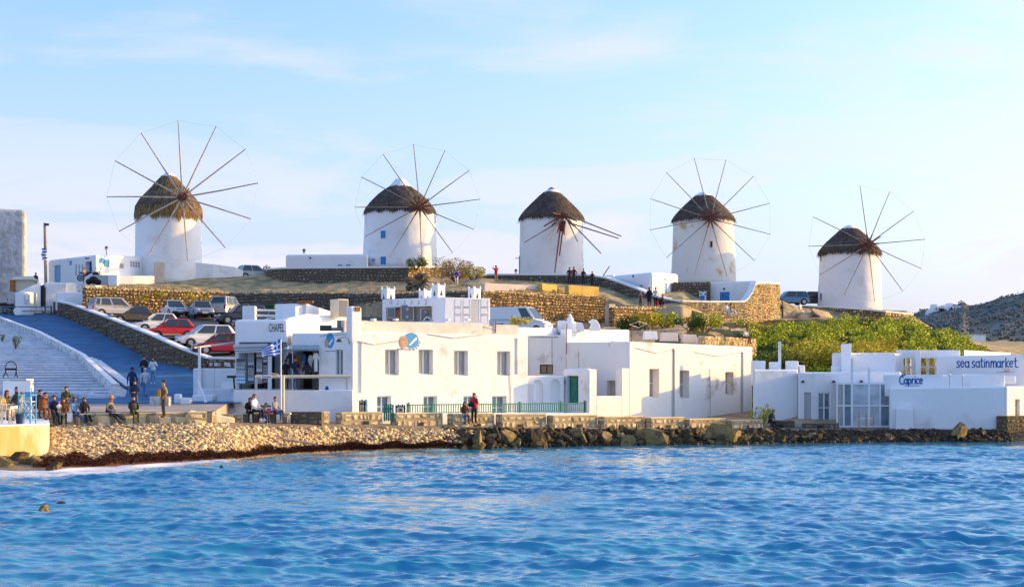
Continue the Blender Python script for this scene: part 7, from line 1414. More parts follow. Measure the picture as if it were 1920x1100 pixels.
mb = MB(); mb.tube(P(86, 532, 141), P(84, 418, 141), .16, .13, 8); link('mast', mb, 'pale_wood', fl); mb = MB(); mb.box(P(88, 421, 141), (.35, .25, .2)); link('lamp', mb, 'dark_grey', fl)
mb = MB(); 
for k in range(8):
    z0 = ZV(467+k*2.8, 140.8); xk = P(83.5+1.2*math.sin(k*1.3), 0, 140.8).x; mb.box((xk, 140.7, z0), (.42, .12, .14), 0, k % 2)
link('flag', mb, ['sign_blue', 'white_paint'], fl)
def lantern(u, vb, vt, d, label):
    t = thing('lantern', label, 'street lamp', tuple(P(u, vb, d)), group='lanterns on the ridge'); h = ZV(vt, d)-ZV(vb, d)
    mb = MB(); b = P(u, vb, d); mb.tube(b, b+up*(h-.45), .045, .035, 6); link('post', mb, 'dark_grey', t); mb = MB(); mb.lathe([(.06, h-.45), (.17, h-.2), (.15, h-.18)], b, 6); link('glass', mb, 'glass_curtain', t); mb = MB(); mb.lathe([(.21, h-.18), (.08, h-.04), (.02, h)], b, 6); link('cap', mb, 'dark_grey', t)
lantern(199.5, 479, 461, 143.5, 'lantern on the roof line of the ridge house'); lantern(570, 476, 466, 151.5, 'lantern above the annex of the second windmill'); lantern(967.5, 516, 504, 147, 'lantern on the terrace wall at the foot of the middle windmill')
mb = MB(); mb.tube(P(974, 514, 156), P(974, 480, 156), .06); mb.tube(P(974, 484, 156), P(966, 484, 156), .04); o = link('drain_pole', mb, 'mid_grey', origin=P(974, 514, 156)); props(o, 'thin grey pole with a short arm at the left flank of the middle windmill', 'pole')
# ------------------------------------------------------------------ Greek flag by the shop
fg = thing('greek_flag', 'blue and white striped flag with cross blowing left from a white pole before the shop', 'flag', tuple(P(527, 775, 78)))
mb = MB(); mb.tube(P(527, 772, 78), P(526.5, 636, 78), .045, .035, 8); link('flag_pole', mb, 'white_paint', fg)
A_, B_, C_, D_f = P(526, 634, 78), P(525.5, 667, 78), P(493, 669, 77.8), P(489, 655, 77.7)
NXf, NZf = 27, 18; vs = []; fs = []; ms = []
for j in range(NZf+1):
    for i in range(NXf+1):
        s_, r_ = i/NXf, j/NZf; a0 = A_*(1-s_)+D_f*s_; b0 = B_*(1-s_)+C_*s_; p = a0*(1-r_)+b0*r_; p = p+Vector((0, .16*math.sin(s_*9+r_*1.5)*s_**.5, -.05*math.sin(s_*7)*s_)); vs.append(p)
for j in range(NZf):
    for i in range(NXf):
        st_ = j//2; m_ = 0 if st_ % 2 == 0 else 1
        if i < 10 and j < 10: m_ = 1 if (i in (4, 5) or j in (4, 5)) else 0
        w = NXf+1; fs.append((j*w+i, j*w+i+1, (j+1)*w+i+1, (j+1)*w+i)); ms.append(m_)
mb = MB(); mb.v = [tuple(p) for p in vs]; mb.f = fs; mb.m = ms; mat('flag_blue', (.01, .12, .55), .8); link('cloth', mb, ['flag_blue', 'white_paint'], fg, smooth=True)
# ------------------------------------------------------------------ people
SK = 'skin'; mat('skin', (.50, .27, .17), .6); mat('hair_black', (.012, .009, .008), .6); mat('hair_brown', (.10, .04, .018), .6); mat('hair_auburn', (.20, .06, .02), .6)
CL = dict(black=(.014, .014, .018), navy_cloth=(.02, .035, .085), jeans=(.05, .10, .20), light_jeans=(.13, .25, .42), dark_jeans=(.02, .035, .06), grey_cloth=(.25, .25, .27), pale_cloth=(.55, .55, .58), white_cloth=(.75, .74, .72), red_cloth=(.52, .02, .03), brown_cloth=(.16, .075, .02), tan_cloth=(.40, .27, .14), olive=(.07, .065, .03), pink=(.70, .10, .25), purple=(.09, .03, .30), yellow_cloth=(.60, .40, .03), denim=(.20, .34, .50), rust_cloth=(.22, .07, .02), straw=(.50, .30, .10), khaki=(.33, .24, .15), maroon_cloth=(.12, .02, .025))
for k_, c_ in CL.items(): mat('cl_'+k_, c_, .85, bump=.3, bscale=14, bdist=.02)
def pose(kind):
    J = dict(pel=(0, 0, .93), spi=(0, .01, 1.12), che=(0, .01, 1.32), nec=(0, .0, 1.47), hlo=(0, -.02, 1.55), hmi=(0, -.02, 1.64), hto=(0, -.01, 1.71),
             shL=(.17, .01, 1.40), elL=(.23, .04, 1.13), wrL=(.24, -.04, .89), haL=(.24, -.06, .80), shR=(-.17, .01, 1.40), elR=(-.23, .04, 1.13), wrR=(-.24, -.04, .89), haR=(-.24, -.06, .80),
             hiL=(.09, 0, .90), knL=(.10, -.02, .49), anL=(.10, .02, .08), toL=(.12, -.13, .04), hiR=(-.09, 0, .90), knR=(-.10, -.02, .49), anR=(-.10, .02, .08), toR=(-.12, -.13, .04))
    def sh(ks, dx=0, dy=0, dz=0):
        for k in ks: x, y, z = J[k]; J[k] = (x+dx, y+dy, z+dz)
    UP = ['pel', 'spi', 'che', 'nec', 'hlo', 'hmi', 'hto', 'shL', 'elL', 'wrL', 'haL', 'shR', 'elR', 'wrR', 'haR', 'hiL', 'hiR']
    def lean(dy):       # bend forward from the pelvis
        for k in UP:
            x, y, z = J[k]; t = max(0, z-J['pel'][2])
            if k in ('hiL', 'hiR', 'pel'): continue
            J[k] = (x, y-dy*t, z-.35*dy*dy*t)
    if kind == 'walk': J.update(knL=(.10, -.16, .50), anL=(.10, -.22, .10), toL=(.11, -.37, .10), knR=(-.10, .05, .48), anR=(-.10, .26, .13), toR=(-.11, .14, .03), elL=(.23, .12, 1.15), wrL=(.22, .14, .92), haL=(.22, .13, .84), elR=(-.23, -.04, 1.14), wrR=(-.21, -.20, .97), haR=(-.21, -.25, .90))
    if kind == 'pockets': J.update(elL=(.27, .08, 1.16), wrL=(.19, -.06, .98), haL=(.15, -.09, .93), elR=(-.27, .08, 1.16), wrR=(-.19, -.06, .98), haR=(-.15, -.09, .93))
    if kind == 'phone': J.update(elL=(.26, -.04, 1.18), wrL=(.16, -.22, 1.36), haL=(.12, -.18, 1.50), elR=(-.23, .0, 1.13), wrR=(-.14, -.24, 1.12), haR=(-.08, -.30, 1.14))
    if kind == 'photo': J.update(elL=(.30, -.16, 1.42), wrL=(.16, -.36, 1.60), haL=(.10, -.40, 1.68), elR=(-.30, -.16, 1.42), wrR=(-.16, -.36, 1.60), haR=(-.10, -.40, 1.68))
    if kind == 'hold': J.update(elL=(.24, -.02, 1.14), wrL=(.12, -.24, 1.12), haL=(.06, -.28, 1.13), elR=(-.24, -.02, 1.14), wrR=(-.12, -.24, 1.12), haR=(-.06, -.28, 1.13))
    if kind.startswith('sit'):
        sh(UP, 0, 0, -.41); J.update(pel=(0, 0, .53), hiL=(.09, -.03, .52), hiR=(-.09, -.03, .52), knL=(.11, -.44, .52), anL=(.11, -.46, .10), toL=(.12, -.62, .06), knR=(-.11, -.44, .52), anR=(-.11, -.42, .10), toR=(-.12, -.58, .06))
        J.update(elL=(.23, -.06, .78), wrL=(.13, -.26, .66), haL=(.08, -.34, .64), elR=(-.23, -.06, .78), wrR=(-.13, -.26, .66), haR=(-.08, -.34, .64))
        if 'lean' in kind: lean(.45)
        if 'recline' in kind:
            lean(.25); J.update(knL=(.08, -.50, .46), anL=(.06, -.92, .22), toL=(.07, -1.04, .34), knR=(-.10, -.48, .42), anR=(-.08, -.80, .10), toR=(-.08, -.96, .12))
        if 'stretch' in kind: J.update(knL=(.11, -.44, .44), anL=(.12, -.84, .10), toL=(.12, -.99, .12), knR=(-.08, -.44, .46), anR=(-.06, -.80, .12), toR=(-.06, -.95, .14))
        if 'cross' in kind: J.update(knL=(.02, -.46, .60), anL=(-.14, -.66, .34), toL=(-.16, -.80, .36), knR=(-.10, -.44, .50))
        if 'up' in kind: J.update(elL=(.26, -.14, .88), wrL=(.10, -.34, 1.0), haL=(.05, -.34, 1.08), elR=(-.26, -.14, .88), wrR=(-.10, -.34, 1.0), haR=(-.05, -.34, 1.08))
    if kind == 'crouch': 
        sh(UP, 0, .05, -.55); lean(.4); J.update(pel=(0, .1, .38), hiL=(.1, .08, .37), hiR=(-.1, .08, .37), knL=(.15, -.28, .50), anL=(.12, -.02, .09), toL=(.14, -.18, .05), knR=(-.15, -.28, .50), anR=(-.12, -.02, .09), toR=(-.14, -.18, .05), elL=(.24, -.18, .68), wrL=(.10, -.36, .66), haL=(.05, -.42, .66), elR=(-.24, -.18, .68), wrR=(-.10, -.36, .66), haR=(-.05, -.42, .66))
    return J
RAD = dict(pel=(.15, .12), spi=(.135, .10), che=(.165, .115), nec=(.06, .06), hlo=(.075, .085), hmi=(.085, .10), hto=(.055, .065), shL=(.075, .07), elL=(.05, .05), wrL=(.033, .035), haL=(.038, .025), hiL=(.095, .095), knL=(.065, .065), anL=(.042, .045), toL=(.045, .035))
for k_ in ('sh', 'el', 'wr', 'ha', 'hi', 'kn', 'an', 'to'): RAD[k_+'R'] = RAD[k_+'L']
EDG = [('pel', 'spi', 't'), ('spi', 'che', 't'), ('che', 'nec', 't'), ('nec', 'hlo', 's'), ('hlo', 'hmi', 's'), ('hmi', 'hto', 's')]
for s_ in 'LR': EDG += [('che', 'sh'+s_, 't'), ('sh'+s_, 'el'+s_, 't'), ('el'+s_, 'wr'+s_, 't'), ('wr'+s_, 'ha'+s_, 's'), ('pel', 'hi'+s_, 'b'), ('hi'+s_, 'kn'+s_, 'b'), ('kn'+s_, 'an'+s_, 'b'), ('an'+s_, 'to'+s_, 'f')]
def person(label, u, d, z, kind, fa, top, bot, hair='hair_black', shoes='black', h=1.72, long_hair=False, coat=None, hat=None, fine=False, glasses=False, extra=None, scale=None, group=None, hood=False):
    sc = (scale or h/1.76); J = pose(kind); t = thing('person', label, 'person', (*XY(u, d), z), R(fa), group, local=True); t.scale = (sc, sc, sc)
    ks = list(J); me = bpy.data.meshes.new('body'); me.from_pydata([J[k] for k in ks], [(ks.index(a), ks.index(b)) for a, b, _ in EDG], []); o = bpy.data.objects.new('body', me); COL.objects.link(o)
    o.modifiers.new('s', 'SKIN')
    for i, k in enumerate(ks): r = RAD[k]; sv = me.skin_vertices[0].data[i]; sv.radius = (r[0], r[1]); sv.use_root = (k == 'pel')
    sb = o.modifiers.new('u', 'SUBSURF'); sb.levels = 1; sb.render_levels = 1; bake(o); me = o.data
    for m_ in ('skin', 'cl_'+top, 'cl_'+bot, shoes): me.materials.append(MATS[m_])
    segs = [(Vector(J[a]), Vector(J[b]), {'s': 0, 't': 1, 'b': 2, 'f': 3}[c]) for a, b, c in EDG]; idx = []
    for p in me.polygons:
        c = p.center; best = 9; bi = 1
        for a, b, m_ in segs:
            ab = b-a; q = max(0, min(1, (c-a).dot(ab)/max(ab.length_squared, 1e-9))); dd = (c-(a+ab*q)).length-(.04 if m_ == 1 else 0)
            if dd < best: best, bi = dd, m_
        idx.append(bi)
    me.polygons.foreach_set('material_index', idx); me.polygons.foreach_set('use_smooth', [True]*len(idx))
    o.parent = t; ORG[o] = Vector()
    hd = (Vector(J['hlo'])+Vector(J['hto']))/2+Vector((0, 0, .01))
    bm = MB()      # nose, ears, chin and fingers belong to the body's own skin
    bm.ball(hd+Vector((0, -.105, -.012)), (.014, .022, .024), 6, 4); bm.ball(hd+Vector((.085, .0, -.01)), (.014, .02, .03), 6, 4); bm.ball(hd+Vector((-.085, .0, -.01)), (.014, .02, .03), 6, 4)
    for s_ in (1, -1):
        w, ha = Vector(J['wrL' if s_ > 0 else 'wrR']), Vector(J['haL' if s_ > 0 else 'haR']); dr = (ha-w).normalized(); sd_ = dr.cross(Vector((0, 1, .2))).normalized()
        for k in range(4):
            b0 = ha+dr*.005+sd_*(k-1.5)*.019; ln = (.065, .078, .072, .055)[k]; m1 = b0+dr*ln*.55; m2 = m1+(dr*.75+Vector((0, -.5, -.3))).normalized()*ln*.45; bm.tube(b0, m1, .010, .009, 5); bm.tube(m1, m2, .009, .006, 5)
        b0 = (w+ha)/2+sd_*.03*s_; bm.tube(b0, b0+(dr*.7+sd_*.7*s_).normalized()*.055, .011, .008, 5)
    fo = link('face_and_fingers', bm, 'skin', None); fm_ = fo.data; b = bmesh.new(); b.from_mesh(me); b.from_mesh(fm_); b.to_mesh(me); b.free(); bpy.data.objects.remove(fo)
    e = MB()
    for s_ in (.032, -.032): e.ball(hd+Vector((s_, -.092, .018)), (.012, .008, .007) if not glasses else (.028, .012, .02), 6, 4)
    link('eyes' if not glasses else 'sunglasses', e, 'black', t); e = MB(); e.box(hd+Vector((0, -.096, -.05)), (.045, .008, .009)); link('mouth', e, 'rust', t)
    hm = MB(); n0 = 10
    vs = []; fs = []; RG, SG = 7, 14
    for j in range(RG+1):
        ph = math.pi/2-j*(math.pi*.62)/RG
        for i in range(SG):
            a = 2*math.pi*i/SG; fr = max(0, -math.sin(a)); ph2 = ph if fr < .35 else max(ph, .42*fr+.12)
            vs.append((hd.x+.098*math.cos(ph2)*math.cos(a), hd.y+.012+.112*math.cos(ph2)*math.sin(a), hd.z+.012+.115*math.sin(ph2)))
    for j in range(RG):
        for i in range(SG): fs.append((j*SG+i, (j+1)*SG+i, (j+1)*SG+(i+1) % SG, j*SG+(i+1) % SG))
    hm.add(vs, fs)
    if long_hair: hm.ball(hd+Vector((0, .06, -.13)), (.10, .065, .19), 10, 7); hm.ball(hd+Vector((.075, .01, -.09)), (.035, .05, .14), 8, 6); hm.ball(hd+Vector((-.075, .01, -.09)), (.035, .05, .14), 8, 6)
    ho = link('hair', hm, hair if not hood else 'cl_'+top, t, smooth=True)
    if hat:
        hh_ = MB(); hh_.lathe([(.19, .045), (.185, .06), (.11, .07), (.10, .16), (.05, .18)], hd, 16); link('hat', hh_, 'cl_'+hat, t, smooth=True)
    if coat:
        P0, P1 = Vector(J['pel']), Vector(J['che']); ax_ = (P1-P0).normalized(); rt = Vector((1, 0, 0)); fw = ax_.cross(rt); ln = {'jacket': -.10, 'long': -.42, 'skirt': -.40}[coat[0]]; cm_ = MB(); vs = []; n = 16
        rows_ = [((P1+ax_*.10), .10, .07), (P1+ax_*.04, .175, .125), (P1-ax_*.08, .185, .135), (P0+ax_*.12, .165, .13), (P0-ax_*.02, .185, .15), (P0+ax_*ln*(.9), .20, .17)] if coat[0] != 'skirt' else [(P0+ax_*.08, .15, .125), (P0-ax_*.05, .19, .16), (P0-ax_*.2, .22, .2), (P0-ax_*.42, .26, .24)]
        if kind.startswith('sit'): rows_ = rows_[:-1]
        for c, rx_, ry_ in rows_:
            for i in range(n): a = 2*math.pi*i/n; vs.append(c+rt*rx_*math.cos(a)+fw*ry_*math.sin(a))
        fs = [(r_*n+i, r_*n+(i+1) % n, (r_+1)*n+(i+1) % n, (r_+1)*n+i) for r_ in range(len(rows_)-1) for i in range(n)]; cm_.add(vs, fs); link(coat[0] if coat[0] != 'long' else 'long_coat', cm_, 'cl_'+coat[1], t, smooth=True)
    if extra: extra(t, J, hd)
    return t
def bag(m, side=.28, z=1.0, s=.2):
    def f(t, J, hd): mb = MB(); mb.box((side, .02, z), (s*.5, s, s*1.1)); link('bag', mb, m, t, bevel=.02)
    return f
def ponytail(t, J, hd): mb = MB(); mb.path([hd+Vector((0, .10, .05)), hd+Vector((0, .16, -.05)), hd+Vector((0, .14, -.24))], .035); link('ponytail', mb, 'hair_auburn', t)
def baby(t, J, hd):
    pass
def back_pack(t, J, hd): mb = MB(); mb.ball((0, .20, 1.22), (.15, .11, .22)); link('backpack', mb, 'cl_black', t, smooth=True)
G1 = 'people sitting along the plaza wall'; zp = lambda d: rz_(d)
person('man in navy sweater walking away up the road', 248, 82.5, zp(82.5), 'walk', 175, 'navy_cloth', 'dark_jeans', h=1.78)
person('woman in pale grey hoodie and blue jeans walking away', 272, 84, zp(84)+.02, 'walk', 185, 'pale_cloth', 'light_jeans', 'hair_brown', hood=True, h=1.66)
person('man in black jacket walking down towards the camera', 270, 92, zp(92)+.05, 'hold', 0, 'black', 'dark_jeans', h=1.8, coat=('jacket', 'black'))
person('woman in white top and black cardigan holding a phone to her ear', 287, 93, zp(93)+.05, 'phone', 5, 'white_cloth', 'light_jeans', shoes='white_paint', h=1.68, long_hair=True, coat=None)
person('standing man in brown jacket with hands in pockets at the wall edge', 307, 69.2, ZV(783, 69.2), 'pockets', -62, 'tan_cloth', 'olive', shoes='brown_wood', h=1.76, fine=True, coat=('jacket', 'brown_cloth'))
person('man in long black coat and olive trousers sitting, hugged from behind', 250, 69.6, 1.53, 'sit', 30, 'black', 'olive', 'hair_black', fine=True, coat=('jacket', 'olive'))
person('smiling long haired woman in dark top hugging the man in the long black coat', 253, 70.6, 1.95, 'hold', 5, 'navy_cloth', 'jeans', 'hair_black', h=1.62, long_hair=True, fine=True)
person('reclining man in straw hat with legs stretched and brown boots', 203, 69.6, 1.50, 'sit_recline', 62, 'khaki', 'dark_jeans', 'hair_brown', shoes='brown_wood', hat='straw', fine=True, coat=('jacket', 'navy_cloth'))
person('woman with sunglasses in black dress sitting on the plaza wall', 158, 69.5, 1.5, 'sit_stretch', 35, 'black', 'black', 'hair_brown', h=1.66, long_hair=True, glasses=True, fine=True, shoes='tan_paint')
person('woman in denim jacket looking away, seated beside the white bag', 140, 69.4, 1.5, 'sit_stretch', 55, 'denim', 'jeans', 'hair_brown', h=1.68, long_hair=True, fine=True)
person('woman in rust top bending over the baby in the pink hat', 119, 69.5, 1.5, 'sit', 20, 'rust_cloth', 'dark_jeans', 'hair_black', h=1.62, long_hair=True, fine=True)
person('short haired man in black jacket sitting left of the baby', 101, 69.4, 1.5, 'sit', 30, 'navy_cloth', 'dark_jeans', 'hair_black', h=1.78, fine=True, coat=('jacket', 'black'))
person('young man in dark camouflage jacket standing behind the woman in the rust top', 124, 71.6, 1.62, 'hold', 20, 'olive', 'dark_jeans', 'hair_black', h=1.66)
by = person('baby in a bright pink hat on the lap of the seated family', 110.5, 69.0, 2.0, 'sit', 25, 'white_cloth', 'tan_cloth', 'hair_brown', hat='pink', scale=.42)
mb = MB(); mb.box(P(131, 782, 69.0), (.22, .16, .42)); o = link('paper_bag', mb, 'white_paint', origin=P(131, 790, 69.0)); props(o, 'white paper carrier bag hanging between the family and the woman in denim', 'bag')
person('crouching person in a big brown coat at the edge of the quay', 77, 66.5, 1.76, 'sit_lean_up', 55, 'rust_cloth', 'rust_cloth', 'hair_black', hood=False, fine=True, coat=('long', 'rust_cloth'))
person('person in black hooded jacket sitting behind the brown coat', 68, 68.5, 1.8, 'sit_lean', 50, 'black', 'black', 'hair_black', hood=True, fine=True, h=1.8)
person('woman in olive hooded jacket and white trousers sitting at the cafe table', 32, 63.6, 1.86, 'sit', -35, 'olive', 'white_cloth', 'hair_brown', long_hair=True, fine=True, h=1.74, coat=('jacket', 'olive'), scale=1.06)
person('woman with auburn hair in pale pink top sitting behind the hooded woman', 41, 65.2, 1.86, 'sit', -60, 'pale_cloth', 'pale_cloth', 'hair_auburn', long_hair=True, h=1.7)
person('person in yellow jacket at the cafe table by the left edge', 3, 63.4, 1.80, 'sit_lean', 60, 'yellow_cloth', 'rust_cloth', 'hair_brown', long_hair=True, fine=True, scale=1.03)
person('woman in black hoodie and sunglasses on the left of the bench', 466, 73.6, 1.50, 'sit_lean', 25, 'black', 'black', 'hair_brown', h=1.66, long_hair=True, glasses=True, fine=True)
person('woman with auburn ponytail in white sweater and black striped trousers on the bench', 477, 73.4, 1.55, 'sit', 60, 'white_cloth', 'black', 'hair_auburn', h=1.76, fine=True, shoes='white_paint', extra=ponytail)
person('person lying down in blue jeans with a red bag on the bench', 490, 73.9, 1.35, 'sit_lean', 70, 'grey_cloth', 'jeans', 'hair_brown', h=1.5, shoes='white_paint')
person('red haired person in grey cardigan and jeans sitting cross legged on the bench', 516, 73.8, 1.48, 'sit_cross', 62, 'grey_cloth', 'jeans', 'hair_auburn', h=1.68, fine=True, shoes='tan_paint')
person('man in red shirt and black trousers standing on the quay', 889, 79.6, ZV(797, 79.6), 'hold', -25, 'red_cloth', 'black', 'hair_black', h=1.74, fine=True, glasses=True, shoes='yellow_plaster', extra=lambda t, J, hd: (lambda mb: (mb.ball((.0, -.33, 1.12), (.22, .1, .13)), link('black_coat', mb, 'cl_black', t, smooth=True)))(MB()))
person('woman with sunglasses sitting on the block beside the man in red', 871, 79.9, ZV(797, 79.9)+.05, 'sit', 20, 'maroon_cloth', 'jeans', 'hair_brown', h=1.6, long_hair=True, glasses=True, fine=True)
person('man in dark clothes with his back turned inside the shop', 536, 80.6, ZV(729, 81), 'stand', 170, 'black', 'dark_jeans', h=1.6); person('man in navy jacket and jeans browsing at the shop rail', 554, 80.0, ZV(729, 80.3), 'hold', 40, 'navy_cloth', 'jeans', 'hair_brown', h=1.7)
person('man in dark blue jacket and cap sitting at the alley mouth', 1443, 90.2, ZV(806, 90.2), 'sit_lean', 35, 'navy_cloth', 'black', 'hair_black', hat='grey_cloth', fine=True, h=1.7)
person('woman in white top sitting on the stone parapet behind the peeling house', 1395, 106, ZV(643, 106)-.1, 'sit_lean', 50, 'white_cloth', 'maroon_cloth', 'hair_auburn', long_hair=True)
G2 = 'visitors on the ridge'
person('person in red top and beige trousers raising a camera, alone before the sky', 930, 145, ZV(530, 145), 'photo', 200, 'red_cloth', 'tan_cloth', 'hair_black', h=1.7)
person('boy in purple hooded top and white trousers in front of the dry shrub', 856, 136, ZV(536, 136), 'hold', 0, 'purple', 'white_cloth', 'hair_black', h=1.5)
for k, (u_, v_, d_, fa, tp, bt_, lb, h_) in enumerate([(1068, 535, 143, 20, 'black', 'black', 'leftmost dark figure of the huddled pair at the middle windmill', 1.75), (1076, 534, 143.4, -20, 'maroon_cloth', 'dark_jeans', 'figure with maroon sleeve in the huddled pair at the middle windmill', 1.75), (1094, 536, 142.6, 10, 'black', 'dark_jeans', 'dark figure between the huddled pair and the lone one on the right', 1.65), (1110.5, 537, 142.2, 0, 'black', 'black', 'lone dark figure farthest right below the middle windmill', 1.45)]):
    person(lb, u_, d_, ZV(v_, d_), 'pockets' if k != 2 else 'hold', fa, tp, bt_, h=h_, group=G2)
person('woman in grey coat with red scarf standing left on the lower golden wall', 1201, 129.6, ZV(575, 129.6), 'stand', 30, 'grey_cloth', 'black', 'hair_auburn', h=1.35, coat=('long', 'maroon_cloth')); person('tall man in long black coat turned towards the white jacket', 1217.5, 130, ZV(577, 130), 'stand', 160, 'black', 'maroon_cloth', h=1.8, coat=('long', 'black'))
person('person in white jacket and black trousers beside the tall black coat', 1229.5, 130.3, ZV(576, 130.3), 'pockets', 10, 'pale_cloth', 'black', h=1.76); person('dark figure crouching right of the white jacket', 1239, 130.5, ZV(577, 130.5), 'crouch', 40, 'black', 'black', 'hair_brown', extra=bag('cl_red_cloth', -.45, .4, .3))
person('person in white shirt sitting before the courtyard wall', 1362, 131.5, ZV(595, 131.5), 'sit', 30, 'white_cloth', 'pale_cloth', h=1.7); person('person in pink top sitting right of the white shirt by the courtyard wall', 1371, 131.3, ZV(594, 131.3), 'sit_up', 60, 'tan_cloth', 'pale_cloth', 'hair_brown', h=1.65, long_hair=True)
person('person in navy with yellow scarf and backpack on the path by the high wall end', 1467, 146, ZV(598, 146), 'hold', 60, 'navy_cloth', 'dark_jeans', 'hair_black', hat='yellow_cloth', extra=back_pack); person('woman in white top standing on the path below the fifth windmill terrace', 1500, 150, ZV(596, 150), 'stand', 30, 'white_cloth', 'tan_cloth', 'hair_brown', h=1.6)
person('man in dark coat beside the road wall left of the silver people carrier', 172, 131.5, ZV(583, 131.5), 'stand', 160, 'black', 'dark_jeans', 'hair_brown', h=1.75, coat=('long', 'black'))
person('person in orange top behind the low white wall, left head', 148, 138.2, ZV(577, 138.2), 'stand', 0, 'rust_cloth', 'jeans', 'hair_auburn', h=1.6); person('dark haired person behind the low white wall, right head', 156, 138.4, ZV(578, 138.4), 'stand', 20, 'navy_cloth', 'jeans', h=1.6)
person('man in black jacket standing behind the orange booth', 67, 144, ZV(545, 144), 'stand', 40, 'black', 'black', h=1.76); person('person leaning over the scooters before the ridge house', 158, 140.3, ZV(531, 140.3), 'hold', 60, 'tan_cloth', 'jeans', 'hair_auburn', h=1.5)
# ------------------------------------------------------------------ benches and cafe furniture
bn = thing('bench', 'long stone bench with dark wooden back where the group sits', 'bench', tuple(P(480, 787, 74.2)))
zb_ = gz(495, 74.2); mb = MB(); x0, x1 = XY(456, 74.3)[0], XY(545, 74.3)[0]; mb.box(((x0+x1)/2, 74.3, zb_+.46), (x1-x0, .5, .09)); link('seat', mb, 'block_stone', bn, bevel=.02)
for uu_ in (462, 480, 503, 512, 535): mb = MB(); mb.box((XY(uu_, 74.3)[0], 74.3, zb_+.2), (.28, .42, .42)); link('leg', mb, 'brown_stone', bn, bevel=.02)
mb = MB(); mb.box(((XY(484, 74.6)[0]+XY(508, 74.6)[0])/2, 74.62, zb_+.82), (XY(508, 74.6)[0]-XY(484, 74.6)[0], .05, .1)); link('backrest', mb, 'brown_wood', bn); mb = MB(); mb.box(((XY(484, 74.6)[0]+XY(508, 74.6)[0])/2, 74.6, zb_+.66), (XY(508, 74.6)[0]-XY(484, 74.6)[0], .05, .1)); link('backrest', mb, 'brown_wood', bn)
mb = MB(); mb.ball(P(503, 771, 73.9), (.28, .12, .09)); o = link('red_bag', mb, 'cl_pink', smooth=True, origin=P(503, 774, 73.9)); props(o, 'bright red bag lying on the bench between the sitters', 'bag')
def director_chair(u, d, z, rz, label):
    t = thing('director_chair', label, 'chair', (*XY(u, d), z), R(rz), 'tall canvas chairs', local=True)
    for x in (-.27, .27):
        for y in (-.22, .22): mb = MB(); mb.box((x, y, .60 if y < 0 else .80), (.045, .045, 1.2 if y < 0 else 1.62)); link('leg', mb, 'sky_blue_paint', t)
        mb = MB(); mb.box((x, 0, 1.2), (.06, .52, .03)); link('armrest', mb, 'sky_blue_paint', t); mb = MB(); mb.box((x, 0, .2), (.035, .44, .035)); link('rail', mb, 'sky_blue_paint', t)
    for y in (-.235, .235):
        for s_ in (1, -1): mb = MB(); mb.tube((-.27*s_, y, .16), (.27*s_, y, .88), .02, .02, 6); link('cross_brace', mb, 'sky_blue_paint' if y > 0 else 'white_paint', t)
    mb = MB(); mb.box((0, 0, .92), (.52, .44, .03)); link('seat', mb, 'white_paint', t); mb = MB(); mb.box((0, .235, 1.48), (.6, .03, .3)); link('backrest', mb, 'white_paint', t, bevel=.01); mb = MB(); mb.box((0, -.24, .45), (.5, .03, .04)); link('foot_rest', mb, 'sky_blue_paint', t)
    return t
c0 = director_chair(51, 62.6, 1.74, 168, 'tall director chair with white back and sky blue frame at the quay corner')
wb_ = thing('menu_board', 'white board standing behind the cafe chairs at the quay', 'board', tuple(P(30, 790, 68))); mb = MB(); mb.box(P(32, 728, 68.5), (1.25, .08, .7)); link('panel', mb, 'white_paint', wb_); mb = MB(); mb.box(P(57, 757, 68.5), (.1, .1, 2.0)); link('post', mb, 'white_paint', wb_); mb = MB(); mb.box(P(8, 757, 68.5), (.1, .1, 2.0)); link('post', mb, 'white_paint', wb_)
mb = MB(); mb.box(P(51, 735, 68.3), (.42, .04, .42)); link('blue_canvas', mb, 'sky_blue_paint', wb_)
bl = MB(); bl.lathe([(.13, 0), (.17, .42), (.16, .42), (.12, .05)], (*XY(36.5, 62.2), 1.74), 14); o = link('bin', bl, 'cl_navy_cloth', origin=(*XY(36.5, 62.2), 1.74)); props(o, 'small navy bin on the quay before the tall director chair', 'bin')
mb = MB(); c = P(40, 716, 69.5); mb.lathe([(.02, -.08), (.3, -.02), (.52, .07), (.48, .08), (.05, 0)], c, 16); o = link('dark_bowl', mb, 'black', smooth=True, origin=c); props(o, 'wide dark bowl shaped top above the white board', 'bowl')
tb = thing('cafe_table', 'round glass topped cafe table at the left edge with white wire frame', 'table', (*XY(4, 62.6), 1.74)); mb = MB(); mb.lathe([(.5, .80), (.5, .83), (.48, .835)], (*XY(4, 62.6), 1.74), 24); link('tabletop', mb, 'lamp_glass', tb)
for k in range(4): a_ = k*math.pi/2+.4; mb = MB(); x, y = XY(4, 62.6); mb.tube((x+.42*math.cos(a_), y+.42*math.sin(a_), 1.74), (x+.2*math.cos(a_), y+.2*math.sin(a_), 2.54), .02); link('leg', mb, 'cream_paint', tb)
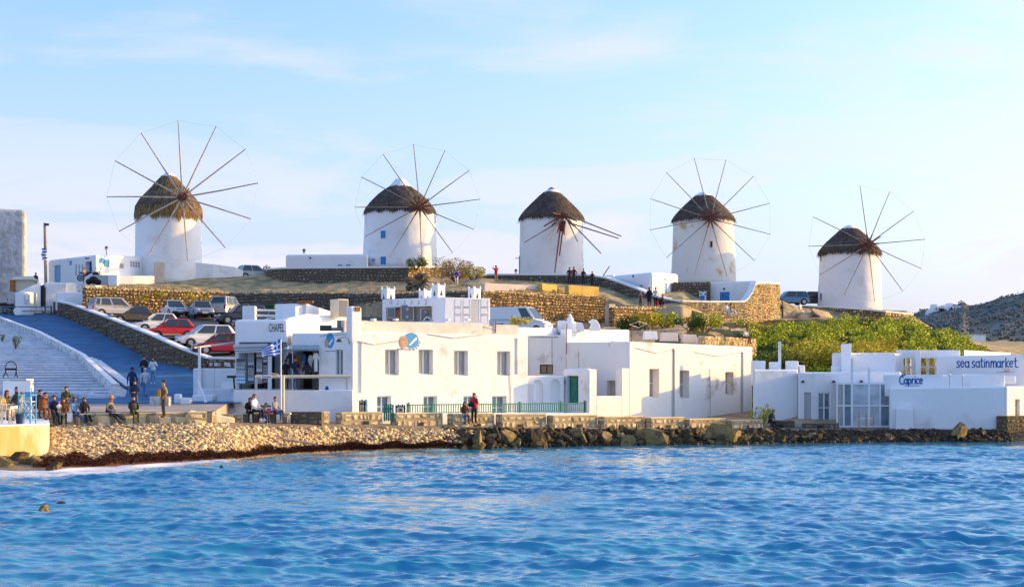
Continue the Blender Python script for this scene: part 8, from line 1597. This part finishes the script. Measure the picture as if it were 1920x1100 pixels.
def wire_chair(u, d, rz, label):
    t = thing('wire_chair', label, 'chair', (*XY(u, d), 1.74), R(rz), 'white cafe chairs', local=True)
    for x in (-.2, .2):
        for y in (-.2, .2): mb = MB(); mb.tube((x*1.1, y*1.1, 0), (x, y, .6), .016); link('leg', mb, 'cream_paint', t)
    mb = MB(); mb.lathe([(.25, .6), (.26, .63), (.05, .64)], (0, 0, 0), 16); link('seat', mb, 'cream_paint', t); mb = MB(); mb.path([(-.24, .18, .6), (-.27, .26, 1.0), (-.15, .3, 1.16), (.15, .3, 1.16), (.27, .26, 1.0), (.24, .18, .6)], .018)
    mb2 = MB(); 
    for k in range(5): x = -.16+.08*k; mb2.tube((x, .2, .62), (x*1.1, .3, 1.15), .008)
    link('back_frame', mb, 'cream_paint', t); link('back_wires', mb2, 'cream_paint', t)
    return t
w0 = wire_chair(28, 62.4, -60, 'white wire cafe chair under the woman in the olive jacket'); dup(w0, (*XY(14, 62.0), 1.74), R(140), 'white wire cafe chair with its back to the sea near the left edge')
ac = thing('iron_arch', 'black iron arch frame standing on the stairs above the cafe', 'sculpture', tuple(P(20, 708, 78)))
mb = MB(); c = P(20.5, 690, 78.5)
mb.path([c+Vector((.30*math.cos(q_), 0, .36*math.sin(q_))) for q_ in [math.pi*k/12 for k in range(13)]], .022, 6); link('arch', mb, 'black', ac); mb = MB()
for s_ in (1, -1): mb.path([c+Vector((.30*s_, 0, 0)), c+Vector((.27*s_, 0, -.2)), c+Vector((.38*s_, -.1, -.48))], .035, 6); mb.path([c+Vector((.27*s_, 0, -.2)), c+Vector((.16*s_, .1, -.46))], .025, 6)
link('feet', mb, 'black', ac); mb = MB(); mb.tube(c+Vector((-.3, 0, -.05)), c+Vector((.3, 0, -.05)), .05, .05, 8); link('cross_bar', mb, 'black', ac)
mb = MB(); mb.box(P(14, 722, 78.6), (2.4, 1.2, .7)); o = link('white_counter', mb, 'step_white', bevel=.04, origin=P(10, 735, 78.6)); props(o, 'pale blue white block under the black iron arch', 'block')
pt = thing('planter_box', 'two pale planter boxes beside the man in the brown jacket', 'planter', tuple(P(302, 760, 77.5))); mb = MB(); mb.box(P(301, 752, 77.5), (1.0, .6, .5)); link('box', mb, 'white_rubble', pt, bevel=.03); mb = MB(); mb.box(P(313, 755, 76.8), (.3, .4, .45)); link('box', mb, 'white_rubble', pt, bevel=.03)
mb = MB(); mb.lathe([(.15, 0), (.17, .3), (.12, .45)], P(297, 746, 77.5), 8); link('dry_plant', mb, 'straw_bundle' if 'straw_bundle' in MATS else 'thatch_gold', pt)
